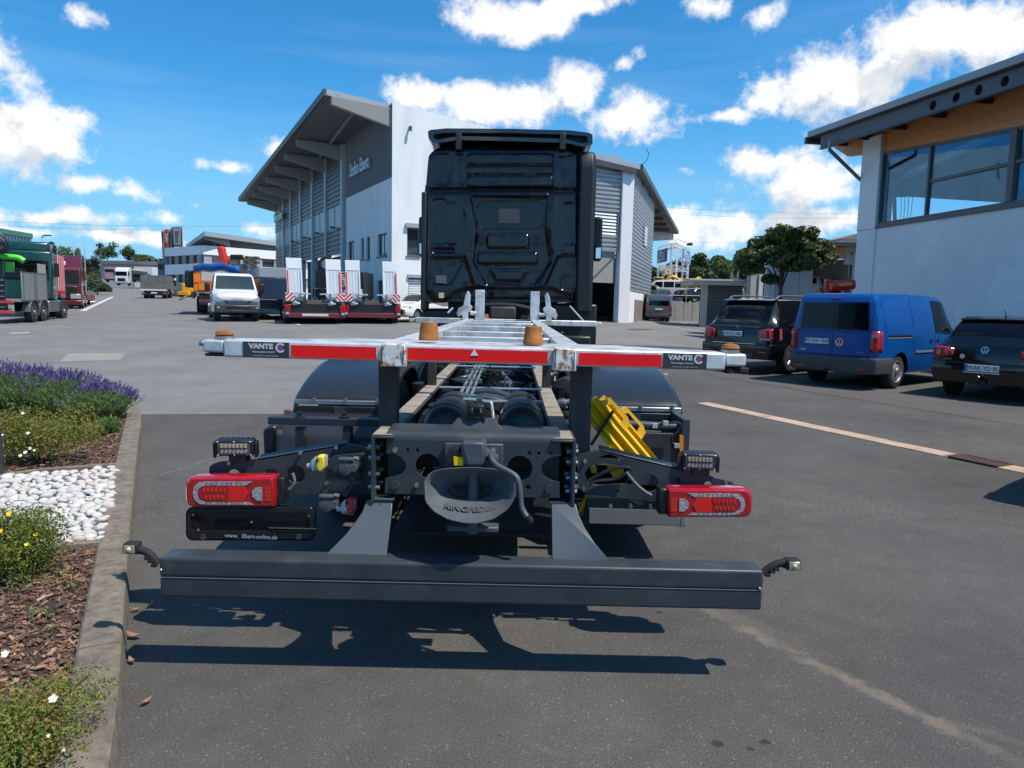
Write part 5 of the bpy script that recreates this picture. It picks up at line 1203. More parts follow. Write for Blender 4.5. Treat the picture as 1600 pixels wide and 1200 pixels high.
# front bearer with galvanised posts and claws
fb=MB().bx(-1.30,1.10,9.58,9.72,1.29,1.365).build('front_beam',GALV,truck,bevel=.01)
for xa,xb in((-1.38,-1.301),(1.101,1.17)):MB().bx(xa,xb,9.6,9.7,1.30,1.35).build('beam_end',GALV,fb,bevel=.01)
for x0,x1,y0 in((743,756.5,453),(829,842,455.5)):
 a_,c_=P(x0,y0,9.5),P(x1,503,9.5); MB().bx(a_.x,c_.x,9.45,9.575,1.30,a_.z).build('front_post',GALV,truck,bevel=.006)
for mir,pts in((1,[(731,454),(735,460),(734,475),(738,480),(735,487),(732,488),(731,500),(722,500),(722,492),(716,496),(713,490),(716,482),(724,477),(727,462)]),(-1,[(855,457),(851,462),(853,478),(848,483),(851,490),(853,491),(853,503),(862,503),(862,495),(869,500),(871,493),(868,484),(861,480),(859,464)])):
 cl=plx('guide_claw',pts,[],9.42,.06,GALV,bevel=.006)
MB().cyl(P(735,489,9.45),P(745,490,9.45),.03,n=10).build('claw_shaft',GALV,truck); MB().cyl(P(842,492,9.45),P(852,492,9.45),.03,n=10).build('claw_shaft',GALV,truck)
MB().cyl(P(890,478,9.7),P(915,505,9.7),.012,n=6).build('stay_rod',STEEL,truck); MB().cyl(P(700,489,9.6),P(708,481,9.6),.016,n=6).build('stay_rod',WHITEP,truck)
# ---- lamp brackets
def zA(x,y):return(270+x*.3125,480+y*.3125)
def zBq(x,y):return(760+x*.3125,480+y*.3125)
lb=plx('lamp_bracket',[zA(180,835),zA(184,795),zA(205,782),zA(240,772),zA(420,760),zA(870,682),zA(920,690),zA(1000,712),zA(1000,930),zA(930,945),zA(620,935),zA(520,905),zA(180,880)],[[zA(*p)for p in circ(305,842,32,16)],[zA(*p)for p in circ(490,855,48,20)],[zA(*p)for p in circ(615,836,46,20)],[zA(*p)for p in circ(772,725,6,8)]],3.30,.012,DGREY,bevel=.002)
b=MB(); a_,c_=P(*zA(420,760),3.30),P(*zA(870,682),3.30); e_=P(*zA(205,782),3.30)
b.hexa([a_+Vector((0,-.0,-.010)),c_+Vector((0,0,-.010)),c_+Vector((0,.06,0)),a_+Vector((0,.06,0)),a_+Vector((0,0,.002)),c_+Vector((0,0,.002)),c_+Vector((0,.06,.012)),a_+Vector((0,.06,.012))]); b.build('top_flange',DGREY,lb,bevel=.003)
rbk=plx('lamp_bracket',[zBq(452,745),zBq(470,732),zBq(568,712),zBq(805,766),zBq(990,812),zBq(1205,866),zBq(1233,876),zBq(1238,900),zBq(1225,940),zBq(900,990),zBq(850,976),zBq(500,938),zBq(455,905)],[[zBq(*p)for p in circ(815,880,44,20)],[zBq(*p)for p in circ(935,882,38,18)],[zBq(*p)for p in circ(1108,890,20,14)],[zBq(*p)for p in((492,830),(520,792),(600,780),(700,800),(716,830),(700,882),(560,890),(505,880))],[zBq(*p)for p in circ(665,762,6,8)],[zBq(*p)for p in circ(658,920,6,8)]],3.30,.012,DGREY,bevel=.002)
a_,c_=P(*zBq(568,712),3.30),P(*zBq(990,812),3.30)
MB().hexa([a_+Vector((0,0,-.010)),c_+Vector((0,0,-.010)),c_+Vector((0,.06,0)),a_+Vector((0,.06,0)),a_+Vector((0,0,.002)),c_+Vector((0,0,.002)),c_+Vector((0,.06,.012)),a_+Vector((0,.06,.012))]).build('top_flange',DGREY,rbk,bevel=.003)
for par,f_,pts in((lb,zA,((985,700),(1010,745),(1010,800),(1010,870),(1110,880),(285,778),(640,728),(820,700),(770,880))),(rbk,zBq,((450,775),(450,835),(450,690),(492,768),(485,905),(620,990),(720,993),(820,997),(1195,880),(450,895)))):
 for x,y in pts:
  p=P(*f_(x,y),3.295); MB().cyl(p+Vector((0,.01,0)),p+Vector((0,-.014,0)),.0095,n=6).build('bolt',STEEL,par)
plx('lower_skirt',[zBq(505,938),zBq(905,992),zBq(905,1015),zBq(505,1003)],[],3.33,.01,DGREY)
# side plates closing the rail ends
for px in(583,897):
 c_=P(px,730,3.07); MB().bx(c_.x-.006,c_.x+.006,3.06,3.30,.69,.98).build('rail_end_plate',DGREY,truck)
# wiring on the right bracket
pth([P(*zBq(*q),3.27)for q in((505,870),(570,835),(640,805),(700,800),(720,812),(700,830),(640,860),(560,868),(510,880))],.009,'cable',BLACK)
pth([P(*zBq(*q),3.26)for q in((700,825),(735,870),(770,905),(820,938),(860,945),(905,940))],.0075,'conduit',M('grey_conduit',(.16,.165,.17),.6,bump=.4,bs=120))
pth([P(*zA(*q),3.26)for q in((598,830),(608,870),(590,905),(560,920),(520,925))],.0085,'conduit',M('grey_conduit',(0,0,0)))
pth([P(*zA(*q),3.24)for q in((505,915),(530,960),(550,995),(620,1000))],.006,'cable',STEEL)
# ---- tail lights
def tail(pxs,mir,name='tail_light'):
 x0,x1,y0,y1=pxs; Y=3.16
 a_,c_=P(x0,y0,Y),P(x1,y1,Y)
 f_=(lambda u,v:P(x0+(x1-x0)*u,y0+(y1-y0)*v+(x1-x0)*u*.028*0,Y))if not mir else(lambda u,v:P(x1-(x1-x0)*u,y0+(y1-y0)*v,Y))
 out=[(.012,.18),(.05,.05),(.10,.02),(.97,.02),(.985,.05),(1,.5),(.985,.96),(.95,.98),(.09,.98),(.035,.92),(.010,.78),(.004,.5)]
 b=MB(); back=[f_(u*.985+.008,.04+v*.92)for u,v in out]
 b.loft([[p+Vector((0,.10,0))for p in back],[p+Vector((0,.03,0))for p in[f_(u,v)for u,v in out]],[f_(u*.99+.005,.015+v*.97)+Vector((0,.012,0))for u,v in out],[f_(.03+u*.95,.06+v*.88)for u,v in out]])
 t_=b.build(name,REDL,truck,bevel=.004)
 def pl(nm,pts,mat,off,holes=()):return MB().plate(pts,holes,lambda u,v:f_(u,v)+Vector((0,-off,0)),(0,.004,0)).build(nm,mat,t_)
 ring=[(.76,.16),(.30,.16),(.17,.18),(.12,.30),(.10,.52),(.12,.72),(.18,.85),(.30,.87),(.76,.87),(.70,.79),(.24,.79),(.17,.70),(.15,.52),(.17,.36),(.24,.28),(.68,.28)]
 pl('turn_strip',ring,CLEARL,.003)
 pl('brake_lens',[(.26,.30),(.48,.30),(.48,.77),(.26,.77),(.19,.68),(.165,.52),(.19,.38)],REDL,.004)
 pl('brake_lens',[(.485,.30),(.66,.30),(.70,.53),(.66,.77),(.485,.77)],REDB,.004)
 pl('reverse_lens',[(.86,.33),(.86,.76),(.80,.74),(.755,.62),(.75,.46),(.79,.34)],CLEARL,.004)
 for q in range(4):pl('reflector_cell',[(.885,.33+.11*q),(.955,.33+.11*q),(.955,.42+.11*q),(.885,.42+.11*q)],M('red_cell',(.62,.03,.01),.2,coat=.6),.002)
 for q in range(11):pl('led_cell',circ(.225+.0225*q,.42+.22*(q%2),.014,8,.07),M('red_cell',(0,0,0)),.0065)
 for vv in(.215,.83):
  for q in range(8):pl('lens_rib',[(.25+.055*q,vv-.045),(.258+.055*q,vv-.045),(.258+.055*q,vv+.045),(.25+.055*q,vv+.045)],STEEL,.0045)
 e=f_(1,.5); sg=1 if not mir else-1
 MB().bx(min(e.x-sg*.01,e.x+sg*.03),max(e.x-sg*.01,e.x+sg*.03),Y+.03,Y+.11,e.z-.06,e.z+.06).build('end_cap',BLACK,t_,bevel=.008)
 MB().bx(min(a_.x,c_.x)+.1,max(a_.x,c_.x)-.06,Y+.09,3.31,(a_.z+c_.z)/2-.03,(a_.z+c_.z)/2+.03).build('mount',BLACK,t_)
 return t_
tail((287,430,744,795),False); tail((1042,1178,763,811),True)
# ---- work lights on the brackets
def worklight(x0,y0,x1,y1,tilt,flip):
 Y=3.26; a_,c_=P(x0,y0,Y),P(x1,y1,Y); xm,zm=(a_.x+c_.x)/2,(a_.z+c_.z)/2; w,h=abs(c_.x-a_.x),abs(a_.z-c_.z)
 R3=Matrix.Rotation(flip,3,'Z')@Matrix.Rotation(tilt,3,'X'); o_=Vector((xm,Y+.03,zm))
 q=lambda x,y,z:o_+R3@Vector((x,y,z))
 t_=MB().box(o_,(w,.06,h),R3).build('work_light',BLACK,truck,bevel=.007)
 MB().box(q(0,-.031,0),(w*.82,.006,h*.74),R3).build('lens',M('clear_glass_dark',(.10,.105,.11),.1,spec=.8),t_)
 for r_ in range(2):
  for k in range(7):MB().box(q(-w*.35+w*.7*(k+.5)/7,-.036,h*(.2 if r_==0 else-.16)),(w*.072,.006,h*.22),R3@Matrix.Rotation(.5 if r_ else 0,3,'Y')).build('led',M('led_yellow',(.62,.55,.36),.2,metal=.3)if r_==0 else CLEARL,t_)
 for sx_1 in(-1,1):
  MB().box(q(sx_1*(w/2+.006),.005,-.012),(.012,.05,h*1.0),R3).build('side_bracket',BLACK,t_,bevel=.004)
  for s2 in(-1,0,1):MB().lathe([(.005,0),(.003,-.003),(0,-.003)],q(s2*w*.42,-.033,sx_1*h*.43),R3@Vector((0,1,0)),8).build('screw',STEEL,t_)
 for k in range(7):MB().box(q(-w*.4+w*.8*k/6,.036,0),(.006,.03,h*.9),R3).build('cooling_fin',BLACK,t_)
 MB().bx(xm-.03,xm+.05,Y+.02,Y+.08,zm-h/2-.032,zm-h/2).build('foot',BLACK,t_)
 return t_
worklight(335,687,394,713,.10,.12); worklight(1068,708,1121,735,.10,-.10)
# ---- number plate panel
pn=plx('plate_panel',[p for p in rrect(290,792,492,845,11)],[],3.18,.035,M('plate_gloss_black',(.008,.008,.009),.22,coat=.5),bevel=.004)
plx('panel_rim',[p for p in rrect(293,795,489,842,9)],[[p for p in rrect(298,800,484,830,6)]],3.172,.009,BLACK,pn)
plx('web_strip',[p for p in rrect(354,832,431,844,2)],[],3.169,.004,INK,pn)
m_=P(392,838.5,3.165); text('www.  Ebert-online.de',.026,M('print_silver',(.42,.44,.46),.4),pn,m_,(1,0,-.02),ZV,ext=.0006,shear=.15)
for px,py in((302,804),(310,828),(393,816),(483,806),(478,831)):
 p=P(px,py,3.176); MB().lathe([(.006,0),(.005,-.004),(0,-.004)],p,(0,1,0),8).build('screw',M('copper_screw',(.5,.2,.08),.4,metal=.6),pn)
def star(c_,r,par,mat,Y):
 b=MB(); b.plate(circ(c_.x,c_.z,r,20),[circ(c_.x,c_.z,r*.86,20)],lambda u,v:(u,Y,v),(0,.001,0))
 for q in range(3):
  t=PI/2+q*2*PI/3; d=Vector((math.cos(t),0,math.sin(t))); s_=Vector((-math.sin(t),0,math.cos(t))); o_=Vector((c_.x,Y,c_.z)); b.prism([o_+s_*r*.13,o_+d*r*.9,o_-s_*r*.13],(0,.001,0))
 b.build('emblem',mat,par)
for px,py in((317.5,839),(467,838.5)):star(P(px,py,3.17),.012,pn,M('print_dim',(.16,.165,.17),.4),3.169)
MB().bx(P(420,824,3.17).x,P(494,824,3.17).x,3.166,3.172,P(420,824,3.17).z-.003,P(420,824,3.17).z).build('panel_edge',STEEL,pn)
# ---- sockets and brake couplings on the left
def z5(x,y):return(460+x*.13333,690+y*.13333)
SOCK=M('socket_grey',(.07,.08,.09),.5,var=.08)
plx('socket_bracket',[z5(470,160),z5(810,130),z5(825,160),z5(770,190),z5(770,440),z5(680,430),z5(490,400),z5(430,320),z5(360,330),z5(360,200),z5(430,195)],[],3.24,.008,DGREY,bevel=.003)
plx('socket_bracket',[z5(440,410),z5(640,450),z5(780,460),z5(800,490),z5(690,520),z5(610,660),z5(540,610),z5(330,620),z5(320,590),z5(340,565),z5(540,590),z5(600,560),z5(640,480)],[],3.22,.008,DGREY,bevel=.003)
for cx_,cy_ in((600,310),(370,745)):
 c_=P(*z5(cx_,cy_),3.19)
 s_=MB().lathe([(.036,.06),(.036,.012),(.033,.004),(.030,0),(0,-.002)],c_,(0,1,0),28).build('trailer_socket',SOCK,truck)
 MB().bx(c_.x-.034,c_.x+.034,3.185,3.22,c_.z+.030,c_.z+.046).build('hinge',SOCK,s_,bevel=.005)
 star(c_,.012,s_,STEEL,3.186)
 MB().cyl(c_+Vector((.036,.01,.045)),c_+Vector((.058,.01,.04)),.010,n=8).build('spring_pin',STEEL,s_)
 MB().bx(c_.x+.025,c_.x+.05,3.19,3.24,c_.z-.02,c_.z+.02).build('latch',SOCK,s_,bevel=.004)
ALU=M('cast_alu',(.50,.51,.50),.5,metal=.5,var=.2,vs=20)
for(cx_,cy_,colr,lbl)in((300,265,M('yellow_cap',(.86,.66,.02),.45),'y'),(650,770,M('red_cap',(.72,.03,.06),.45),'r')):
 f_=lambda x,y:z5(cx_+x,cy_+y)
 cp_=MB().lathe([(.0,0),(.012,0),(.014,.02),(.022,.035),(.026,.06),(.026,.075)],P(*f_(-150,20),3.19),(1,0,0),14).build('brake_coupling',ALU,truck)
 plx('coupling_cap',[f_(-45,-90),f_(30,-98),(f_(48,-60)),f_(52,30),f_(35,70),f_(0,92),f_(-35,70),f_(-45,10),f_(-20,-30)],[],3.155,.05,colr,cp_,bevel=.006)
 plx('cap_side',[f_(48,-92),f_(58,-80),f_(58,40),f_(50,45)],[],3.16,.05,ALU,cp_)
 plx('coupling_flange',[f_(-110,-40),f_(-52,-90),f_(-46,60),f_(-95,90)],[],3.17,.03,ALU,cp_,bevel=.004)
# ---- left rack and box behind it
b=MB(); pbox(b,418,652,600,667,3.95,4.02); rk=b.build('rack_bar',M('rack_navy',(.022,.027,.036),.45,var=.15),truck,bevel=.004)
for x0,x1,yb in((461,475,708),(535,549,704)):
 b=MB(); pbox(b,x0,667.5,x1,yb,3.96,4.01); b.build('rack_post',_M['rack_navy'],rk,bevel=.003)
for px in(468,538):MB().lathe([(.03,0),(.03,.008),(.014,.012),(.014,.03),(.006,.036),(0,.036)],P(px,652.5,3.98),(0,0,1),10).build('bolt',BLACK,rk)
BB=M('battery_cover',(.022,.026,.033),.32,var=.15,vs=3,bump=.03)
a_,c_=P(410,664,4.08),P(592,735,4.08)
b=MB(); prof=[(0,0),(.0,.22),(.03,.285),(.09,.32),(.2,.34),(.52,.34),(.60,.30),(.62,.2),(.62,0)]
b.loft([[Vector((x,4.08+u,c_.z-.08+v))for u,v in prof]for x in(a_.x,a_.x+.025,a_.x+.10,c_.x)]); b.build('battery_cover',BB,truck,bevel=.02,smooth=50)
for q in range(7):MB().bx(c_.x-.28+.035*q,c_.x-.268+.035*q,4.3,4.7,a_.z-.03,a_.z+.012).build('cover_rib',BB,truck)
MB().prism([P(410,672,4.04),P(424,664,4.04),P(432,668,4.04),P(428,706,4.04),P(412,712,4.04)],(0,.5,0)).build('cover_end',BB,truck,bevel=.012)
plx('side_marker',rrect(443.5,641,452,652,2),[],4.5,.03,M('dark_amber',(.22,.06,.03),.4))
# ---- right side: grey bumper, dark panel, tube, amber markers, mud flaps
b=MB(); pbox(b,916,793,1063,822,3.92,3.97); b.build('side_guard',M('guard_grey',(.155,.16,.165),.5,var=.1,bump=.1),truck,bevel=.006)
b=MB(); pbox(b,1063.5,793,1071,824,3.92,4.3); b.build('side_guard',_M['guard_grey'],truck,bevel=.006)
b=MB(); pbox(b,985,676,1066,760,4.25,4.28); b.build('side_panel',M('side_dark',(.030,.033,.037),.5,var=.15),truck,bevel=.004)
b=MB(); pbox(b,1066.5,655,1072,800,4.22,4.9); b.build('side_edge',DGREY,truck,bevel=.004)
MB().cyl(P(930,660,4.3),P(1068,668,4.3),.027,n=14).build('cross_tube',DGREY,truck)
plx('side_marker',rrect(1070,659,1077,674,2),[],4.25,.06,ORANGEL); plx('side_marker',rrect(1062,680,1068,706,2),[],4.18,.02,ORANGEL)
pth([P(*q,4.2)for q in((1010,668),(1040,662),(1058,660),(1064,666),(1058,675),(1050,684),(1052,700))],.008,'cable',BLACK)
for px,py in((1023,665),(1040,661),(1057,696)):MB().box(P(px,py,4.18),(.03,.03,.025)).build('cable_clip',ALU,truck)
MB().bx(.42,1.05,4.3,4.9,.28,.34).build('belly_plate',BLACK,truck)
# ---- underrun bar
a_,c_=P(246,868,2.88),P(1194,889,2.88)
ub=thing('tmp',None,None)if False else None
x0,x1=-1.425,1.045; zt_u,zm_u,zl_u=.497,.413,.328
bar=MB().bx(x0,x1,2.85,2.97,zm_u+.0015,zt_u).build('underrun_bar',DGREY,truck,bevel=.012,seg=3)
MB().bx(x0+.001,x1-.001,2.851,2.969,zl_u,zm_u-.0015).build('lower_profile',DGREY,bar,bevel=.010,seg=3)
MB().bx(x0+.004,x1-.004,2.8488,2.96,zm_u-.0012,zm_u+.0012).build('weld_seam',M('seam_grey',(.12,.13,.14),.5),bar)
for px,py in((251,891),(1187,920)):MB().lathe([(.007,0),(.005,-.003),(0,-.003)],P(px,py,2.85),(0,1,0),10).build('rivet',STEEL,bar)
def hang(pts,name='bar_hanger'):
 top=max(P(*q,3).z for q in pts); ys=[]
 def f_(u,v):
  t=(v-782)/(872-782); return P(u,v,3.08-.15*max(0,min(1,t)))
 MB().plate(pts,[],f_,(0,.012,0)).build(name,M('hanger_grey',(.080,.093,.106),.36,var=.08),truck,bevel=.002)
hang([(573,782),(613,783),(612,800),(604,866),(602,870),(508,868),(520,856),(540,836),(556,815),(566,800)])
hang([(862,786),(900,788),(904,804),(914,826),(930,850),(948,872),(950,880),(863,877)])
for x_ in(-.56,.235):MB().prism([(x_-.006,2.96,.44),(x_-.006,3.42,.70),(x_-.006,3.08,.70)],(.012,0,0)).build('hanger_web',DGREY,truck)
# rubber marker arms at the bar ends
for pts,lens in(([(247,882),(238,870),(226,861),(208,857),(196,857)],(202,858)),([(1192,896),(1205,886),(1218,880),(1232,881),(1246,883)],(1241,884))):
 Y=2.93; c3=smoothpts([P(*q,Y)for q in pts],4); n=len(c3)
 arm=MB().tube(c3,[.017+.004*(i>n*.55)for i in range(n)],10).build('marker_arm',RUBBER,truck)
 l_=P(*lens,Y-.03); MB().box(l_+Vector((0,.025,0)),(.062,.055,.046)).build('lamp_head',RUBBER,arm,bevel=.01)
 MB().box(l_+Vector((0,-.004,0)),(.046,.006,.034)).build('lens',M('marker_lens',(.30,.28,.20),.2,coat=.5),arm,bevel=.004)
 MB().lathe([(.012,0),(.008,-.006),(0,-.008)],l_+Vector((0,-.006,0)),(0,1,0),12).build('bulb',M('bulb_yellow',(.62,.53,.34),.3),arm)
 for q in range(3):MB().box(c3[min(n-1,2+q*2)]+Vector((0,-.012,-.014)),(.02,.02,.012)).build('arm_rib',RUBBER,arm)
# ---- wheel chocks strapped on the right
CHK=M('chock_yellow',(.84,.50,.0),.38,var=.06,vs=4,coat=.2)
def chock(ofs,label):
 th_=thing('wheel_chock',label,'wheel chock',P(955,700,3.6+ofs),group='yellow wheel chocks on the lorry')
 def c3(px,py,Y):return P(px+ofs*95,py-ofs*12,Y+ofs)
 a0,a1=c3(920,632,3.62),c3(1000,728,3.52)
 d=(a1-a0); nn=d.normalized().cross(Vector((0,1,0))).normalized()
 if nn.z<0:nn=-nn
 w=.18; prof=[]
 for i in range(19):
  t=i/18; prof.append((-w/2+w*t,.013*math.sin(t*PI*5)))
 ringA=[a0-nn*u*.62+Vector((0,v-.2*abs(u),0))for u,v in prof]; ringB=[a1-nn*u*.62+Vector((0,v-.2*abs(u),0))for u,v in prof]
 b=MB(); n=len(prof);
 back=[p+Vector((0,.10,0))for p in(ringA[0],ringA[-1],ringB[-1],ringB[0])]
 b.loft([ringA+[ringA[-1]+Vector((0,.09,0)),ringA[0]+Vector((0,.09,0))],ringB+[ringB[-1]+Vector((0,.03,0)),ringB[0]+Vector((0,.03,0))]]); b.build('body',CHK,th_,bevel=.004)
 e0,e1=a0.lerp(a1,.04)+nn*.055,a0.lerp(a1,.62)+nn*.055
 out=[(0,0),(.03,.075),(.20,.085),(.235,.0)]
 o_=a0.lerp(a1,.06 if ofs==0 else.22)+nn*.05; dx=d.normalized()
 MB().plate([(0,0),(.02,.055),(.15,.06),(.185,.045),(.20,0)],[[(.035,.014),(.05,.042),(.14,.044),(.155,.014)]],lambda u,v:o_+dx*u+nn*v,(0,.018,0)).build('handle',CHK,th_,bevel=.003)
 return th_,a0,a1,nn
ck,a0,a1,nn=chock(0,'nearer yellow wheel chock strapped beside the right frame post')
chock(.14,'rear yellow wheel chock, half hidden behind the nearer one')
MB().beam(a0.lerp(a1,.30)+nn*.055+Vector((0,-.03,.03)),a0.lerp(a1,.34)-nn*.10+Vector((0,-.035,-.03)),.006,.035,(.6,.8,.2)).build('chock_strap',RUBBER,truck)
plx('chock_tip',[zBq(520,945),zBq(495,945),zBq(460,1028),zBq(470,1025),zBq(522,960)],[],3.5,.03,CHK)
plx('chock_prong',[zBq(515,785),zBq(550,800),zBq(552,830),zBq(525,828)],[],3.5,.03,CHK); plx('chock_prong',[zBq(600,780),zBq(680,800),zBq(690,825),zBq(640,855),zBq(612,820)],[],3.5,.03,CHK)
plx('mud_flap',[(917,780),(921,782),(921,840),(912,850),(908,826)],[],3.46,.02,RUBBER)
# ================================================================== cab
CY=10.2
def zC(x,y):return(560+x*.3125,180+y*.3125)
HXs=[c_ for c_ in range(0,0)]
panels=[]
def sd_rrect(x,y,x0,y0,x1,y1,r):
 qx=abs(x-(x0+x1)/2)-(x1-x0)/2+r; qy=abs(y-(y0+y1)/2)-(y1-y0)/2+r
 return math.hypot(max(qx,0),max(qy,0))+min(max(qx,qy),0)-r
def sd_poly(x,y,poly):
 d=1e9; s_=1
 for(ax,ay),(bx_,by_)in zip(poly,poly[1:]+poly[:1]):
  ex,ey=bx_-ax,by_-ay; t=max(0,min(1,((x-ax)*ex+(y-ay)*ey)/(ex*ex+ey*ey))); d=min(d,math.hypot(x-ax-t*ex,y-ay-t*ey))
  if(ay>y)!=(by_>y)and x<(bx_-ax)*(y-ay)/(by_-ay)+ax:s_=-s_
 return d*s_
def stp(d,w):t=max(0,min(1,.5-d/(2*w))); return t*t*(3-2*t)
RR=[(378,195,456,352,18,-.012),(488,200,524,352,8,-.02),(1000,212,1030,362,8,-.02),(1040,205,1082,362,12,-.012),(548,200,972,252,14,.035),(548,262,972,302,12,.03),(548,310,972,362,14,.038),(598,436,922,562,34,-.03),(612,450,908,548,26,-.025),(645,598,852,664,16,.025),(598,690,895,742,14,.03),(372,420,440,648,20,-.012),(445,440,492,648,14,.010),(1008,700,1080,875,18,-.025),(1025,440,1078,650,16,-.012),(372,668,480,690,10,-.03),(372,700,520,712,5,.02)]
PO=[([(560,405),(945,412),(935,560),(962,740),(880,852),(640,850),(578,735),(592,560)],-.045),([(370,715),(515,712),(520,745),(465,845),(372,842)],-.018),([(660,772),(845,778),(815,828),(690,828)],.025),([(520,410),(548,410),(575,560),(560,690),(612,850),(580,860),(530,700),(540,560)],.022),([(965,410),(990,412),(985,560),(1000,700),(930,860),(900,860),(970,700),(950,560)],.022),([(490,880),(580,862),(960,866),(1060,900),(1060,930),(440,925)],-.03)]
GR=[(325,368,1095,380,5,-.03),(365,392,1085,398,3,-.015),(560,392,950,408,6,.02)]
def cabh(x,y):
 h=0
 for x0,y0,x1,y1,r,dp in RR:h+=dp*stp(sd_rrect(x,y,x0,y0,x1,y1,r),7)
 for pl_,dp in PO:h+=dp*stp(sd_poly(x,y,pl_),9)
 for x0,y0,x1,y1,r,dp in GR:h+=dp*stp(sd_rrect(x,y,x0,y0,x1,y1,r),5)
 ed=sd_rrect(x,y,352,168,1092,930,60); h+=.05*stp(ed,22)
 if y<545 and 700<x<808 and 462<y:h+=.02*stp(sd_rrect(x,y,702,466,806,542,6),3)
 return h+.009*mnoise.noise(Vector((x*.012,y*.008,1)))+.003*mnoise.noise(Vector((x*.03,y*.02,5)))
cab=thing('cab_anchor',None,None)if False else truck
NX,NY=190,190; b=MB(); vs=[]
for j in range(NY+1):
 for i in range(NX+1):
  v=j/NY; y=160+(935-160)*v
  xl=340-(6 if y>350 else-16*((350-y)/190))+(55*max(0,(215-y)/55)**2); xr=1096-(40*max(0,(205-y)/45)**2 if y<205 else 0)
  x=xl+(xr-xl)*i/NX; p=P(*zC(x,y),CY); p.y-=cabh(x,y); vs.append(p)
b.add(vs,[(j*(NX+1)+i,j*(NX+1)+i+1,(j+1)*(NX+1)+i+1,(j+1)*(NX+1)+i)for j in range(NY)for i in range(NX)])
cbk=b.build('cab_rear_wall',NAVY,truck,smooth=180)
# cab shell around it
edge=[vs[j*(NX+1)]for j in range(NY,-1,-6)]+[vs[i]for i in range(0,NX+1,10)]+[vs[j*(NX+1)+NX]for j in range(0,NY+1,6)]
edge=[Vector((p.x,CY,p.z))for p in edge]
cen=Vector((CX-.03,CY,2.5))
def scl(f,y,up=0):return[Vector((cen.x+(p.x-cen.x)*f,y,cen.z+(p.z-cen.z)*(1+(f-1)*.6)+up))for p in edge]
MB().loft([[Vector((p.x,CY,p.z))for p in edge],scl(1.012,CY+.06),scl(1.02,CY+.2),scl(1.03,CY+1.2),scl(1.02,CY+2.0,-.03),scl(.97,CY+2.25,-.08)]).build('cab_shell',NAVY,truck,smooth=50)
# grey sleeve plate, vents, stickers
DEFL=M('deflector_black',(.017,.019,.022),.5,var=.12,vs=3,bump=.05)
for(x0,y0,x1,y1)in((600,585,632,645),(874,590,908,650)):
 v_=plx('cab_vent',[zC(*q)for q in rrect(x0,y0,x1,y1,8)],[],CY-.05,.03,BLACK,truck)
 for q in range(7):plx('vent_slat',[zC(x0+3,y0+6+q*7.3),zC(x1-3,y0+6+q*7.3),zC(x1-3,y0+9.5+q*7.3),zC(x0+3,y0+9.5+q*7.3)],[],CY-.062,.012,DEFL,v_)
plx('cab_plate',[zC(*q)for q in rrect(702,467,806,541,4)],[],CY-.035,.01,M('plate_dark_grey',(.05,.055,.06),.5),truck)
plx('sticker',[zC(402,887),zC(428,887),zC(428,914),zC(402,914)],[],CY-.075,.004,M('sticker_cream',(.62,.55,.36),.5),truck)
plx('sticker',[zC(386,800),zC(440,803),zC(444,842),zC(388,840)],[],CY-.07,.004,M('sticker_faint',(.10,.105,.11),.35),truck)
st_=[o for o in SC.objects if o.name.startswith('sticker')][-1]
for q in range(5):plx('sticker_print',[zC(389,806+q*7),zC(438-q*3,807+q*7),zC(438-q*3,809.5+q*7),zC(389,808.5+q*7)],[],CY-.072,.002,M('sticker_ink',(.22,.22,.23),.5),truck)
for x,y in((548,700),(958,715),(445,425),(480,740)):
 MB().lathe([(.03,0),(.025,-.012),(.0,-.014)],P(*zC(x,y),CY-.03),(0,1,0),14).build('grommet',BLACK,truck)
# side deflector on the right and slim seal on the left
a_,c_=P(905,240,CY),P(931,487,CY)
xr0,xr1=P(903,300,CY).x,P(931,300,CY).x
dfl=MB(); pr=[(xr0,CY-.02),(xr0+.03,CY-.10),(xr1-.06,CY-.14),(xr1-.01,CY-.10),(xr1,CY),(xr1,CY+1.2),(xr0,CY+1.2)]
zt_d,zb_d=P(915,238,CY).z,P(915,487,CY).z
dfl.loft([[Vector((x,y,zb_d))for x,y in pr],[Vector((x,y,zb_d+.8))for x,y in pr],[Vector((x,y,zt_d-.25))for x,y in pr],[Vector((x-.012,y+.02,zt_d-.06))for x,y in pr],[Vector((x-.04,y+.08,zt_d))for x,y in pr]]); df_=dfl.build('side_deflector',DEFL,truck,bevel=.012,smooth=45)
for py in(304,402):MB().lathe([(.028,0),(.028,-.02),(.012,-.026),(0,-.026)],P(909,py,CY-.08),(0,1,0),12).build('plug',INK,df_)
xl0=P(661,330,CY).x
MB().bx(xl0-.02,xl0+.05,CY-.03,CY+.4,P(660,485,CY).z,P(660,300,CY).z).build('left_deflector',DEFL,truck,bevel=.015)
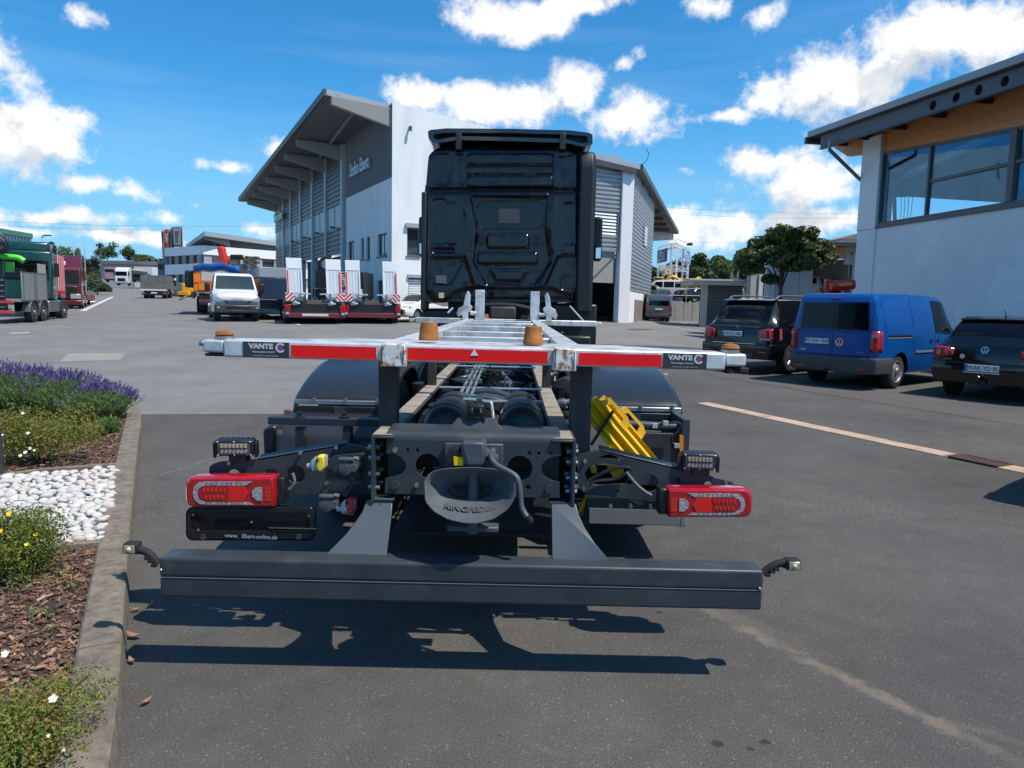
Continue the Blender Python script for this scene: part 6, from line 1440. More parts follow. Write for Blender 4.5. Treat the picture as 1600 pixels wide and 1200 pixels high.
# black skirts and engine tunnel below
for(x0,x1,y0,y1,Y0,m_)in((659,716,482,540,CY+.1,BLACK),(860,931,474,540,CY+.1,BLACK),(700,870,466,520,CY+.3,INK)):
 b=MB(); pbox(b,x0,y0,x1,y1,Y0,Y0+1.4); b.build('cab_skirt',m_,truck,bevel=.03)
MB().bx(xr0-.2,xr1-.02,CY-.25,CY+1,.55,1.15).build('step_box',BLACK,truck,bevel=.03); MB().bx(xl0+.05,xl0+.5,CY-.2,CY+1,.55,1.2).build('step_box',BLACK,truck,bevel=.03)
b=MB(); pbox(b,765,478,806,500,CY-.3,CY+.2); b.build('engine_cover',M('engine_brownish',(.05,.045,.04),.6),truck,bevel=.03)
pth([P(735,484,CY-.2),P(760,477,CY-.25),P(806,478,CY-.25),P(838,486,CY-.2)],.035,'intake_hose',RUBBER)
for q in range(3):MB().box(P(781+q*3,474,CY+.2),(.02,.02,.02)).build('bolt',STEEL,truck)
for q in range(4):MB().lathe([(.01,0),(0,-.01)],P(878+4*(q%2),520+4*(q//2),CY),(0,1,0),8).build('bolt',STEEL,truck)
# roof spoiler
so_=[zC(*q)for q in((352,92),(365,84),(440,76),(760,78),(1060,86),(1150,98),(1166,106),(1166,150),(1150,160),(1120,168),(1030,148),(760,140),(505,134),(405,150),(380,146),(356,126))]
inn=[zC(*q)for q in((380,106),(440,98),(760,100),(1060,108),(1140,116),(1146,146),(1110,150),(1030,128),(760,120),(505,114),(400,132),(384,128))]
sp=MB();
def ringp(l,Y):return[P(x,y,CY)+Vector((0,Y-CY,0))for x,y in l]
sp.plate(so_,[inn],lambda u,v:P(u,v,CY)+Vector((0,-.12,0)),(0,.5,0))
spo=sp.build('roof_spoiler',M('spoiler_black',(.006,.007,.009),.16,coat=1.),truck,bevel=.01)
b=MB(); b.loft([[q+Vector((0,.38,0))for q in ringp(so_,CY)],[q+Vector((0,1.6,-.28))for q in ringp(so_,CY)]]); b.build('spoiler_shell',_M['spoiler_black'],spo)
for x in(500,1022):
 b=MB(); pbox(b,*zC(x-14,88),*zC(x+14,172),CY-.16,CY-.05); b_=b.build('spoiler_bracket',DEFL,spo,bevel=.01)
 MB().lathe([(.022,0),(.016,-.012),(0,-.012)],P(*zC(x,120),CY-.16),(0,1,0),10).build('bolt',STEEL,spo)if False else None
# mirrors
for(x0,x1,y0,y1,sg)in((654,664,338,401,-1),(929,940,338,408,1)):
 b=MB(); Ym=11.7; pbox(b,x0,y0,x1,y1,Ym,Ym+.16); mr_=b.build('mirror',BLACK,truck,bevel=.04,seg=3)
 b=MB(); pbox(b,x0+2 if sg>0 else x0+1.5,y1-21,x1-1.5,y1-4,Ym-.008,Ym); b.build('mirror_glass',CHROME,mr_,bevel=.003)
 b=MB(); pbox(b,x0+2,y0+5,x1-2,y1-25,Ym-.006,Ym); b.build('mirror_glass',GLASS,mr_)
 c_=P((x0+x1)/2,y0+4,Ym); MB().beam(c_+Vector((0,.08,0)),c_+Vector((-sg*.25,.1,.02)),.05,.06).build('mirror_arm',BLACK,mr_)
# ================================================================== cars
def cubic(xs,ys,x):
 n=len(xs)
 if x<=xs[0]:return ys[0]
 if x>=xs[-1]:return ys[-1]
 k=max(i for i in range(n-1)if xs[i]<=x); h=xs[k+1]-xs[k]; t=(x-xs[k])/h
 def m(i):
  if i==0:return(ys[1]-ys[0])/(xs[1]-xs[0])
  if i==n-1:return(ys[-1]-ys[-2])/(xs[-1]-xs[-2])
  a=(ys[i]-ys[i-1])/(xs[i]-xs[i-1]); b_=(ys[i+1]-ys[i])/(xs[i+1]-xs[i])
  return 0 if a*b_<=0 else 2*a*b_/(a+b_)
 t2,t3=t*t,t*t*t
 return(2*t3-3*t2+1)*ys[k]+(t3-2*t2+t)*h*m(k)+(-2*t3+3*t2)*ys[k+1]+(t3-t2)*h*m(k+1)
class Car:
 """body surface from stations (y, z_bottom, z_belt, z_top, half width low, half width belt, half width roof); origin under the rear axle, +y forwards"""
 def __init__(s,st,wr,wb,track,paint,arch=1.17):
  s.ys=[q[0]for q in st]; s.c=[[q[i]for q in st]for i in range(1,7)]; s.wr,s.wb,s.tr,s.paint,s.arch=wr,wb,track,paint,arch
 def g(s,y):return[cubic(s.ys,c,y)for c in s.c]
 def ring(s,y):
  zb,zl,zt,hl,hb,ht=s.g(y); zl=min(zl,zt-.012); m=(zb+zl)/2; r=min(.07,(zt-zl)*.4)
  R_=[(hl*.80,zb),(hl*.95,zb+.03),(hl*.99,zb+.12 if zb+.12<m else m-.01),(hl,m),(hb+(hl-hb)*.25,m+(zl-m)*.75),(hb,zl)]
  side=lambda t:(hb+(ht-hb)*(t**1.15),zl+(zt-r-zl)*t)
  R_+=[side(.5),side(1.0),(ht*.955,zt-r*.28),(ht*.84,zt),(ht*.45,zt+.012*(1 if zt-zl>.2 else 1))]
  return R_
 def side(s,y,t,off=0.,sgn=1):
  R_=s.ring(y); a=R_[5]; c=R_[7]
  zb,zl,zt,hl,hb,ht=s.g(y); x=a[0]+(c[0]-a[0])*t**1.15; z=a[1]+(c[1]-a[1])*t
  return Vector((sgn*(x+off),y,z+off*.25))
 def low(s,y,z,off=0.,sgn=1):
  R_=s.ring(y)
  for(x0,z0),(x1,z1)in zip(R_,R_[1:]):
   if z0<=z<=z1:return Vector((sgn*(x0+(x1-x0)*(z-z0)/max(1e-6,z1-z0)+off),y,z))
  return Vector((sgn*(R_[5][0]+off),y,z))
 def top(s,x,y,off=0.):
  R_=s.ring(y); R2=[(0,R_[-1][1])]+R_[:4:-1]; ax=abs(x); z=R2[-1][1]
  for(x0,z0),(x1,z1)in zip(R2,R2[1:]):
   if x0<=ax<=x1:z=z0+(z1-z0)*(ax-x0)/max(1e-6,x1-x0); break
  e=.02; za=s.g(y+e)[2]; zb_=s.g(y-e)[2]; sl=(za-zb_)/(2*e); n=Vector((0,-sl,1)).normalized()
  return Vector((x,y,z))+n*off
 def body(s,par,n=46,arches=True):
  y0,y1=s.ys[0],s.ys[-1]; yy=sorted(set([y0+(y1-y0)*i/n for i in range(n+1)]+s.ys)); rings=[]
  for y in yy:
   R_=s.ring(y); rings.append([Vector((x,y,z))for x,z in R_]+[Vector((-x,y,z))for x,z in reversed(R_)])
  o=MB().loft(rings).build('body',s.paint,par,smooth=0)
  if arches:
   cut=MB()
   for y in(0,s.wb):
    for sg in(-1,1):cut.cyl((sg*(s.tr/2-.16),y,s.wr),(sg*(s.tr/2+.5),y,s.wr),s.wr*s.arch,n=28)
   co=cut.build('cut',BLACK,None,smooth=0); co.location=par.location; co.rotation_euler=par.rotation_euler
   md=o.modifiers.new('b','BOOLEAN'); md.operation='DIFFERENCE'; md.object=co; md.solver='EXACT'; md.material_mode='TRANSFER'
   bpy.context.view_layer.update()
   me=bpy.data.meshes.new_from_object(o.evaluated_get(bpy.context.evaluated_depsgraph_get())); o.modifiers.clear(); o.data=me
   bpy.data.objects.remove(co)
   bmm=bmesh.new(); bmm.from_mesh(me); bmesh.ops.remove_doubles(bmm,verts=bmm.verts,dist=.0008); bmm.to_mesh(me); bmm.free()
  o.data.shade_smooth(); o.data.set_sharp_from_angle(angle=math.radians(32)); return o
 def sidewin(s,name,ya,yb,ta,tb,mat,par,off=.006,sgn=1,ya2=None,yb2=None,n=8,m=3,tb2=None):
  """quad patch on the greenhouse side, between (ya,ta)-(yb,ta) below and (ya2,tb)-(yb2,tb) above"""
  ya2=ya if ya2 is None else ya2; yb2=yb if yb2 is None else yb2; tb2=tb if tb2 is None else tb2
  vs=[]
  for j in range(m+1):
   for i in range(n+1):
    u,v=i/n,j/m; y=(ya+(yb-ya)*u)*(1-v)+(ya2+(yb2-ya2)*u)*v; t=ta+((tb+(tb2-tb)*u)-ta)*v
    vs.append(s.side(y,t,off,sgn))
  fs=[(j*(n+1)+i,j*(n+1)+i+1,(j+1)*(n+1)+i+1,(j+1)*(n+1)+i)for j in range(m)for i in range(n)]
  return MB().add(vs,fs).build(name,mat,par,smooth=60)
 def topwin(s,name,ya,yb,xa,xb,mat,par,off=.006,n=10,m=8,off2=None):
  vs=[]
  for j in range(m+1):
   y=ya+(yb-ya)*j/m; w=xa+(xb-xa)*j/m
   for i in range(n+1):vs.append(s.top(-w+2*w*i/n,y,off))
  fs=[(j*(n+1)+i,j*(n+1)+i+1,(j+1)*(n+1)+i+1,(j+1)*(n+1)+i)for j in range(m)for i in range(n)]
  return MB().add(vs,fs).build(name,mat,par,smooth=60)
 def seam(s,pts,par,sgn=1,w=.008,name='door_seam'):
  """pts: (y, z or ('t', t))"""
  q=[(s.side(y,z[1],.003,sgn)if isinstance(z,tuple)else s.low(y,z,.003,sgn))for y,z in pts]
  return MB().tube(q,w/2,4).build(name,INK,par)
 def strip(s,y0,y1,z0,z1,off,name,mat,par,sgn=1,n=8):
  vs=[];
  for i in range(n+1):
   y=y0+(y1-y0)*i/n
   for z,o in((z0,0.001),(z0+.01,off),(z1-.01,off),(z1,.001)):vs.append(s.low(y,z,o,sgn))
  fs=[(i*4+k,i*4+k+1,(i+1)*4+k+1,(i+1)*4+k)for i in range(n)for k in range(3)]
  return MB().add(vs,fs).build(name,mat,par)
 def wheels(s,par,kind,r=None,w=.215):
  r=r or s.wr
  for y in(0,s.wb):
   for sg in(-1,1):car_wheel((sg*(s.tr/2-.02),y,r),r,w,sg,kind,par)
def car_wheel(c_,r,w,sg,kind,par):
 c_=Vector(c_); ax=(sg,0,0); h=w/2
 t_=MB().lathe([(r*.64,-h),(r*.88,-h),(r*.97,-h*.82),(r,-h*.55),(r,h*.55),(r*.97,h*.82),(r*.88,h),(r*.68,h*.98),(r*.64,h*.8)],c_,ax,36).build('wheel',TYRE,par,smooth=35)
 o_=c_+Vector(ax)*h
 def f3(u,v,d=0.):return o_+Vector((d*sg,u*sg,v))
 if kind=='steel':
  MB().lathe([(r*.67,-.02),(r*.66,.004),(r*.60,.0),(r*.56,-.03),(r*.50,-.035),(r*.46,-.015),(r*.30,-.012),(r*.22,.004),(r*.2,.012),(0,.012)],o_,ax,36).build('rim',M('silver_steel_rim',(.50,.50,.51),.35,metal=.7,var=.12,vs=8),t_)
  for k in range(14):
   a=2*PI*k/14; MB().plate(circ(r*.48*math.cos(a),r*.48*math.sin(a),r*.042,8),[],lambda u,v:f3(u,v,-.020),(sg*.006,0,0)).build('rim_hole',INK,t_)
  MB().lathe([(r*.2,.012),(r*.19,.02),(r*.1,.024),(0,.024)],o_,ax,16).build('hub_cap',M('hub_grey',(.12,.12,.125),.5),t_)
  for k in range(5):
   a=2*PI*k/5+.3; MB().cyl(f3(r*.25*math.cos(a),r*.25*math.sin(a),-.012),f3(r*.25*math.cos(a),r*.25*math.sin(a),.008),.011,n=6).build('wheel_nut',INK,t_)
 else:
  MB().lathe([(r*.67,-.02),(r*.665,.003),(r*.62,.0),(r*.60,-.05)],o_,ax,36).build('rim',RIMAL,t_)
  MB().lathe([(r*.60,-.09),(0,-.09)],o_,ax,24).build('brake_disc',BLACK,t_)
  b=MB()
  for k in range(5):
   a=2*PI*k/5+PI/2
   for dq in(-.17,.17):
    d1=Vector((0,math.cos(a+dq*.35)*sg,math.sin(a+dq*.35))); d2=Vector((0,math.cos(a+dq*1.25)*sg,math.sin(a+dq*1.25)))
    b.beam(o_+d1*r*.10+Vector((-.018*sg,0,0)),o_+d2*r*.645+Vector((-.006*sg,0,0)),r*.085,.022,(1,0,0))
  b.build('spokes',RIMAL,t_,bevel=.006)
  MB().lathe([(r*.17,-.02),(r*.15,.0),(r*.08,.004),(0,.004)],o_,ax,16).build('hub_cap',RIMAL,t_)
def numplate(par,o,right,up,s,w=.52,h=.112,size=.098):
 r=Vector(right).normalized(); u=Vector(up).normalized(); n_=r.cross(u); o=Vector(o)
 R3=Matrix((r,u,n_)).transposed()
 p_=MB().box(o,(w,h,.012),R3).build('number_plate',PLATEW,par,bevel=.004)
 MB().box(o+n_*.0075-r*(w/2-.024),(.042,h-.01,.003),R3).build('blue_band',PLATEB,p_)
 text('D',.03,PLATEW,p_,o+n_*.0095-r*(w/2-.024)-u*.025,r,u,ext=.0004)
 text(s,size,INK,p_,o+n_*.0075+r*.022,r,u,ext=.0006,sx=.86,name='plate_lettering')
 MB().box(o-n_*.008,(w+.02,h+.02,.006),R3).build('plate_holder',BLACK,p_)
 return p_
def roundel(par,o,right,up,rad,name='badge'):
 r=Vector(right).normalized(); u=Vector(up).normalized(); n_=r.cross(u); o=Vector(o); f_=lambda a,b_:o+r*a+u*b_
 MB().plate(circ(0,0,rad,24),[],f_,n_*.004).build(name+'_back',INK,par)
 b=MB(); b.plate(circ(0,0,rad,24),[circ(0,0,rad*.86,24)],lambda a,c:f_(a,c)+n_*.004,n_*.005)
 def stroke(x0,y0,x1,y1,w=.13):
  b.beam(f_(x0*rad,y0*rad)+n_*.0065,f_(x1*rad,y1*rad)+n_*.0065,w*rad,.005,n_)
 for sg in(-1,1):
  stroke(sg*.36,.76,0,.12); stroke(sg*.80,.30,sg*.34,-.78); stroke(sg*.34,-.78,0,.02)
 b.build(name,CHROME,par)
HV=Vector((.78,.626,0)).normalized(); RV=Vector((HV.y,-HV.x,0)); ROTC=-math.atan2(HV.x,HV.y)
BLUEP=M('blue_paint',(.003,.075,.30),.28,coat=.35,spec=.3,var=.05,vs=1.5)
BLKP=M('black_car_paint',(.0045,.0045,.005),.16,coat=.6,spec=.4)
BUMPG=M('bumper_plastic',(.06,.063,.066),.55,var=.12,vs=4,bump=.08)
def taillamp(car,par,ya,z0,z1,hw_in,mat,sgn,yb,name='tail_light',depth=.02,zin0=None,zin1=None):
 """wraps the rear corner: rear face from hw_in outwards, then along the side to yb"""
 zin0=z0 if zin0 is None else zin0; zin1=z1 if zin1 is None else zin1
 rows=[]
 for v in range(6):
  t=v/5; z=z0+(z1-z0)*t; zi=zin0+(zin1-zin0)*t; yr=car.rear(z)
  xo=car.low(max(yr+.05,car.ys[0]+.05),min(z,car.g(yr+.06)[1]-.002)).x
  rows.append([Vector((sgn*hw_in,car.rear(zi)-depth,zi)),Vector((sgn*(hw_in+(xo-hw_in)*.6),yr-depth+.004,z)),Vector((sgn*(xo-.035),yr-depth+.02,z)),Vector((sgn*(xo+.002),yr+.03,z)),Vector((sgn*(car.low(yb,z).x+.008),yb,z))])
 n=5; vs=[p for r in rows for p in r]; fs=[(j*n+i,j*n+i+1,(j+1)*n+i+1,(j+1)*n+i)for j in range(5)for i in range(n-1)]
 back=[p+Vector((-sgn*.03,.03,0))for p in vs]; b=MB(); b.add(vs,fs); o_=b.build(name,mat,par,smooth=50)
 sm=o_.modifiers.new('solid','SOLIDIFY'); sm.thickness=.02; sm.offset=-1 if sgn>0 else 1
 return o_
def rear_of(st):
 """rear profile: y as a function of z along the stations' tops"""
 def f(s,z):return s._r(z)
 return f
def set_rear(car,prof):
 zs=[p[0]for p in prof]; yy=[p[1]for p in prof]; car.rear=lambda z:cubic(zs,yy,z)
# ---------------------------------------------------------------- blue panel van
ax0=(G(1279,594)+G(1389,607))/2
van=thing('panel_van','blue delivery panel van parked between the two black cars','van',ax0,ROTC,world=False)
st=[(-.90,.40,.98,1.52,.80,.80,.66),(-.885,.36,1.02,1.64,.84,.84,.71),(-.86,.34,1.05,1.72,.868,.865,.735),(-.78,.31,1.08,1.785,.885,.882,.752),(-.55,.28,1.10,1.80,.893,.888,.765),(.4,.26,1.10,1.822,.897,.890,.775),(1.3,.26,1.08,1.82,.897,.890,.775),(1.9,.26,1.06,1.79,.897,.888,.765),(2.35,.26,1.03,1.62,.895,.88,.71),(2.75,.27,1.00,1.30,.89,.87,.68),(2.98,.28,.985,1.06,.885,.855,.70),(3.25,.29,.96,.99,.875,.82,.70),(3.45,.31,.88,.90,.84,.74,.62),(3.52,.36,.70,.72,.75,.66,.5)]
c=Car(st,.325,2.68,1.54,BLUEP); c.body(van); c.wheels(van,'steel',w=.2)
set_rear(c,[(.3,-.90),(1.1,-.90),(1.4,-.895),(1.7,-.87),(1.8,-.8)])
# split rear doors standing proud of the body, window, seam
yr=-.905
for sg in(-1,1):
 a,b_=(.008,.735)if sg>0 else(-.735,-.008)
 dr=MB().hexa([Vector((x,y,z))for z,k in((.62,0),(1.08,0))for x,y in((a,yr-.012),(b_,yr-.012),(b_,yr+.05),(a,yr+.05))]).build('rear_door',BLUEP,van,bevel=.012,seg=3)
 MB().hexa([Vector((x*f,y,z))for z,f,dy in((1.084,1,0),(1.665,.915,.022))for x,y in((a,yr-.012+dy),(b_,yr-.012+dy),(b_,yr+.07+dy),(a,yr+.07+dy))]).build('door_top',BLUEP,dr,bevel=.012,seg=3)
 e=.02
 wnd=MB().hexa([Vector((x*f,y,z))for z,f,dy in((1.115,.955,.001),(1.625,.885,.0205))for x,y in((a+(-.003 if sg>0 else e),yr-.020+dy),(b_-(e if sg>0 else-.003),yr-.020+dy),(b_-(e if sg>0 else-.003),yr-.011+dy),(a+(-.003 if sg>0 else e),yr-.011+dy))]).build('rear_window',GLASS,dr,bevel=.004)
for z in(.72,1.0,1.3,1.58):MB().bx(.742,.765,yr-.012,yr+.02,z,z+.05).build('hinge',BLUEP,van,bevel=.004)
MB().bx(-.09,.09,yr+.02,yr+.10,1.70,1.725).build('brake_light',REDL,van,bevel=.005)
# bumper
b=MB(); rg=[]
for x,y in((-.905,-.28),(-.905,-.7),(-.86,-.93),(-.7,-1.0),(0,-1.02),(.7,-1.0),(.86,-.93),(.905,-.7),(.905,-.36)):
 d=Vector((x*.94,y*.9-.03,0)); rg.append([Vector((x,y,.60)),Vector((x*1.008,y-.008,.55)),Vector((x*1.0,y,.44)),Vector((x*.97,y*.97,.30)),Vector((d.x,d.y,.30)),Vector((d.x,d.y,.60))])
b.loft(rg); bp=b.build('rear_bumper',BUMPG,van,bevel=.01,seg=2)
for x in(-.62,.62):MB().bx(x-.09,x+.09,-1.0,-.97,.365,.40).build('reflector',REDL,bp)
for sg in(-1,1):
 tl=taillamp(c,van,0,.71,1.10,.735,REDL,sg,-.78)
 for z0,z1,m_ in((.99,1.04,CLEARL),(.80,.86,M('amber_red',(.6,.08,.01),.25,coat=.5))):MB().bx(sg*.75,sg*.86,yr-.028,yr-.016,z0,z1).build('lamp_cell',m_,tl)
numplate(van,(-.33,yr-.022,.875),(1,0,0),(0,0,1),'FD NW 1848')
roundel(van,(.14,yr-.014,.87),(1,0,0),(0,0,1),.075)
text('Caddy',.05,CHROME,van,(-.60,yr-.014,.70),(1,0,0),ZV,ext=.002); text('TDI',.035,CHROME,van,(.57,yr-.014,.735),(1,0,0),ZV,ext=.002); text('BlueMotion',.035,CHROME,van,(.57,yr-.014,.69),(1,0,0),ZV,ext=.002)
MB().tube([(-.03,-1.0,.33),(-.03,-1.08,.32),(-.03,-1.09,.38)],.018,8).build('tow_hook',BLACK,van)
for sg in(-1,1):
 fw=c.sidewin('front_window',1.62,2.62,.06,.90,GLASS,van,sgn=sg,ya2=1.50,yb2=2.10,tb2=.86)
 c.sidewin('window_trim',1.58,2.70,.0,.055,INK,van,off=.008,sgn=sg)
 c.sidewin('window_pillar',1.545,1.615,.0,.92,INK,van,off=.008,sgn=sg,ya2=1.42,yb2=1.495)
 c.sidewin('window_head',1.43,2.12,.91,.955,INK,van,off=.008,sgn=sg,yb2=2.05)
 c.seam([(1.50,.36),(1.50,.7),(1.52,.95),(1.52,('t',.1)),(1.38,('t',.95))],van,sg)
 c.seam([(.52,.40),(.52,.9),(.50,('t',.2)),(.40,('t',.97))],van,sg); c.seam([(2.60,.36),(2.66,.75),(2.66,.98)],van,sg)
 c.seam([(-.62,.62),(-.63,.9),(-.66,('t',.15)),(-.74,('t',.9))],van,sg,.006)
 c.strip(-.60,.44,.985,1.035,.006,'slide_rail',INK,van,sg); c.strip(-.60,.44,.965,.984,.010,'rail_lip',M('rail_silver',(.3,.31,.33),.4,metal=.5),van,sg)
 c.strip(.62,1.48,.665,.715,.016,'rub_strip',M('rub_grey',(.13,.14,.16),.5),van,sg); c.strip(1.52,2.2,.665,.715,.016,'rub_strip',M('rub_grey',(0,0,0)),van,sg)
 for y in(1.33,1.68):
  p=c.low(y,.915,.0,sg); MB().lathe([(.055,-.005),(.055,.006),(.045,.002),(0,-.004)],p,(sg,0,0),16).build('handle_cup',INK,van); MB().beam(p+Vector((sg*.02,-.06,.0)),p+Vector((sg*.02,.06,.005)),.022,.02).build('door_handle',BLUEP,van,bevel=.006)
 b=MB(); p=c.side(2.5,.12,.02,sg); b.box(p+Vector((sg*.12,-.02,.04)),(.19,.10,.17)); b.build('wing_mirror',BLACK,van,bevel=.03,seg=3)
 hl=MB().add([c.low(3.42,.62,.01,sg),c.low(3.1,.68,.01,sg),c.low(3.12,.86,.01,sg),c.low(3.40,.80,.01,sg)],[(0,1,2,3)]).build('headlight',CLEARL,van)
c.topwin('windscreen',2.12,2.92,.60,.74,GLASS,van)
# ---------------------------------------------------------------- black off-roader
g_=ax0-RV*2.50+HV*.46; g_.z=gz(g_.x,g_.y)
suv=thing('offroad_car','black boxy off-roader with silver roof rails, leftmost of the parked row','car',g_,ROTC,world=False)
st=[(-.86,.42,.94,.98,.74,.70,.6),(-.84,.36,.98,1.02,.85,.80,.66),(-.80,.34,1.00,1.06,.895,.85,.70),(-.74,.32,1.03,1.12,.91,.87,.72),(-.50,.30,1.05,1.48,.918,.885,.68),(-.40,.29,1.055,1.60,.92,.89,.665),(-.33,.29,1.06,1.635,.92,.89,.665),(.3,.28,1.06,1.655,.92,.895,.67),(1.2,.28,1.05,1.66,.92,.895,.67),(1.75,.28,1.04,1.62,.92,.89,.65),(2.4,.28,1.03,1.16,.92,.88,.68),(2.55,.28,1.03,1.09,.92,.87,.72),(3.1,.30,.98,1.02,.91,.84,.72),(3.5,.33,.9,.94,.87,.78,.66),(3.6,.4,.7,.74,.75,.7,.55)]
c=Car(st,.345,2.755,1.58,BLKP,1.14); c.body(suv); c.wheels(suv,'alloy',w=.235)
set_rear(c,[(.3,-.85),(.5,-.86),(.95,-.86),(1.05,-.79),(1.12,-.735)])
c.topwin('rear_window',-.70,-.455,.70,.63,GLASS,suv);
sp_=MB(); sp_.loft([[Vector((x,-.53,1.585+.02*(1-abs(x)))),Vector((x,-.53,1.61+.02*(1-abs(x)))),Vector((x,-.30,1.655)),Vector((x,-.30,1.62))]for x in(-.64,-.3,0,.3,.64)]); sp_.build('roof_spoiler',BLKP,suv,bevel=.01)
b=MB(); rg=[]
for x,y in((-.93,-.40),(-.93,-.72),(-.87,-.90),(-.6,-.955),(0,-.97),(.6,-.955),(.87,-.90),(.93,-.72),(.93,-.40)):
 d=Vector((x*.93,y*.9,0)); rg.append([Vector((x,y,.66)),Vector((x*1.012,y-.012,.60)),Vector((x,y,.46)),Vector((x*.96,y*.97,.34)),Vector((d.x,d.y,.34)),Vector((d.x,d.y,.66))])
b.loft(rg); bp=b.build('rear_bumper',BLKP,suv,bevel=.012,seg=2)
MB().bx(-.55,.55,-.975,-.95,.655,.672).build('load_sill',CHROME,bp,bevel=.004)
MB().bx(-.5,.5,-.965,-.9,.36,.46).build('bumper_insert',BUMPG,bp,bevel=.01)
for x in(-.7,.7):MB().bx(x-.1,x+.1,-.955,-.92,.475,.505).build('reflector',REDL,bp)
for sg in(-1,1):
 tl=taillamp(c,suv,0,.74,1.0,.55,REDL,sg,-.50,zin0=.78,zin1=.95)
 MB().hexa([Vector((sg*x,y,z))for z in(.755,.785)for x,y in((.60,-.887),(.84,-.873),(.84,-.862),(.60,-.876))]).build('lamp_strip',CLEARL,tl)
 c.sidewin('quarter_window',-.28,.18,.06,.90,GLASS,suv,sgn=sg,ya2=-.26,n=6); c.sidewin('rear_side_window',.24,1.02,.06,.90,GLASS,suv,sgn=sg); c.sidewin('front_side_window',1.10,2.05,.06,.90,GLASS,suv,sgn=sg,yb2=1.62,tb2=.86)
 c.sidewin('chrome_strip',-.30,2.2,-.0,.05,CHROME,suv,off=.010,sgn=sg); c.sidewin('window_post',.185,.235,.05,.93,BLKP,suv,off=.010,sgn=sg)
 rl_=MB(); pts=[Vector((sg*.60,-.32,1.645)),Vector((sg*.60,-.24,1.70)),Vector((sg*.60,-.05,1.725)),Vector((sg*.595,.8,1.735)),Vector((sg*.585,1.45,1.71)),Vector((sg*.58,1.62,1.655))]; rl_.tube(smoothpts(pts,4),.02,8); rl_.build('roof_rail',M('satin_alu',(.55,.56,.57),.3,metal=.9),suv)
 c.seam([(.20,.5),(.20,.9),(.21,1.03)],suv,sg); c.seam([(1.06,.36),(1.06,1.03)],suv,sg); c.strip(.35,2.3,.40,.52,.02,'sill_guard',BUMPG,suv,sg)
 for y in(.35,1.2):
  p=c.low(y,.93,.012,sg); MB().beam(p+Vector((0,-.09,0)),p+Vector((0,.09,.004)),.02,.025).build('door_handle',BLKP,suv,bevel=.006)
 p=c.side(2.1,.12,.02,sg); MB().box(p+Vector((sg*.12,0,.05)),(.2,.1,.15)).build('wing_mirror',BLKP,suv,bevel=.03,seg=3)
c.topwin('windscreen',1.80,2.38,.60,.72,GLASS,suv)
numplate(suv,(-.10,-.885,.865),(1,0,0),(0,-.05,1),'FD TC 100')
MB().bx(-.30,.30,-.875,-.85,.955,.975).build('handle_bar',BLKP,suv,bevel=.006)
star(Vector((0,0,0)),.055,suv,CHROME,0)if False else None
b=MB(); b.plate(circ(0,0,.05,20),[circ(0,0,.041,20)],lambda u,v:Vector((.14+u-.14,-.842+v*.35,1.005+v)),(0,-.008,.002))
for q in range(3):
 t=PI/2+q*2*PI/3; d=Vector((math.cos(t),.35*math.sin(t),math.sin(t))); s_=Vector((-math.sin(t),.35*math.cos(t),math.cos(t))); o_=Vector((0,-.848,1.005)); b.prism([o_+s_*.007,o_+d*.044,o_-s_*.007],(0,-.006,.002))
b.build('star_badge',CHROME,suv)
MB().tube([(-.02,-.735,1.13),(-.12,-.70,1.16),(-.30,-.69,1.165)],.010,6).build('rear_wiper',INK,suv)
# ---------------------------------------------------------------- black hatchback
g_=ax0+RV*2.47+HV*.36; g_.z=gz(g_.x,g_.y)
hb=thing('hatchback','black hatchback with round tail lights at the right picture edge','car',g_,ROTC,world=False)
st=[(-.78,.42,.84,.88,.72,.70,.58),(-.76,.36,.88,.92,.83,.79,.65),(-.71,.33,.91,.97,.865,.835,.69),(-.60,.30,.93,1.07,.875,.85,.70),(-.42,.27,.94,1.26,.878,.855,.67),(-.22,.25,.945,1.405,.88,.86,.645),(-.12,.24,.95,1.43,.88,.86,.64),(.5,.23,.95,1.47,.88,.865,.63),(1.1,.23,.945,1.475,.88,.865,.62),(1.6,.23,.94,1.42,.88,.86,.60),(2.2,.23,.93,1.12,.88,.85,.62),(2.45,.23,.92,.99,.875,.84,.66),(2.9,.25,.86,.90,.865,.80,.66),(3.3,.28,.76,.80,.83,.74,.6),(3.42,.34,.6,.64,.72,.66,.5)]
c=Car(st,.315,2.58,1.52,BLKP,1.15); c.body(hb); c.wheels(hb,'alloy',w=.205)
set_rear(c,[(.3,-.78),(.5,-.785),(.86,-.78),(.95,-.74),(1.07,-.61)])
c.topwin('rear_window',-.56,-.245,.66,.60,GLASS,hb)
MB().loft([[Vector((x,-.33,1.375+.02*(1-abs(x)))),Vector((x,-.335,1.40+.02*(1-abs(x)))),Vector((x,-.05,1.455)),Vector((x,-.05,1.42))]for x in(-.60,-.3,0,.3,.60)]).build('roof_spoiler',BLKP,hb,bevel=.008)
b=MB(); rg=[]
for x,y in((-.885,-.38),(-.885,-.62),(-.84,-.80),(-.6,-.855),(0,-.875),(.6,-.855),(.84,-.80),(.885,-.62),(.885,-.38)):
 d=Vector((x*.93,y*.9,0)); rg.append([Vector((x*.985,y+.01,.66)),Vector((x*1.008,y-.008,.58)),Vector((x,y,.44)),Vector((x*.95,y*.96,.30)),Vector((d.x,d.y,.30)),Vector((d.x,d.y,.66))])
b.loft(rg); bp=b.build('rear_bumper',BLKP,hb,bevel=.012,seg=2)
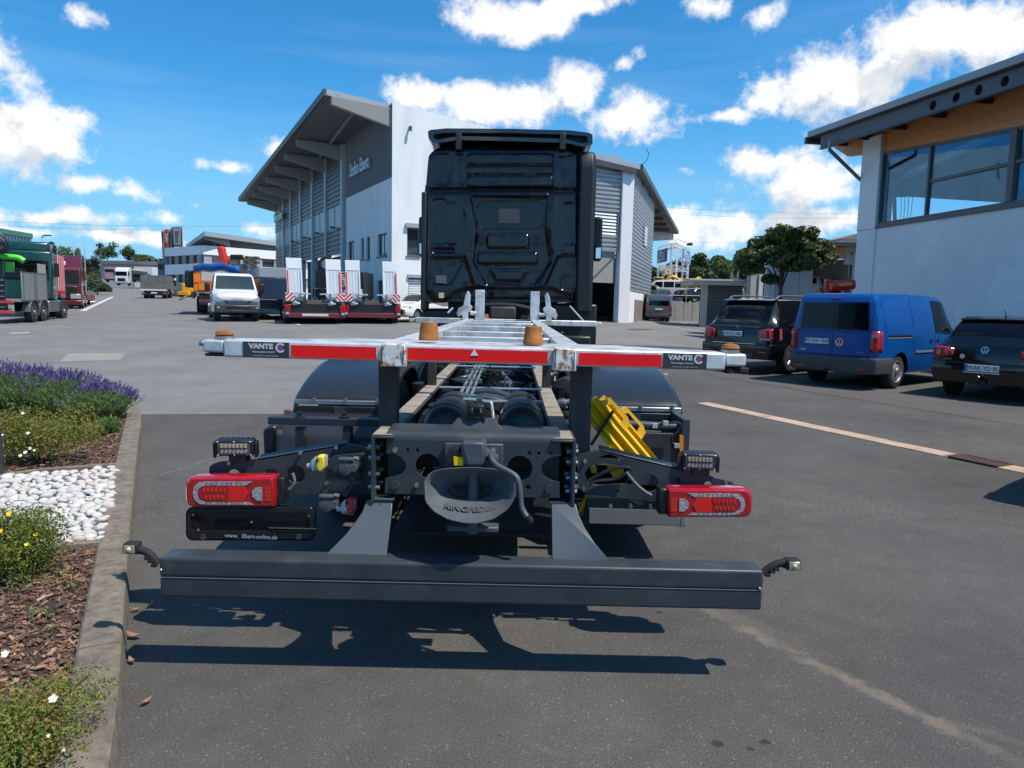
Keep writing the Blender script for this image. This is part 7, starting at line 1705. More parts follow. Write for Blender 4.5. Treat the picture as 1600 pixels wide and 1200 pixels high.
for sg in(-1,1):
 tl=taillamp(c,hb,0,.74,.915,.50,REDL,sg,-.48,zin0=.77,zin1=.89)
 for x,rr_ in((.585,.062),(.735,.055)):
  MB().lathe([(rr_,.002),(rr_*.92,-.006),(rr_*.55,-.008),(rr_*.5,-.004),(0,-.004)],(sg*x,-.802+.02*(x>.7),.832),(0,1,0),20).build('round_lamp',REDB,tl); MB().lathe([(rr_*.48,-.006),(rr_*.2,-.012),(0,-.012)],(sg*x,-.804+.02*(x>.7),.832),(0,1,0),14).build('lamp_core',CLEARL,tl)
 c.sidewin('rear_side_window',-.10,.95,.06,.90,GLASS,hb,sgn=sg,ya2=.0); c.sidewin('front_side_window',1.02,2.0,.06,.90,GLASS,hb,sgn=sg,yb2=1.5,tb2=.86)
 c.seam([(.55,.34),(.55,.92)],hb,sg); c.seam([(.98,.34),(.98,.92)],hb,sg)
 p=c.side(1.95,.12,.02,sg); MB().box(p+Vector((sg*.11,0,.05)),(.18,.1,.12)).build('wing_mirror',BLKP,hb,bevel=.03,seg=3)
c.topwin('windscreen',1.62,2.3,.56,.68,GLASS,hb)
numplate(hb,(-.02,-.885,.575),(1,0,0),(0,.0,1),'WAK YD 80',size=.105)
roundel(hb,(-.02,-.79,.885),(1,0,0),(0,.22,1),.062)
text('GOLF',.05,CHROME,hb,(-.60,-.802,.70),(1,0,0),ZV,ext=.002,sx=1.2); text('TDI',.035,CHROME,hb,(.56,-.802,.69),(1,0,0),ZV,ext=.002)
MB().plate(circ(-.36,.76,.042,18),[],lambda u,v:Vector((u,-.797,v)),(0,-.002,0)).build('round_sticker',M('sticker_white',(.6,.6,.58),.5),hb)
MB().bx(-.30,.26,-.885,-.80,.49,.505).build('plate_edge',PLATEW,bp)
MB().tube([(-.03,-.85,.36),(-.03,-.93,.34),(-.03,-.955,.36),(-.03,-.955,.42)],.022,8).build('tow_hook',BLACK,hb); MB().lathe([(0,-.025),(.025,0),(0,.025)],(-.03,-.955,.43),(0,0,1),12).build('tow_ball',STEEL,hb)
MB().box((-.0,-.9,.33),(.12,.06,.08)).build('tow_socket',BLACK,hb,bevel=.01)
MB().tube([(.02,-.555,1.115),(-.02,-.55,1.13),(.36,-.54,1.115)],.010,6).build('rear_wiper',M('wiper_grey',(.12,.12,.12),.5),hb)
MB().tube([(0,.0,1.445),(.0,-.02,1.50),(0,-.10,1.58)],[.014,.008,.005],6).build('roof_aerial',INK,hb)
# a car of the same kind stands just outside the frame: only its shadow reaches the picture
d2=dup(hb,loc=(5.62,5.62,gz(5.62,5.62)),rot=ROTC,label='black hatchback just outside the right edge, casting the shadow on the asphalt')
# ---------------------------------------------------------------- mid-distance and far cars
def far_car(name,label,cat,loc,heading,kind,paint,group=None,detail=True):
 h=Vector((heading[0],heading[1],0)).normalized(); rot=-math.atan2(h.x,h.y)
 o=thing(name,label,cat,loc,rot,group,world=False)
 if kind=='van':
  st=[(-1.0,.45,1.05,1.70,.88,.86,.72),(-.95,.34,1.08,1.84,.93,.91,.76),(-.85,.3,1.10,1.90,.95,.93,.79),(.5,.28,1.10,1.93,.955,.94,.80),(2.2,.28,1.08,1.90,.955,.94,.78),(2.9,.28,1.05,1.45,.95,.92,.74),(3.2,.3,1.02,1.10,.94,.90,.75),(3.8,.35,.85,.9,.88,.8,.65),(3.9,.4,.7,.74,.8,.7,.6)]; wr,wb,tr=.34,3.0,1.62
 elif kind=='suv':
  st=[(-.86,.42,.94,.98,.74,.70,.6),(-.80,.34,1.00,1.06,.895,.85,.70),(-.50,.30,1.03,1.40,.918,.885,.66),(-.33,.29,1.04,1.58,.92,.88,.64),(.8,.28,1.03,1.63,.92,.88,.64),(1.6,.28,1.02,1.55,.92,.88,.62),(2.3,.28,1.0,1.08,.91,.86,.68),(3.2,.32,.92,.96,.88,.8,.68),(3.5,.4,.7,.74,.75,.7,.55)]; wr,wb,tr=.34,2.7,1.58
 elif kind=='sedan':
  st=[(-1.05,.42,.90,.94,.74,.70,.6),(-.98,.34,.94,.99,.87,.83,.70),(-.35,.28,.95,1.05,.90,.86,.66),(.2,.26,.94,1.36,.90,.86,.60),(.8,.25,.93,1.42,.90,.86,.60),(1.5,.25,.92,1.36,.90,.86,.58),(2.3,.25,.90,.98,.89,.84,.64),(3.2,.28,.80,.84,.86,.78,.66),(3.6,.36,.62,.66,.74,.68,.55)]; wr,wb,tr=.325,2.75,1.56
 else:
  st=[(-.78,.42,.84,.88,.72,.70,.58),(-.71,.33,.91,.97,.845,.815,.67),(-.42,.27,.94,1.26,.86,.84,.65),(-.12,.24,.95,1.43,.86,.84,.62),(1.1,.23,.945,1.47,.86,.84,.61),(1.6,.23,.94,1.40,.86,.84,.59),(2.3,.23,.92,1.02,.86,.83,.62),(2.9,.25,.82,.86,.84,.78,.64),(3.3,.3,.6,.64,.74,.68,.5)]; wr,wb,tr=.31,2.5,1.48
 c=Car(st,wr,wb,tr,paint,1.12); c.body(o,n=22,arches=detail)
 for y in(0,wb):
  for sg in(-1,1):
   t_=MB().cyl((sg*(tr/2-.22),y,wr),(sg*(tr/2+.035),y,wr),wr,n=18).build('wheel',TYRE,o); MB().cyl((sg*(tr/2+.02),y,wr),(sg*(tr/2+.045),y,wr),wr*.62,n=12).build('rim',RIMAL,t_)
 ys_=c.ys
 if kind=='van':
  r0,r1=-.985,-.90; MB().hexa([Vector((x*f,y+dy,z))for z,f,dy in((1.14,1,0),(1.66,.9,.03))for x,y in((-.74,-1.02),(.74,-1.02),(.74,-.96),(-.74,-.96))]).build('rear_window',GLASS,o,bevel=.02)
  wins=[(-.5,.55),(.65,1.6),(1.7,2.75)]; ws=(2.25,2.85,.62,.72); zr=(.75,1.12)
 elif kind=='sedan':
  c.topwin('rear_window',-.32,.16,.62,.54,GLASS,o); wins=[(.1,.75),(.8,2.0)]; ws=(1.52,2.22,.52,.62); zr=(.66,.88)
 else:
  k=-.74 if kind=='suv' else-.66; c.topwin('rear_window',k+.06,-.40 if kind=='suv' else-.2,.62,.56,GLASS,o); wins=[(-.15,.8),(.88,1.9)]; ws=(1.62,2.25,.56,.66); zr=(.70,.92)
 c.topwin('windscreen',*ws,GLASS,o)
 for sg in(-1,1):
  for k,(a,b_)in enumerate(wins):c.sidewin('side_window',a,b_,.08,.88,GLASS,o,sgn=sg,ya2=a+(.12 if k==0 and kind!='van' else 0),yb2=b_-(.38 if k==len(wins)-1 else 0))
  x=st[2][4]
  MB().hexa([Vector((sg*xx,y,z))for z in zr for xx,y in((x*.76,ys_[0]-.02),(x*.985,ys_[0]+.02),(x*1.0,ys_[0]+.25),(x*.76,ys_[0]+.2))]).build('tail_light',REDL,o,bevel=.015)
  MB().hexa([Vector((sg*xx,y,z))for z in(.62,.78)for xx,y in((.5,ys_[-1]-.10),(.80,ys_[-1]-.28),(.80,ys_[-1]-.5),(.5,ys_[-1]-.3))]).build('headlight',CLEARL,o,bevel=.02)
  p=c.side(wins[-1][1]-.1,.1,.0,sg); MB().box(p+Vector((sg*.12,0,.05)),(.2,.1,.14)).build('wing_mirror',BLACK,o,bevel=.03)
 MB().box((0,ys_[0]-.015,.82 if kind!='van' else.88),(.52,.02,.11)).build('number_plate',PLATEW,o)
 MB().box((0,ys_[0]-.005,.45),(1.3,.05,.16)).build('bumper_insert',BUMPG,o,bevel=.02); MB().box((0,ys_[-1]+.01,.5),(1.2,.05,.2)).build('grille',BLACK,o,bevel=.02)
 return o
GREYB=M('grey_blue_paint',(.13,.15,.17),.3,coat=.5,metal=.3); DARKP=M('dark_paint',(.012,.014,.02),.2,coat=.6); WHTC=M('white_car_paint',(.70,.70,.70),.25,coat=.6); SILV=M('silver_paint',(.40,.42,.45),.3,metal=.6,coat=.4); BLUD=M('dark_blue_paint',(.015,.03,.08),.2,coat=.6)
def at(px,py):return G(px,py)
q=P(1031,500,51.5); q.z=gz(q.x,q.y); far_car('minivan','grey minivan driving away beside the hall, seen from behind','van',q+Vector((0,1.0,0)),(.10,1),'van',GREYB)
q=at(1106,500); far_car('saloon_car','black saloon car with its lights on the right, just left of the parked row','car',q+Vector((.3,.9,0)),(.62,.78),'sedan',BLKP)
q=at(1058,487); q=P(1058,487,66); far_car('small_car','small dark blue hatchback facing us behind the grey minivan','car',q+Vector((.5,2.5,0)),(-.3,-1),'hatch',BLUD)
q=P(636,502,34.5); q.z=gz(q.x,q.y); far_car('coupe','white saloon car facing us beside the pale loading ramps','car',q+Vector((.9,3.4,0)),(-.45,-.9),'sedan',WHTC)
# upper car park
for k,(px,py,d_,hd,kd,pt,lb)in enumerate([(1028,470,62,(-1,.25),'sedan',GREYB,'grey blue saloon on the upper car park nearest the hall corner'),(1078,472,60,(1,.25),'sedan',BLKP,'black saloon behind the railing on the upper car park'),(1100,470,66,(.7,.7),'suv',BLUD,'dark blue car at the shed end of the upper car park'),(1090,462,74,(-.9,.3),'hatch',SILV,'silver roofed car in the second row of the upper car park'),(1016,468,70,(-.8,.5),'hatch',BLUD,'blue car half hidden behind the hall corner')]):
 q=P(px,py,d_); far_car('parked_car',lb,'car',Vector((q.x,q.y,UPZ+.03*(d_-57)/1)),hd,kd,pt,'cars on the upper car park',detail=False)
q=P(1063,460,70); far_car('delivery_van','white delivery van parked under the billboard tower','van',Vector((q.x,q.y,UPZ+.35)),(-1,.2),'van',WHTC)
q=P(1268,466,41); far_car('white_suv','white SUV standing in the open garage of the grey wing','car',Vector((P(1268,470,42).x-.3,42,gfz+.005)),(.55,.83),'suv',WHTC,detail=False)
# ================================================================== lorries and machines in the middle distance
def box_truck_wheel(c_,r,w,par,ax,rim=RIMAL):
 c_=Vector(c_); ax=Vector(ax); t_=MB().cyl(c_-ax*w/2,c_+ax*w/2,r,n=22).build('wheel',TYRE,par)
 MB().lathe([(r*.62,-.01),(r*.58,.012),(r*.5,-.03),(r*.25,-.02),(r*.22,.04),(0,.05)],c_+ax*w/2,ax,18).build('rim',rim,t_); return t_
def B(par,name,mat,x0,x1,y0,y1,z0,z1,bevel=.0):return MB().bx(x0,x1,y0,y1,z0,z1).build(name,mat,par,bevel=bevel)
RDIR=Vector((-.455,.89,0)); ROTR=math.atan2(.455,.89)
DGREEN=M('dark_green_paint',(.008,.055,.05),.25,coat=.6); LIME=M('lime_paint',(.10,.62,.03),.35,coat=.3); ALUP=M('alu_panel',(.30,.31,.31),.5,metal=.35,var=.1)
MAROON=M('maroon_paint',(.11,.010,.016),.22,coat=.7); ORANGE=M('orange_paint',(.80,.20,.012),.4,coat=.3,var=.06); BLUET=M('blue_tarp',(.02,.16,.50),.6,var=.2,vs=3)
STAKE=M('stake_red',(.58,.10,.10),.5); REDM=M('red_machine',(.72,.03,.02),.4,coat=.3); YELM=M('machine_yellow',(.75,.38,.02),.45,var=.1)
# --- A: crane lorry at the left border, seen from behind; its right flank runs along the road
q=at(55,504)
lo=thing('crane_lorry','lorry with a bright green crane boom and silver side boards at the left border','lorry',q,.27,world=False)
for y in(0,1.35,4.6):box_truck_wheel((-.16,y,.52),.52,.32,lo,(1,0,0))
for y in(0,1.35):MB().loft([[Vector((x,y+r_*math.cos(t),.55+r_*math.sin(t)))for x,r_ in((-.36,.60),(.03,.60),(.03,.63),(-.36,.63))]for t in[PI*q/10 for q in range(-1,11)]]).build('mudguard',STEEL,lo)
B(lo,'chassis',BLACK,-1.9,-.6,-1.6,7.5,.55,1.0)
for k in range(2):
 B(lo,'side_board',ALUP,-.05,0,-1.5+k*1.75,.2+k*1.75,1.12,2.45,.02)
 for yy in(-1.4,.1):B(lo,'board_post',STEEL,.0,.03,yy+k*1.75,yy+.08+k*1.75,1.10,2.5)
B(lo,'mesh_top',M('mesh_grey',(.34,.34,.33),.6),-.05,-.02,.8,1.95,2.47,3.0); B(lo,'top_rail',STEEL,-.05,.0,-1.5,2,2.46,2.52)
B(lo,'load_floor',ALUP,-2.4,-.06,-1.5,2.1,1.05,1.15)
B(lo,'battery_box',STEEL,-.5,-.02,2.3,3.9,.5,1.1,.05)
B(lo,'rear_frame',BLACK,-2.0,-.7,-1.62,-1.56,.6,2.3)
for k in range(6):B(lo,'ladder_bar',STEEL,-1.05,-.72,-1.66,-1.62,.75+k*.26,.80+k*.26)
ad=B(lo,'tail_board',M('tail_grey',(.33,.33,.34),.5),-2.55,-1.15,-1.72,-1.66,1.15,2.45,.02)
MB().plate(circ(-1.75,2.0,.34,20),[],lambda u,v:Vector((u,-1.725,v)),(0,-.004,0)).build('printed_wheel',BLACK,ad)
MB().plate(circ(-2.15,2.05,.20,14,.28),[],lambda u,v:Vector((u,-1.726,v)),(0,-.004,0)).build('printed_face',M('print_skin',(.65,.36,.22),.6),ad)
MB().plate(circ(-1.75,1.42,.52,22,.21),[],lambda u,v:Vector((u,-1.726,v)),(0,-.004,0)).build('printed_oval',WHITEP,ad)
text('Terwissen',.17,RED,ad,(-1.75,-1.733,1.46),(1,0,0),ZV,ext=.002,shear=.2)
B(lo,'underrun_bar',M('bar_red',(.42,.05,.04),.5),-2.5,-.3,-1.85,-1.75,.45,.62,.02); B(lo,'rear_lamp',REDL,-.95,-.30,-1.80,-1.74,.95,1.10,.02)
for k in range(2):B(lo,'mud_flap',M('flap_pale',(.35,.36,.30),.7),-.95+k*.33,-.68+k*.33,-1.6,-1.57,.5,.9)
cp=MB(); cp.tube(smoothpts([(-4.5,-.6,3.24),(-2.0,-.5,3.24),(-.9,-.45,3.24),(-.45,-.42,3.20),(-.22,-.42,3.05)],5),.15,10); cp.build('crane_boom',LIME,lo)
MB().tube(smoothpts([(-3.5,-.7,3.2),(-2.2,-.7,4.6),(-1.9,-.7,5.6),(-3.2,-.5,6.4)],4),[.16]*12+[.12],8).build('crane_arm',BLACK,lo)
for k in range(8):MB().tube(smoothpts([(-2.4+.12*k,-.75,3.3),(-2.1+.15*k,-.8,4.2+.15*(k%3)),(-1.4+.1*k,-.75,4.0-.06*k),(-1.5+.06*k,-.7,3.4)],3),.045,6).build('crane_hose',BLACK,lo)
B(lo,'crane_head',BLACK,-2.5,-1.9,-1.0,-.4,3.3,4.3,.06); B(lo,'crane_valve',YELM,-3.1,-2.2,-.95,-.5,3.95,4.2,.05); B(lo,'crane_mast',BLACK,-1.6,-1.2,-.7,-.3,1.1,3.3,.04)
B(lo,'green_guard',LIME,-1.1,-.8,-.3,.0,2.5,3.0); B(lo,'rear_window_bar',BLACK,-2.4,-.1,-.32,-.26,3.05,3.12)
# --- B: dark green timber lorry in front of it, with red and white stakes
q=at(90,494)
tb=thing('timber_lorry','dark green timber lorry with red and white stakes standing behind the silver lorry','lorry',q,ROTR,world=False)
for y in(-.5,3.6,4.95):box_truck_wheel((-.16,y,.52),.52,.34,tb,(1,0,0),rim=CHROME)
B(tb,'cab',DGREEN,-2.5,-.02,-1.6,1.0,1.0,3.75,.12); B(tb,'roof_spoiler',DGREEN,-2.4,-.15,-1.0,1.1,3.7,4.3,.15); B(tb,'side_window',GLASS,-.03,.0,-1.3,-.2,2.2,3.0,.03); B(tb,'windscreen',GLASS,-2.3,-.2,-1.63,-1.6,2.1,3.2,.03)
B(tb,'chassis',BLACK,-1.8,-.7,1.0,6.4,.6,1.05); B(tb,'fuel_tank',CHROME,-.6,-.02,1.4,2.8,.45,1.0,.15); B(tb,'mudguard',DGREEN,-.5,.0,-.95,.2,.9,1.35,.1)
B(tb,'headboard',BLACK,-2.45,-.05,1.3,1.4,1.2,4.1); B(tb,'bunk',DGREEN,-2.5,-.02,2.8,6.2,1.1,1.3)
for k in range(4):
 y=2.95+k*.95
 for x in(-.10,-2.42):
  s_=MB().box((x,y,2.55),(.14,.14,2.5)).build('stake',STAKE,tb,bevel=.01); B(tb,'stake_shoe',RED,x-.1,x+.1,y-.1,y+.1,1.3,1.55)
  MB().box((x-.02,y-.075,2.55),(.035,.01,2.45)).build('stake_stripe',WHITEP,s_); MB().box((x+.075,y,2.55),(.01,.05,2.45)).build('stake_stripe',WHITEP,s_)
B(tb,'mirror',BLACK,.05,.3,-1.55,-1.35,2.3,3.1,.04)
# --- C: maroon tractor facing us with a red low-bed behind it
q=at(131,482)
tc_=thing('tractor_unit','maroon and black tractor unit facing us behind the timber stakes','lorry',q,ROTR,world=False)
for y in(0,3.4):box_truck_wheel((-.16,y,.52),.52,.32,tc_,(1,0,0),rim=CHROME)
b=MB(); pr=[(-1.35,.35),(-1.38,1.0),(-1.30,1.7),(-1.15,2.9),(-.9,3.15),(.1,3.95),(.85,3.95),(.85,.9),(.6,.9),(.5,.35)]
b.prism([Vector((-2.5,y,z))for y,z in pr],(2.48,0,0)); b.build('cab',MAROON,tc_,bevel=.08,seg=3)
MB().prism([Vector((-2.35,y-.02,z))for y,z in((-1.30,1.85),(-1.16,2.85),(-1.12,2.85),(-1.26,1.85))],(2.2,0,0)).build('windscreen',GLASS,tc_)
B(tc_,'grille',M('black_front',(.015,.017,.016),.3,coat=.4),-2.2,-.3,-1.42,-1.37,.75,1.65,.04); B(tc_,'front_bumper',MAROON,-2.5,-.02,-1.48,-1.3,.28,.62,.05)
B(tc_,'headlight',CLEARL,-.75,-.08,-1.44,-1.36,.72,1.1,.05); B(tc_,'headlight',CLEARL,-2.4,-1.8,-1.44,-1.36,.72,1.1,.05); B(tc_,'side_window',GLASS,-.03,.0,-.9,.0,1.9,2.75,.03)
B(tc_,'mirror',MAROON,.04,.28,-1.15,-.95,2.1,2.9,.05); B(tc_,'chassis',BLACK,-1.8,-.7,.8,4.6,.6,.95); B(tc_,'side_tank',STEEL,-.5,0,1.2,2.6,.4,.95,.1); B(tc_,'visor_lamp',WHITEP,-1.5,-1.0,-1.0,-.85,3.2,3.5,.04)
lb_=thing('low_bed_trailer','red low-bed trailer stretched behind the maroon tractor unit','trailer',q+RDIR*6.5,ROTR,world=False)
REDT=M('trailer_red',(.22,.03,.03),.5,var=.15)
B(lb_,'gooseneck',REDT,-2.3,-.1,-2.4,0,1.0,1.35,.04); B(lb_,'deck',REDT,-2.5,0,0,9.0,.55,.9,.03)
for k in range(5):box_truck_wheel((-.16,2.5+k*1.3,.42),.42,.26,lb_,(1,0,0)); B(lb_,'wheel_arch',REDT,-.35,.02,2.1+k*1.3,2.9+k*1.3,.86,1.05,.03)
for k in range(3):B(lb_,'deck_post',STEEL,-.1,0,1.0+k*3.2,1.1+k*3.2,.9,1.5)
for o_ in(lo,tb,tc_,lb_):o_.scale=(.77,.77,.77)
lb_.location=tc_.location+RDIR*5.0
# --- grey dropside lorry on the road, seen from behind
q=P(241,467,70); q.z=gz(q.x,q.y); q.z=P(241,467,70).z
ds=thing('dropside_lorry','small grey dropside lorry driving away along the left road','lorry',q,.30,world=False)
B(ds,'tail_board',M('board_grey',(.12,.125,.12),.7,var=.35,vs=2,col2=(.22,.11,.07),mix=(.55,.7),ms=.8),-1.15,1.15,-.04,0,.95,2.25,.02)
for sg in(-1,1):B(ds,'side_board',_M['board_grey'],sg*1.15-.02,sg*1.15+.02,0,3.6,.95,2.25)
B(ds,'load_edge',M('pale_edge',(.6,.6,.58),.6),-1.16,1.16,-.10,-.02,.78,.93); B(ds,'chassis',BLACK,-.9,.9,.0,4.0,.45,.78)
for sg in(-1,1):
 B(ds,'tail_light',REDL,sg*.95-.16,sg*.95+.16,-.1,-.03,.50,.64);
 for y in(.9,3.9):MB().cyl((sg*.62,y,.38),(sg*1.0,y,.38),.38,n=16).build('wheel',TYRE,ds)
B(ds,'number_plate',PLATEW,-.26,.26,-.06,-.03,.52,.63); B(ds,'bumper',BLACK,-1.05,1.05,-.02,.05,.35,.48); B(ds,'cab',GREYB,-1.0,1.0,3.7,5.3,.5,2.2,.1)
for sg in(-1,1):B(ds,'mirror',BLACK,sg*1.25-.12,sg*1.25+.12,4.4,4.6,1.35,1.85,.04)
MB().box((1.28,4.4,2.0),(.22,.1,.22)).build('mirror_top',WHITEP,ds,bevel=.03)
# --- white tractor unit and other vehicles far down the road
q=P(190,446,150)
wt=thing('white_tractor','white tractor unit facing us far down the left road','lorry',q,.15,world=False)
b=MB(); b.prism([Vector((-1.25,y,z))for y,z in((0,.4),(-.03,1.5),(.1,2.9),(.7,3.7),(2.2,3.8),(2.2,.6))],(2.5,0,0)); b.build('cab',WHTC,wt,bevel=.1)
B(wt,'windscreen',GLASS,-1.1,1.1,-.03,.06,2.0,2.85,.04); B(wt,'grille',BLACK,-.75,.75,-.06,0,.85,1.5,.1); B(wt,'bumper_gap',BLACK,-.6,.6,-.05,.02,.35,.55)
for sg in(-1,1):
 MB().cyl((sg*.85,1.3,.5),(sg*1.2,1.3,.5),.5,n=16).build('wheel',TYRE,wt); B(wt,'headlight',CLEARL,sg*.95-.2,sg*.95+.2,-.05,.02,.6,.85,.04); B(wt,'mirror',BLACK,sg*1.42-.12,sg*1.42+.12,.1,.3,2.0,2.9,.05)
B(wt,'trailer',MAROON,-1.2,1.2,3.0,12,.9,3.3)
for k,(px,py,dd,nm,lb,ct,w_,h_,cl,col_)in enumerate([(172,441,160,'parked_lorry','pink and white lorry parked left of the white tractor unit','lorry',2.4,3.2,2.2,M('pinkish',(.45,.25,.26),.5)),(208,438,165,'camper_van','cream camper van parked right of the white tractor unit','camper',2.2,2.5,1.6,M('camper_cream',(.55,.48,.36),.5)),(217,441,150,'green_pickup','dark green pickup parked beside the cream camper','pickup',2.4,1.9,1.0,DGREEN),(258,437,140,'far_lorry','blue cabbed lorry in front of the white depot','lorry',2.5,3.3,1.9,BLUD),(268,440,135,'far_lorry','second blue cabbed lorry, right under the flags','lorry',2.4,3.0,1.7,GREYB)]):
 q=P(px,py,dd); t_=thing(nm,lb,ct,q,.1*k,world=False)
 B(t_,'body',col_,-w_/2,w_/2,0,4.2,.45,h_,.12); B(t_,'windscreen',GLASS,-w_/2+.15,w_/2-.15,-.03,.05,cl,h_-.35,.05); B(t_,'bumper',BLACK,-w_/2,w_/2,-.06,.1,.4,.75,.05)
 for sg in(-1,1):MB().cyl((sg*(w_/2-.3),1,.42),(sg*(w_/2),1,.42),.42,n=12).build('wheel',TYRE,t_)
# --- orange tipper with blue tarp, seen from behind
q=P(340,490,38);
tp=thing('tipper_lorry','orange tipper lorry with a blue tarpaulin behind the white cab','lorry',q,.36,world=False)
b=MB(); b.prism([Vector((x,-.05,z))for x,z in((-1.25,1.25),(1.2,1.25),(1.22,2.55),(-1.28,2.55))],(0,4.6,0)); b.build('tipper_body',ORANGE,tp,bevel=.03)
B(tp,'tail_gate',ORANGE,-1.0,1.0,-.14,-.06,1.35,1.75,.02); MB().prism([Vector((-1.28,y,z))for y,z in((-.08,1.3),(.6,1.3),(.3,2.75),(-.08,2.9))],(.35,0,0)).build('corner_wing',ORANGE,tp,bevel=.03)
B(tp,'rib',M('orange_dark',(.62,.15,.01),.5),-1.26,1.21,-.11,-.05,1.78,1.9); B(tp,'mesh_flap',M('pale_mesh',(.50,.46,.40),.7,var=.2),-.85,.8,-.09,-.055,1.92,2.85)
b=MB(); rg=[[Vector((x,y,2.72+.20*math.cos(x*1.1)+.03*math.sin(x*5+y)+.06*mnoise.noise(Vector((x*2,y*2,0)))+d))for x in[-1.25+q_*.25 for q_ in range(11)]]for y,d in((-.13,-.34),(-.12,.05),(1.5,.1),(3.2,.0),(4.4,-.1))]
n=11; b.add([p for r in rg for p in r],[(j*n+i,j*n+i+1,(j+1)*n+i+1,(j+1)*n+i)for j in range(4)for i in range(10)]); tq=b.build('tarpaulin',BLUET,tp,smooth=60); sm=tq.modifiers.new('s','SOLIDIFY'); sm.thickness=.06
B(tp,'chassis',BLACK,-1.0,1.0,.0,5,.5,1.2); B(tp,'bumper',M('maroon_bar',(.12,.03,.05),.6),-1.0,.95,-.3,-.2,.62,.82,.02); B(tp,'number_plate',PLATEW,-.5,.3,-.33,-.3,.48,.62)
for sg in(-1,1):MB().cyl((sg*.65,.9,.5),(sg*1.15,.9,.5),.5,n=18).build('wheel',TYRE,tp); MB().cyl((sg*.65,3.2,.5),(sg*1.15,3.2,.5),.5,n=18).build('wheel',TYRE,tp)
MB().tube(smoothpts([(-1.2,-.3,.9),(-1.6,-.6,1.0),(-2.0,-.8,.75)],3),.05,6).build('outrigger',BLACK,tp); B(tp,'side_gear',BLACK,-1.75,-1.25,.2,1.2,1.5,2.5,.1)
# --- loader crane (red and yellow) standing behind
q=P(366,470,46); cn=thing('loader_crane','red and yellow folded loader crane sticking up behind the white cab','crane',q,0,world=False)
MB().beam((-.55,0,2.3),(-.95,0,3.9),.55,.5).build('red_column',REDM,cn,bevel=.1); MB().tube(smoothpts([(-.3,0,3.0),(.5,0,3.25),(1.2,0,2.9),(1.5,0,2.2)],4),.15,8).build('yellow_boom',YELM,cn)
B(cn,'grab',BLACK,-.2,.8,-.2,.3,3.0,3.35,.08); B(cn,'pale_box',M('pale_box',(.42,.38,.34),.7),-.3,.7,.2,.8,2.0,2.7); B(cn,'base',BLACK,-1,1.5,0,1,.4,2.1); B(cn,'counterweight',YELM,1.2,2.0,-.2,.3,2.0,2.35,.05)
# --- white cab-chassis van
q0,q1=at(344,506),at(402,505.5); mid=P(372,505.5,32); mid.z=gz(mid.x,mid.y)
iv=thing('white_van','white chassis cab van facing us with a dark front bumper','van',mid,.46,world=False)
IW=1.02
b=MB(); rg=[]
for y,zb_,zt_2,w in((.0,.55,1.0,.93),(-.04,.5,1.12,.97),(.05,.48,1.28,1.0),(.35,.46,1.38,1.02),(.95,.46,1.45,1.03),(1.05,.46,1.46,1.03)):
 rg.append([Vector((x*w,y+.12*(abs(x)>.8),z))for x,z in((-1,zb_),(-1,(zb_+zt_2)/2),(-.96,zt_2-.12),(-.8,zt_2-.02),(0,zt_2+.03),(.8,zt_2-.02),(.96,zt_2-.12),(1,(zb_+zt_2)/2),(1,zb_))])
b.loft(rg); b.build('bonnet',WHTC,iv,smooth=50)
b=MB(); rg=[]
for y,zt_2,w in((1.02,1.56,.99),(1.45,2.15,.90),(1.62,2.30,.86),(2.2,2.36,.86),(2.75,2.30,.86)):
 rg.append([Vector((x,y,z))for x,z in((-1.02,.46),(-1.03,1.5),(-w,zt_2-.05),(-w*.9,zt_2),(w*.9,zt_2),(w,zt_2-.05),(1.03,1.5),(1.02,.46))])
b.loft(rg); cbn=b.build('cab',WHTC,iv,smooth=40)
MB().hexa([Vector(v)for v in((-.90,1.0,1.56),(.90,1.0,1.56),(.90,1.07,1.60),(-.90,1.07,1.60),(-.80,1.40,2.20),(.80,1.40,2.20),(.80,1.60,2.20),(-.80,1.60,2.20))]).build('windscreen',M('screen_glass',(.02,.035,.045),.05,spec=.8),iv,bevel=.02)
for sg in(-1,1):
 MB().hexa([Vector((sg*x,y,z))for z,dx in((1.56,0),(2.18,-.13))for x,y in((1.045+dx,1.15 if z<2 else 1.6),(1.045+dx,2.1),(1.0+dx,2.1),(1.0+dx,1.15 if z<2 else 1.6))]).build('side_window',GLASS,iv)
 hl_=MB().prism([Vector((sg*x,-.08+dy,z))for x,z,dy in((.55,1.0,0),(.98,1.20,.08),(1.0,1.02,.08),(.9,.96,.03))],(0,.06,0)).build('headlight',M('headlight_grey',(.25,.28,.30),.15,coat=.5),iv)
 for y in(.75,4.2):MB().cyl((sg*.72,y,.36),(sg*1.0,y,.36),.36,n=20).build('wheel',TYRE,iv)
 ma=MB().beam((sg*1.0,1.3,1.5),(sg*1.22,1.25,1.52),.05,.05).build('mirror_arm',BLACK,iv); B(iv,'mirror',BLACK,sg*1.24-.12,sg*1.24+.12,1.2,1.36,1.45,1.85,.05)
 B(iv,'fog_lamp',CLEARL,sg*.86-.06,sg*.86+.06,-.14,-.1,.64,.72)
B(iv,'front_bumper',M('bumper_dark',(.035,.037,.04),.5),-1.02,1.02,-.12,.3,.42,.82,.06); B(iv,'lower_grille',BLACK,-.5,.5,-.14,-.1,.62,.76,.02)
MB().prism([Vector((x,-.085,z))for x,z in((-.66,1.02),(-.45,.84),(.45,.84),(.66,1.02),(.40,.98),(-.40,.98))],(0,.06,0)).build('grille',BLACK,iv)
for k in range(3):B(iv,'grille_bar',STEEL,-.45+.02*k,.45-.02*k,-.092,-.086,.865+.035*k,.875+.035*k)
B(iv,'number_plate',M('plate_grey',(.06,.06,.06),.5),-.28,.28,-.15,-.12,.50,.60)
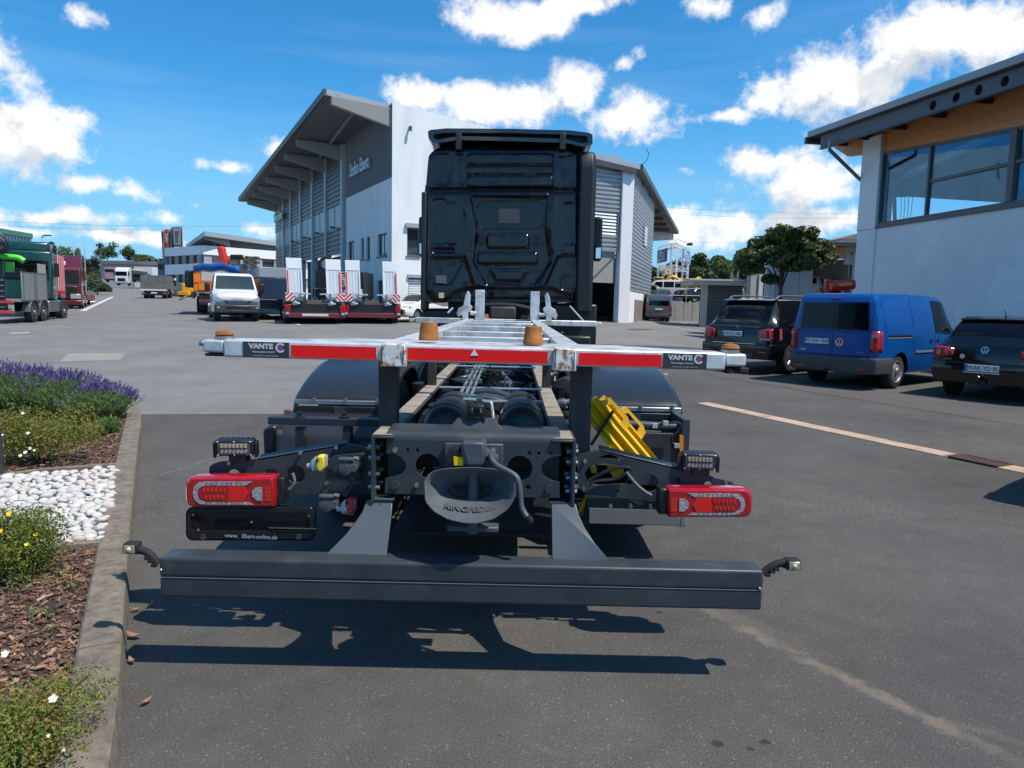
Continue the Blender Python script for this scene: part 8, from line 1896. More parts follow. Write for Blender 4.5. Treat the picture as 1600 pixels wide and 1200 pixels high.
text('IVECO',.11,M('badge_grey',(.35,.35,.36),.4),iv,(0,-.055,1.09),(1,0,0),(0,.12,1),ext=.004,sx=1.5)
B(iv,'chassis',BLACK,-.5,.5,2.7,6.0,.5,.7)
hr=thing('headboard_bracket','dark ladder shaped bracket standing above the white van roof','bracket',mid+Vector((-.9,2.6,2.3)),.46,world=False)
for x in(.35,.75):B(hr,'upright',FASC,x-.06,x+.06,0,.1,-.2,.75)
for z in(.15,.4,.62):B(hr,'rung',FASC,.3,.95,.0,.1,z,z+.12)
iv.scale=(.93,.93,.93)
tp.scale=(.88,.88,.88); cn.scale=(.82,.82,.86)
# --- low loaders with raised ramps
def lowloader(px0,px1,py,label,ramp_lab,hdeg,rot_):
 a,c=at(px0,py),at(px1,py); m=(a+c)/2; hw=1.27
 t_=thing('low_loader',label,'trailer',m,rot_,world=False)
 B(t_,'rear_beam',M('maroon_beam',(.14,.02,.03),.5),-hw,hw,-.05,.1,.28,.50,.02); B(t_,'rear_panel',BLACK,-hw,hw,-.02,.12,.50,.92,.02)
 B(t_,'deck',M('deck_dark',(.05,.055,.06),.6),-hw,hw,.12,8.5,.75,.95); B(t_,'deck_wood',M('deck_wood',(.13,.08,.06),.8),-.35,.30,-.03,.14,.86,1.05,.01)
 for sg in(-1,1):
  for y in(1.1,2.4,3.7):box_truck_wheel((sg*1.08,y,.42),.42,.3,t_,(sg,0,0))
  B(t_,'tail_light',REDL,sg*1.14-.11,sg*1.14+.11,-.1,-.05,.55,.85,.02); B(t_,'marker_lamp',CLEARL,sg*1.16-.08,sg*1.16+.08,-.1,-.05,.40,.52,.02)
  for k in range(3):B(t_,'hydraulic_block',(STEEL,WHITEP,BLACK)[k],sg*.75-.22+.1*k,sg*.75+.0+.12*k,-.12,-.04,.82+.05*k,.95+.04*k,.015)
  MB().cyl((sg*.7,-.05,.85),(sg*.62,-.05,1.32),.05,n=8).build('ram',STEEL,t_)
  B(t_,'pivot_bar',GALV,sg*.2 if sg>0 else-1.22,1.22 if sg>0 else-.2,-.06,0,1.28,1.34)
  brd=B(t_,'warning_board',WHITEP,sg*1.05-.18,sg*1.05+.18,-.16,-.14,1.0,1.34)
  for k in range(4):
   x0_=sg*1.05-.18; o_=-.26+.18*k; pts=[]
   for x,z in((o_,0),(o_+.09,0),(o_+.09+.34,.34),(o_+.34,.34)):pts.append((x,z))
   cl=[(min(max(x,0),.36),min(max(z+(min(max(x,0),.36)-x),0),.34))for x,z in pts]
   if sg>0:cl=[(.36-x,z)for x,z in cl]
   if abs(sum(cl[i][0]*cl[(i+1)%4][1]-cl[(i+1)%4][0]*cl[i][1]for i in range(4)))>.004:MB().prism([Vector((x0_+x,-.162,1.0+z))for x,z in cl],(0,-.006,0)).build('stripe',RED,brd)
  r_=MB(); x0_,x1_=sg*.82-.32,sg*.82+.32; lean=.14
  f3=lambda x,z,o=0:Vector((x-.05*(z-1.2)*(1 if sg else 0)*.6,.08+lean*(z-1.2)*.6+o,z))
  SHEET=M('ramp_alu',(.68,.71,.74),.38,metal=.12,var=.08,vs=3,stretch=(8,1,.4));
  rp=MB().hexa([f3(x,z,o)for z in(1.05,2.36)for x,o in((x0_+.06,0),(x1_-.06,0),(x1_-.06,.06),(x0_+.06,.06))]).build('ramp',SHEET,t_)
  MB().hexa([f3(x,z,o)for z,dy in((2.365,0),(2.82,.12))for x,o in((x0_,-.02+dy*0),(x1_,-.02),(x1_,.08),(x0_,.08))]).build('ramp_flap',WHITEP,rp,bevel=.01)
  for xx,mt in((x0_+.03,WHITEP),(x1_-.03,WHITEP)):MB().hexa([f3(x,z,o)for z in(1.08,2.35)for x,o in((xx-.03,-.05),(xx+.03,-.05),(xx+.03,.05),(xx-.03,.05))]).build('ramp_edge',mt,rp)
  xr=x0_+.05 if sg<0 else x1_-.05
  MB().hexa([f3(x,z,o)for z in(1.25,2.30)for x,o in((xr-.022,-.07),(xr+.022,-.07),(xr+.022,-.052),(xr-.022,-.052))]).build('reflective_strip',TAPE,rp)
  for k in range(3):MB().hexa([f3(x,z,o)for z in(1.15,2.34)for x,o in((x0_+.16+.15*k,-.015),(x0_+.19+.15*k,-.015),(x0_+.19+.15*k,.0),(x0_+.16+.15*k,.0))]).build('ramp_rib',SHEET,rp)
  b=MB(); b.tube([f3(x0_-.04,1.32,-.02),f3(x0_-.04,1.22,-.1),f3(x1_+.04,1.22,-.1),f3(x1_+.04,1.36,-.02)],.035,6); b.build('ramp_frame',WHITEP,rp)
 return t_
l1=lowloader(447,537,507,'low loader with tall pale ramps, nearer the white van','',0,.34)
B(l1,'rear_strip',M('strip_white',(.6,.6,.6),.5),-.55,.55,-.06,-.045,.36,.46)
l2=lowloader(541,621,506.5,'low loader with pale ramps, nearer the white saloon car','',0,.26)
# machine parts loaded on the first low loader
q=at(492,507); ld=thing('spare_wheel','large spare wheel mounted upright between the pale ramps','wheel',q+Vector((-.3,3.2,2.75)),0,world=False)
MB().lathe([(0,.0),(.22,0),(.22,-.12),(.33,-.12),(.37,-.08),(.37,.08),(.33,.12),(0,.12)],(0,0,0),(0,1,0),24).build('tyre',TYRE,ld); MB().lathe([(.22,-.11),(.17,-.12),(.14,-.05),(.06,-.05),(.05,-.12),(0,-.12)],(0,0,0),(0,1,0),20).build('rim',STEEL,ld)
gn=thing('gooseneck','dark gooseneck with a metal toolbox between the ramps','trailer part',q+Vector((0,4.5,.9)),0,world=False)
B(gn,'frame',BLACK,-1.2,1.2,0,2.5,.3,1.6,.05); B(gn,'toolbox',GALV,-.55,1.3,-1.2,-.8,.35,.72,.02); MB().beam((-.1,-.9,1.5),(.5,-1.3,.75),.9,.12).build('steps',M('steps_brown',(.16,.10,.08),.7),gn)
for k in range(6):MB().box((.25+.0*k,-1.05-.05*k,1.5-.12*k),(.75,.06,.04)).build('step_rung',GALV,gn)
for k in range(7):MB().tube(smoothpts([(-.9+.2*k,-1.5,.3),(-.8+.15*k,-1.6,.7),(-.5+.1*k,-1.4,.45),(-.4+.1*k,-1.2,.2)],3),.035,6).build('hose',BLACK,gn)
# long dark blue trailer flank to the left of them
q=at(442,499); bt=thing('blue_trailer','long dark blue flat trailer with a grey top rail beside the white van','trailer',q,.48,world=False)
NB=M('trailer_navy',(.012,.028,.062),.4,coat=.2,var=.1)
B(bt,'side_wall',NB,-1.2,-.0,-1.2,9,.95,1.95,.02); B(bt,'top_rail',M('rail_grey',(.26,.29,.33),.5),-1.25,.02,-1.2,9,1.96,2.42,.02); B(bt,'chassis',BLACK,-1.4,-.1,-1,9,.5,.93)
for k in range(2):box_truck_wheel((.05,-.9+k*.0+.75*k,.42),.42,.28,bt,(1,0,0)); B(bt,'wheel_arch',FASC,-.2,.25,-1.3+.75*k,-.6+.75*k,.86,.98)
for k in range(7):B(bt,'side_step',STEEL,.02,.12,.6+k*.9,1.2+k*.9,.55,.85,.02)
B(bt,'deck_beam',FASC,-.1,.22,.3,8,.45,.55)
# --- red crane arm behind the blue van
q=P(1312,446,24.5)
ra=thing('red_lift_arm','red lifting arm showing above the blue van roof','crane',Vector((q.x,q.y,gz(q.x,q.y))),.0,world=False); zq=q.z-gz(q.x,q.y)
MB().cyl((-.30,0,zq-.02),(.46,-.05,zq+.05),.17,n=18).build('arm',REDM,ra,bevel=.02); MB().tube(smoothpts([(-.42,0,zq+.16),(-.46,0,zq),(-.42,0,zq-.2),(-.28,0,zq-.34)],4),.075,10).build('hook_arm',REDM,ra)
B(ra,'bracket',RED,-.5,-.30,-.08,.08,zq+.08,zq+.20,.02); B(ra,'mast',REDM,.1,.3,-.1,.1,0,zq-.17,.02); B(ra,'base',BLACK,-.5,.8,-.4,.6,0,.3,.03)
text('ALAMO',.13,M('arm_print',(.85,.62,.2),.5),ra,(.10,-.205,zq+.03),(1,0,.06),ZV,ext=.003,bold=.004)
# ================================================================== signs, flags, masts
q=P(1055,470,92)
bb=thing('billboard_tower','white lattice tower carrying two blue advertising boards','billboard',Vector((q.x,q.y,UPZ)),world=True)
def lattice(a,c_,w,par,name='lattice_leg',n=14):
 a=Vector(a); c_=Vector(c_); b=MB(); d=c_-a; of=[Vector((sx*w,sy*w,0))for sx,sy in((-1,-1),(1,-1),(1,1),(-1,1))]
 if abs(d.z)<d.length*.5:s1=Vector((-d.y,d.x,0)).normalized()*w; of=[s1+Vector((0,0,w)),-s1+Vector((0,0,w)),-s1-Vector((0,0,w)),s1-Vector((0,0,w))]
 for o in of:b.beam(a+o,c_+o,.08,.08)
 for k in range(n):
  for i in range(4):b.beam(a+d*(k/n)+of[i],a+d*((k+1)/n)+of[(i+1)%4],.035,.035)
 return b.build(name,WHITEP,par)
pl_,pm_,pr_=P(1033,410,96),P(1053,410,90),P(1071,410,97)
ztop=P(1053,383,90).z; zbot=P(1053,417,90).z
for p in(pl_,pm_,pr_):lattice((p.x,p.y,UPZ-1),(p.x,p.y,ztop+.3),.36,bb)
for z in(ztop,zbot):lattice((pl_.x,pl_.y,z),(pm_.x,pm_.y,z),.25,bb,'lattice_beam',8); lattice((pm_.x,pm_.y,z),(pr_.x,pr_.y,z),.25,bb,'lattice_beam',8); lattice((pl_.x,pl_.y,z),(pr_.x,pr_.y,z),.2,bb,'lattice_beam',5)
for(a,c_,m_,m2,fl)in((pl_,pm_,M('board_navy',(.018,.035,.085),.5),M('board_white',(.6,.62,.66),.5),0),(pm_,pr_,M('board_light_blue',(.10,.22,.42),.5),M('board_white',(0,0,0)),1)):
 a=Vector((a.x,a.y,0)); c_=Vector((c_.x,c_.y,0)); d=(c_-a); n_=Vector((d.y,-d.x,0)).normalized()
 f_=lambda u,v:a+d*(.13+.74*u)+n_*.75+Vector((0,0,zbot+.7+(ztop-zbot-1.0)*v))
 bd=MB().plate([(0,0),(1,0),(1,1),(0,1)],[],f_,-n_*.1).build('board',m_,bb); g_=lambda u,v:f_(u,v)+n_*.03
 if fl:MB().plate([(-.06,-.02),(1.06,-.02),(1.06,1.02),(-.06,1.02)],[],lambda u,v:f_(u,v)-n_*.01,-n_*.05).build('board_edge',WHITEP,bb)
 MB().plate(circ(.52,.78,.30,20,.17),[circ(.60,.80,.22,16,.11)],g_,n_*.02).build('logo_swirl',m2,bd)
 MB().plate(circ(.46,.74,.13,14,.08),[],g_,n_*.02).build('logo_core',m2,bd)
 MB().plate([(.12,.06),(.34,.06),(.36,.28),(.10,.28)],[],g_,n_*.02).build('logo_cup',m2,bd)
 for k in range(4):MB().plate([(.44,.10+.055*k),(.9-.06*(k%2),.10+.055*k),(.9-.06*(k%2),.125+.055*k),(.44,.125+.055*k)],[],g_,n_*.02).build('print_line',m2,bd)
 text('Menzel',.9,m2,bd,f_(.5,.46)+n_*.05,d,ZV,ext=.01,sx=(d.length*.66*.85)/(.9*3.3))
b=MB(); b.tube([(pm_.x,pm_.y,ztop+.3),(pm_.x+.3,pm_.y,ztop+.75),(pr_.x+.3,pr_.y,ztop+.8)],.05,6)
for k in range(6):p=pl_.lerp(pm_,k/5); b.beam(Vector((p.x,p.y,ztop)),Vector((p.x,p.y,ztop+1.0)),.06,.06)
b.build('top_frame',WHITEP,bb); MB().box((pr_.x+.4,pr_.y-.2,ztop+.75),(.7,.3,.35)).build('flood_lamp',BLACK,bb)
q=P(1043,450,86); js=thing('yellow_sign','square yellow JCB sign on a post below the billboards','sign',Vector((q.x,q.y,UPZ)))
a,c_=P(1035.5,430,86),P(1052,420.5,86); MB().bx(a.x,c_.x,86,86.2,a.z,c_.z).build('sign_board',M('sign_yellow',(.80,.42,.03),.5),js); MB().bx(a.x+.12,c_.x-.12,85.97,85.995,a.z+.1,c_.z-.1).build('sign_field',M('sign_orange',(.62,.30,.02),.5),js)
text('JCB',.75,WHITEP,js,((a.x+c_.x)/2,85.95,(a.z+c_.z)/2),(1,0,-.02),ZV,ext=.01,bold=.03,sx=.72); MB().cyl((q.x,86.1,UPZ-.5),(q.x,86.1,a.z),.06,n=8).build('post',GALV,js)
for k,(px,py,dd,lb)in enumerate([(1032,450,82,'yellow excavator with folded arm left of the white delivery van'),(1045,449,88,'yellow excavator behind the yellow sign post'),(1082,449,84,'yellow wheel loader right of the billboard tower')]):
 q=P(px,py,dd); q.z=UPZ+.4; ex_=thing('excavator',lb,'excavator',q,.4*k,world=False)
 B(ex_,'body',YELM,-.8,.8,-.9,.9,.9,1.7,.1); B(ex_,'cab',M('cab_dark',(.03,.03,.03),.3),-.7,.0,-.6,.6,1.7,2.5,.06); B(ex_,'cab_roof',YELM,-.75,.05,-.65,.65,2.5,2.65,.05)
 for sg in(-1,1):B(ex_,'track',BLACK,sg*.8-.25,sg*.8+.25,-1.2,1.2,.3,.95,.2)
 MB().tube(smoothpts([(.3,0,1.5),(1.0,0,2.7),(1.9,0,2.5),(2.2,0,1.6),(2.0,0,1.1)],4),.17,6).build('boom',YELM,ex_); B(ex_,'bucket',YELM,1.6,2.3,-.35,.35,.6,1.2,.08)
# flags
FLD=88
for k,(px,w_,y0,y1,col_,lb,tx)in enumerate([(285.5,15,355,416,M('flag_blue',(.045,.10,.19),.8),'foremost flag, blue below with a grey top field','hede'),(277,9,357,414,M('flag_blue2',(.05,.09,.16),.8),'second flag, blue, overlapped by the foremost one',''),(271,7,360,408,M('flag_olive',(.10,.10,.06),.8),'narrow olive and red flag in the middle of the row',''),(265.5,7,359,389,M('flag_red',(.42,.035,.03),.8),'bright red flag near the left end of the row','S'),(258.5,5,361,400,M('flag_grey',(.13,.13,.12),.8,col2=(.55,.28,.06),mix=(.5,.52),ms=.16),'leftmost grey and yellow flag of the row','')]):
 dd=FLD+k*3.0; pb2=P(px,458,dd); pt_=P(px-.5,y0-1,dd)
 fl_=thing('flagpole',lb,'flag',Vector((pt_.x,pt_.y,gz(pt_.x,pt_.y))),group='flags by the road')
 MB().cyl((pt_.x,pt_.y,gz(pt_.x,pt_.y)-.5),pt_,.06,n=8).build('pole',M('pole_white',(.62,.63,.64),.4),fl_)
 wm=w_*dd/1130; z0,z1=P(px,y1,dd).z,pt_.z-.05; rows=[]
 for j in range(13):
  t=j/12; rows.append([Vector((pt_.x-.08-wm*i/8,pt_.y+.12*math.sin(i*.9+t*3),z0+(z1-z0)*t-.25*(i/8)*(1-t)))for i in range(9)])
 fb_=MB().add([p for r in rows for p in r],[(j*9+i,j*9+i+1,(j+1)*9+i+1,(j+1)*9+i)for j in range(12)for i in range(8)]).build('banner',col_,fl_,smooth=60)
 sm=fb_.modifiers.new('s','SOLIDIFY'); sm.thickness=.03
 if k==0:
  MB().hexa([Vector((pt_.x-.16-wm*u,pt_.y-.20-o,z1-(z1-z0)*v))for v in(.46,.04)for u,o in((.0,0),(.72,0),(.72,-.03),(.0,-.03))]).build('top_field',M('flag_field_grey',(.30,.27,.24),.8),fb_)
  text('Ebert',.62,M('flag_ink',(.03,.06,.14),.8),fb_,(pt_.x-.16-wm*.36,pt_.y-.24,z1-(z1-z0)*.25),(0,0,-1),(1,0,0),ext=.01); text('Ebert',.95,M('flag_white',(.7,.74,.78),.8),fb_,(pt_.x-.12-wm*.42,pt_.y-.24,z1-(z1-z0)*.72),(0,0,-1),(1,0,0),ext=.01,bold=.02)
 if k in(1,3):text('Ebert' if k==1 else 'Stefan',.5,_M['flag_white']if 'flag_white' in _M else WHITEP,fb_,(pt_.x-.1-wm*.4,pt_.y-.2,z0+(z1-z0)*(.35 if k==1 else.55)),(0,0,-1),(1,0,0),ext=.01)
fc=P(278,455,84); fn2=thing('panel_fence','grey panel fence under the row of flags','fence',Vector((fc.x,fc.y,gz(fc.x,fc.y))))
for k in range(8):
 a=P(255+k*5,455,84-k*.4); c_=P(259.7+k*5,441,84-k*.4); MB().bx(a.x,c_.x,a.y,a.y+.06,gz(a.x,a.y)-.3,c_.z).build('fence_panel',M('fence_grey',(.17,.19,.20),.6),fn2)
sc_=P(290,458,80); yl_=thing('skid_loader','small yellow loader parked beside the grey fence','loader',Vector((sc_.x,sc_.y,gz(sc_.x,sc_.y))),0,world=False)
B(yl_,'body',YELM,-.5,.6,0,1.6,.5,1.5,.15); B(yl_,'bucket',YELM,-.6,.6,-.7,0,.2,.6,.05); [MB().cyl((sg*.45,y,.3),(sg*.7,y,.3),.3,n=12).build('wheel',TYRE,yl_)for sg in(-1,1)for y in(.3,1.3)]
# lamp post, thin masts, overhead lines
def pole(px,pyt,pyb,dd,r,name,label,cat,mat=GALV):
 a,c_=P(px,pyb,dd),P(px,pyt,dd); o=thing(name,label,cat,Vector((c_.x,c_.y,gz(c_.x,c_.y)))); MB().cyl((c_.x,c_.y,gz(c_.x,c_.y)-.3),c_,r,r*.7,n=8).build('pole',mat,o); return o,c_
o,c_=pole(66,371,420,70,.06,'street_lamp','street lamp with a short curved head behind the green lorry','street lamp'); MB().tube(smoothpts([c_,c_+Vector((.1,0,.15)),c_+Vector((.5,0,.2))],3),.05,6).build('arm',FASC,o); MB().box(c_+Vector((.55,0,.2)),(.6,.25,.12)).build('lamp_head',FASC,o,bevel=.03)
pole(131.5,377,470,80,.05,'mast','thin grey mast standing right behind the maroon tractor','mast'); pole(115,376,440,85,.05,'mast','thin grey mast left of the other mast','mast')
o,c_=pole(-4,668,775,5.6,.035,'sign_post','dark slim post at the left edge of the white stones','post',DGREY)
LN=M('wire',(.06,.06,.07),.6)
for k,(a,c_,dd)in enumerate([((0,346),(470,352),320),((930,316),(1340,334),320),((1000,330),(1340,341),320),((1010,373),(1250,378),330),((0,352),(300,357),330)]):
 p0_,p1_=P(*a,dd),P(*c_,dd+25); pts=[p0_.lerp(p1_,t/10)+Vector((0,0,-4*(t/10)*(1-t/10)*1.2))for t in range(11)]
 tag(MB().tube(pts,.045,4).build('overhead_line',LN),['thin overhead wire, upper of the pair at the left of the sky','thin overhead wire, highest one between hall and showroom','thin overhead wire just below the highest one on the right','thin overhead wire, lowest on the right, above the billboard','thin overhead wire, lower of the pair at the left'][k],'overhead wire','overhead wires')
# ================================================================== plants
def leafcloud(pts,size,rnd,up=.3,asp=.55,droop=0.,fold=True):
 """leaves, each its own island: pts = [(position, outward normal or None, scale)]"""
 b=MB()
 for p,nrm,sc in pts:
  n=Vector((rnd.gauss(0,1),rnd.gauss(0,1),rnd.gauss(0,1)+up))
  if nrm is not None:n=n.normalized()*.7+nrm
  n.normalize(); t=n.cross(Vector((rnd.gauss(0,1),rnd.gauss(0,1),rnd.gauss(0,1)-droop))).normalized(); s_=n.cross(t); l=size*sc*rnd.uniform(.7,1.3); w=l*asp
  if fold:b.add([p-t*l/2,p+s_*w/2+n*l*.08,p+t*l/2,p-s_*w/2+n*l*.08],[(0,1,2),(0,2,3)])
  else:b.add([p-t*l/2-s_*w/2,p+t*l/2-s_*w/2,p+t*l/2+s_*w/2,p-t*l/2+s_*w/2],[(0,1,2,3)])
 return b
# --- lavender: a row of plants, stems with flower spikes
LAVG=leafmat('lavender_green',[(.07,.12,.035),(.13,.22,.05),(.17,.24,.10),(.20,.30,.07),(.10,.16,.075)],.6,.3)
LAVF=leafmat('lavender_bloom',[(.08,.06,.17),(.13,.10,.27),(.18,.14,.34),(.11,.09,.20)],.7,.25)
rnd=random.Random(3)
def lavender(c_,rx,ry,h,label,n=850):
 z0=bedz(c_.x,c_.y); o=thing('lavender',label,'lavender plant',Vector((c_.x,c_.y,z0)),group='lavender along the bed')
 st,fl=MB(),MB()
 for k in range(n):
  a=rnd.uniform(0,2*PI); r=math.sqrt(rnd.random()); base=Vector((c_.x+rx*.45*r*math.cos(a),c_.y+ry*.45*r*math.sin(a),z0-.02))
  hh=h*math.sqrt(max(.1,1-.62*r*r))*rnd.uniform(.80,1.12); tip=Vector((c_.x+rx*r*math.cos(a)*1.02,c_.y+ry*r*math.sin(a)*1.02,z0+hh)); tip+=Vector((rnd.gauss(0,.02),rnd.gauss(0,.02),0))
  mid=base.lerp(tip,.55)+Vector((0,0,.10*h)); w=.0035; sd=Vector((rnd.gauss(0,1),rnd.gauss(0,1),0)).normalized()*w
  st.add([base-sd,base+sd,mid+sd,mid-sd],[(0,1,2,3)]); st.add([mid-sd,mid+sd,tip],[(0,1,2)])
  for q in range(13):
   t=rnd.uniform(.12,.80); p=(base.lerp(mid,t/.55)if t<.55 else mid.lerp(tip,(t-.55)/.45)); d=Vector((rnd.gauss(0,.7),rnd.gauss(0,.7),.9)).normalized(); l=rnd.uniform(.035,.065); s2=d.cross(Vector((rnd.gauss(0,1),rnd.gauss(0,1),.1))).normalized()*.0045
   st.add([p-s2,p+s2,p+d*l],[(0,1,2)])
  if n>200 and rnd.random()<(1.0 if tip.y>c_.y+.10 or hh>.97*h else.05):
   d=(tip-mid).normalized(); L_=rnd.uniform(.035,.075)
   for q in range(5):
    p=tip+d*(L_*(q/4-.25)); s2=Vector((rnd.gauss(0,1),rnd.gauss(0,1),rnd.gauss(0,.3))).normalized()*rnd.uniform(.007,.011); u=d*.011+Vector((rnd.gauss(0,.003),rnd.gauss(0,.003),0))
    fl.add([p-s2-u*.5,p+s2-u*.5,p+s2*.6+u,p-s2*.6+u],[(0,1,2,3)])
 st.build('foliage',LAVG,o,smooth=0,fix=False); fl.v and fl.build('flowers',LAVF,o,smooth=0,fix=False)
lv_c=[bedpt(168,668),bedpt(118,660),bedpt(66,655),bedpt(14,652),bedpt(-40,650)]
for c_,lb,rx,h in zip(lv_c,('lavender nearest the kerb corner, rightmost of the row','lavender second from the kerb corner','lavender in the middle of the row','lavender near the left border, behind the reddish shrub','lavender cut by the left border'),(.40,.50,.52,.52,.5),(.43,.53,.56,.58,.56)):
 lavender(Vector((c_.x-.30,c_.y+.35,0)),rx,.45,h*.94,lb)
c_=bedpt(182,678); lavender(Vector((c_.x-.12,c_.y+.05,0)),.15,.16,.20,'small pale green lavender sprout at the inner kerb edge',160)
# --- cinquefoil shrubs
POT=leafmat('cinquefoil_leaf',[(.05,.09,.018),(.10,.19,.026),(.18,.24,.03),(.26,.27,.04),(.09,.16,.028),(.28,.14,.04)],.55,.35)
POTB=leafmat('cinquefoil_bronze',[(.09,.14,.024),(.18,.24,.034),(.27,.24,.05),(.38,.19,.06),(.15,.26,.034),(.26,.33,.05)],.55,.35)
PETW=M('petal_white',(.78,.76,.70),.6); PETY=M('petal_yellow',(.85,.52,.0),.5); TWIG=M('twig',(.07,.045,.03),.9)
def shrub(c_,rx,ry,h,n,mat,label,flowers,seed,size=.024):
 r_=random.Random(seed); z0=bedz(c_.x,c_.y); o=thing('cinquefoil_shrub',label,'shrub',Vector((c_.x,c_.y,z0)))
 pts=[]; lob=[(r_.uniform(-.6,.6),r_.uniform(-.6,.6),r_.uniform(.45,1.0),r_.uniform(.35,.6))for _ in range(15)]
 while len(pts)<n:
  a=r_.choice(lob); d=Vector((r_.gauss(0,1),r_.gauss(0,1),r_.gauss(0,1))).normalized(); rr=a[3]*(r_.random()**.35)
  p=Vector((a[0]+d.x*rr,a[1]+d.y*rr,a[2]*.62+d.z*rr*.8))
  if p.z<.03:continue
  q=Vector((c_.x+p.x*rx,c_.y+p.y*ry,z0+p.z*h))
  if q.z<z0:continue
  pts.append((q,d if r_.random()<.5 else None,1))
 leafcloud(pts,size,r_,asp=.42).build('foliage',mat,o,smooth=0,fix=False)
 b=MB()
 for k in range(26):t=r_.choice(pts)[0]; b.beam(Vector((c_.x+r_.gauss(0,.05),c_.y+r_.gauss(0,.05),z0-.03)),t,.006,.006)
 b.build('stems',TWIG,o,smooth=0)
 for(px,py,col_,dy,sz)in flowers:
  sz*=.74
  q=P(px,py,c_.y-dy); nn_=Vector((r_.uniform(-.2,.4),-.75,.75)).normalized(); t=nn_.cross(Vector((1,0,.1))).normalized(); s_=nn_.cross(t); b=MB()
  for k in range(5):
   a=2*PI*k/5+r_.uniform(0,.3); u=t*math.cos(a)+s_*math.sin(a); v=t*-math.sin(a)+s_*math.cos(a); b.add([q,q+u*sz*.6-v*sz*.45+nn_*.004,q+u*sz+nn_*.006,q+u*sz*.6+v*sz*.45+nn_*.004],[(0,1,2,3)])
  f_=b.build('flower',PETW if col_=='w' else PETY,o,smooth=0); MB().lathe([(sz*.22,0),(sz*.16,sz*.14),(0,sz*.18)],q,nn_,8).build('flower_eye',PETY,f_)
c_=bedpt(38,735); shrub(Vector((c_.x-.10,c_.y+.34,0)),.54,.34,.56,9000,POTB,'bronze tipped cinquefoil shrub behind the white stones',[(36,646,'w',.2,.02),(44,677,'w',.25,.022),(40,707,'w',.3,.024),(47,701,'w',.3,.02),(32,712,'w',.3,.02),(4,680,'w',.25,.02),(54,704,'w',.3,.016)],4)
c_=bedpt(108,690); shrub(Vector((c_.x-.05,c_.y+.25,0)),.32,.22,.22,2600,POTB,'low bronze cinquefoil shrub by the lavender, next to the bark',[(136,678,'w',.15,.018)],9)
c_=bedpt(8,905); shrub(Vector((c_.x-.02,c_.y+.12,0)),.29,.33,.40,8500,POT,'green cinquefoil shrub with yellow flowers in front of the white stones',[(15,803,'y',.1,.022),(42,851,'y',.2,.016),(57,836,'y',.1,.018),(2,830,'y',.15,.018),(24,778,'w',.05,.022),(27,775,'w',.02,.018)],14,.020)
c_=bedpt(20,1190); shrub(Vector((c_.x-.06,c_.y-.02,0)),.36,.30,.30,11000,POTB,'cinquefoil shrub with a white flower in the bottom left corner',[(84,1092,'w',.08,.019),(100,1172,'w',.12,.009),(8,1022,'w',.0,.016),(76,1150,'w',.12,.008)],23,.015)
# weeds in the bark
WEED=leafmat('weed_green',[(.06,.15,.02),(.11,.22,.03),(.16,.26,.05)],.5,.4)
for k,(px,py,n,sp,lb)in enumerate([(20,925,60,.07,'feathery green weed under the yellow flowered shrub'),(75,915,40,.05,'light green weed lying across the bark'),(60,965,22,.03,'tiny weed in the middle of the bark'),(103,922,14,.022,'little bright seedling near the kerb'),(140,1100,26,.03,'small weed creeping over the kerb'),(80,990,12,.02,'pale seedling above the bottom shrub')]):
 c_=bedpt(px,py); r_=random.Random(k); o=leafcloud([(c_+Vector((r_.gauss(0,sp),r_.gauss(0,sp*.6),.02+r_.random()*sp*.8)),None,1)for _ in range(n)],.028,r_,up=1.5,asp=.35).build('leaves',WEED,thing('weed',lb,'weed',c_,group='weeds in the bark'),smooth=0,fix=False)
# --- trees
BARK=M('bark',(.10,.075,.055),.95,var=.3,vs=6,bump=.5,bs=20)
def tree(base,h,trunk_h,crown,n,size,mat,name,label,seed,group=None,tr=.14,lobes=16,inner=.35,limbs=9,cut=-.28,rl=(.26,.46),fl=(.45,.86)):
 """crown: (rx, ry, rz) about the point trunk_h + rz"""
 r_=random.Random(seed); o=thing(name,label,'tree',base,group=group); cz=base.z+trunk_h+crown[2]*.9
 tk=MB(); top=Vector((base.x+r_.uniform(-.1,.1),base.y,cz)); tk.tube(smoothpts([base-Vector((0,0,.2)),base+Vector((.02,0,trunk_h*.5)),base+Vector((-.03,0,trunk_h)),top],4),[tr*(1-.055*i)for i in range(13)],9)
 lb_=[]
 for k in range(lobes):
  d=Vector((r_.gauss(0,1),r_.gauss(0,1),r_.gauss(.15,.8))).normalized(); f=r_.uniform(*fl); c_=Vector((base.x+d.x*crown[0]*f,base.y+d.y*crown[1]*f,cz+d.z*crown[2]*f)); lb_.append((c_,r_.uniform(*rl)))
  if k<limbs:tk.tube([base+Vector((0,0,trunk_h*r_.uniform(.8,1.1))),(base+Vector((0,0,trunk_h))).lerp(c_,.5)+Vector((0,0,.1)),c_],[tr*.4,tr*.25,tr*.06],6)
 tk.build('trunk',BARK,o,smooth=50)
 pts=[]; mr=(crown[0]+crown[2])/2
 while len(pts)<n:
  c_,rr=r_.choice(lb_); d=Vector((r_.gauss(0,1),r_.gauss(0,1),r_.gauss(.1,1))).normalized(); q=c_+Vector((d.x*crown[0],d.y*crown[1],d.z*crown[2]*.9))*rr*(r_.random()**inner)
  if mnoise.noise(q*(2.2/mr)*1.6)<cut:continue
  pts.append((q,d if r_.random()<.6 else None,1))
 leafcloud(pts,size,r_,asp=.72,droop=.6).build('crown',mat,o,smooth=0,fix=False); return o
MAPLE=leafmat('maple_leaf',[(.03,.058,.018),(.05,.09,.024),(.085,.14,.034),(.12,.10,.035),(.20,.26,.06),(.04,.07,.022)],.5,.3)
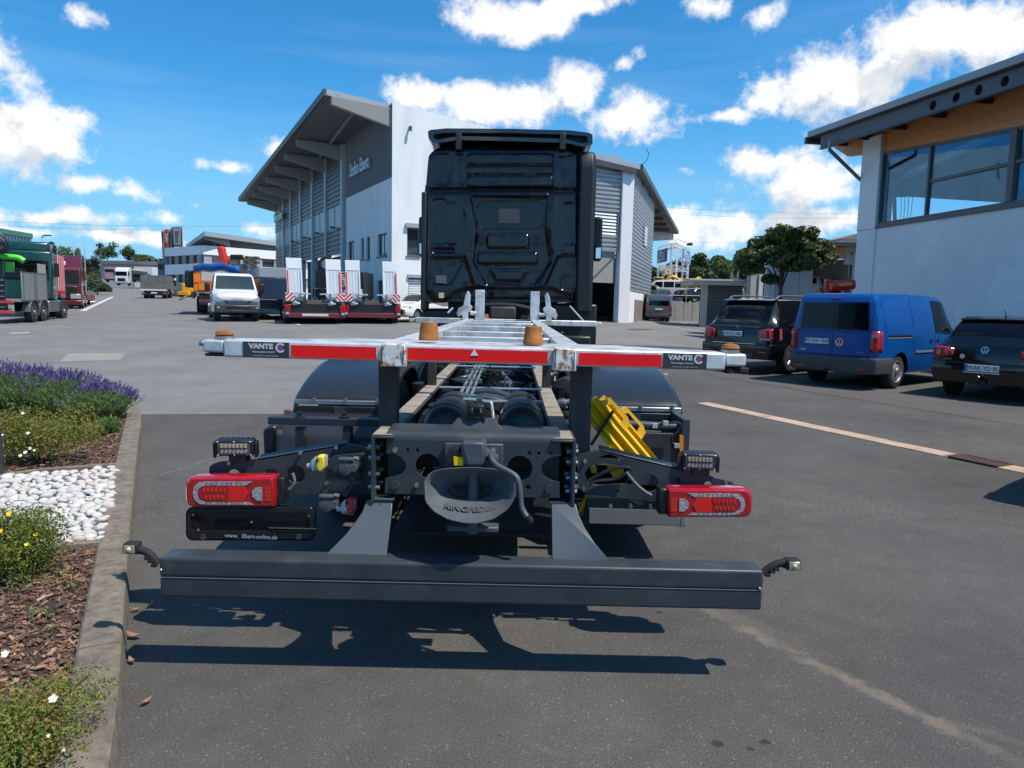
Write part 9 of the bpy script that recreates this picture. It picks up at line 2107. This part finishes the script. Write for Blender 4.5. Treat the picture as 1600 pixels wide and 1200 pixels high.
TGR=leafmat('broad_leaf',[(.04,.075,.02),(.07,.12,.025),(.10,.16,.035),(.055,.09,.025)],.6,.3); TGD=leafmat('dark_leaf',[(.012,.025,.012),(.02,.04,.016),(.03,.055,.02)],.6,.2); TGY=leafmat('yellow_green_leaf',[(.09,.13,.03),(.14,.19,.04),(.18,.22,.05),(.10,.15,.04)],.6,.35)
q=P(1219,470,33); tree(Vector((q.x,q.y,gz(q.x,q.y))),5,P(1222,436,33).z-gz(q.x,q.y)-.1,(2.12,2.0,1.34),27000,.155,MAPLE,'maple_tree','dark round headed maple on a short trunk in front of the garage wing',5,tr=.13,lobes=34,cut=-.2,rl=(.17,.38),fl=(.42,.98))
def ftree(px,pyt,pyb,wpx,dd,mat,label,seed,n=2600,name='tree',grp='trees beyond the yards',sz=None):
 t_=P(px,pyt,dd); q=P(px,pyb,dd); z0=q.z; h=t_.z-z0; cr=wpx*dd/1130/2
 tree(Vector((q.x,q.y,z0)),h,h*.16,(cr,cr,h*.43),n,sz or cr*.15,mat,name,label,seed,grp,tr=h*.025,lobes=15,limbs=5)
ftree(1105,388,452,62,105,TGR,'pale green airy tree right of the billboard tower',1,5000)
ftree(1062,402,450,44,118,TGD,'dark tree behind the right leg of the billboard tower',2); ftree(1140,400,446,46,112,TGD,'dark tree between the airy tree and the maple',3); ftree(1165,412,446,36,108,TGD,'dark tree half behind the maple crown',13)
ftree(1028,418,452,40,122,TGR,'mid green tree left of the billboard tower',4); ftree(1085,412,452,40,125,TGD,'dark tree behind the airy one',6)
for k,(px,t_,b_,w,dd,mt,lb)in enumerate([(168,377,412,34,215,TGR,'taller round tree of the far pair behind the warehouse'),(200,381,412,26,220,TGR,'smaller tree right of the tall round one'),(222,396,412,34,222,TGY,'low yellowish tree over the warehouse roof'),(100,381,430,26,130,TGY,'yellow green tree behind the red stakes'),(118,379,430,24,135,TGR,'slim tree between the two thin masts'),(76,377,400,24,140,TGD,'dark tree under the street lamp'),(146,398,452,28,100,TGD,'dark tree beside the maroon tractor'),(292,403,440,22,150,TGD,'dark tree in front of the red roof'),(250,404,440,14,205,TGR,'small tree left of the flags'),(128,395,440,18,118,TGY,'yellow green tree behind the masts')]):
 ftree(px,t_,b_,w,dd,mt,lb,30+k,1800)
def bush(px,pyt,pyb,wpx,dd,mat,label,seed,n=1500):
 r_=random.Random(seed); t_=P(px,pyt,dd); q=P(px,pyb,dd); h=t_.z-q.z; w=wpx*dd/1130/2; o=thing('bush',label,'bush',q); pts=[]
 while len(pts)<n:
  d=Vector((r_.gauss(0,1),r_.gauss(0,1),abs(r_.gauss(0,1)))).normalized(); rr=r_.random()**.3; p=Vector((q.x+d.x*w*rr,q.y+d.y*w*.8*rr,q.z+d.z*h*rr))
  if mnoise.noise(p*.5)<-.3:continue
  pts.append((p,d,1))
 leafcloud(pts,w*.16,r_,asp=.7).build('foliage',mat,o,smooth=0,fix=False); MB().beam(q-Vector((0,0,.5)),q+Vector((0,0,h*.5)),.1,.1).build('stem',BARK,o)
bush(148,428,453,30,90,TGR,'round bush behind the maroon tractor',71); bush(152,440,455,44,82,TGD,'long low hedge at the road edge behind the red trailer',72); bush(266,448,456,22,78,TGR,'low bush under the flags',73)
# far wooded hills, a single mass each
HILL=leafmat('far_wood',[(.030,.050,.022),(.045,.07,.03),(.06,.085,.04),(.035,.055,.03)],.8,.1)
def hill(pts,dd,depth,name,seed):
 r_=random.Random(seed); b=MB(); top=[P(x,y,dd)for x,y in pts]; lf=[]
 for a,c_ in zip(top,top[1:]):
  for k in range(8):lf.append(a.lerp(c_,k/8))
 v=[]
 for p in lf:v+=[Vector((p.x,p.y-depth,2)),Vector((p.x,p.y-depth*.5,p.z*.62+1)),Vector((p.x,p.y,p.z-1.5)),Vector((p.x,p.y+depth*.6,0))]
 b.add(v,[(j*4+i,(j+1)*4+i,(j+1)*4+i+1,j*4+i+1)for j in range(len(lf)-1)for i in range(3)]); structure(b.build(name,M('hill_ground',(.045,.065,.03),.95,var=.3,vs=.05),smooth=0))
 P_=[]
 for k in range(5200):
  j=r_.randrange(len(lf)-1); p=lf[j].lerp(lf[j+1],r_.random()); t=r_.random()**.7; q=Vector((p.x,p.y-depth*t,(p.z-1.5)*(1-t)+2*t+4.5*mnoise.noise(Vector((p.x*.13,t*3,seed)))+r_.uniform(0,2.5))); P_.append((q,None,1))
 stuff(leafcloud(P_,dd*.0085,r_,up=.5,asp=.8).build('far_wood',HILL,smooth=0,fix=False))
hill([(900,432),(990,424),(1018,414),(1040,410),(1075,424),(1120,414),(1160,408),(1215,412),(1340,430)],260,60,'hill',1)
hill([(-120,414),(0,412),(120,409),(230,413),(300,420),(420,424),(700,432),(900,436)],330,60,'hill',2)
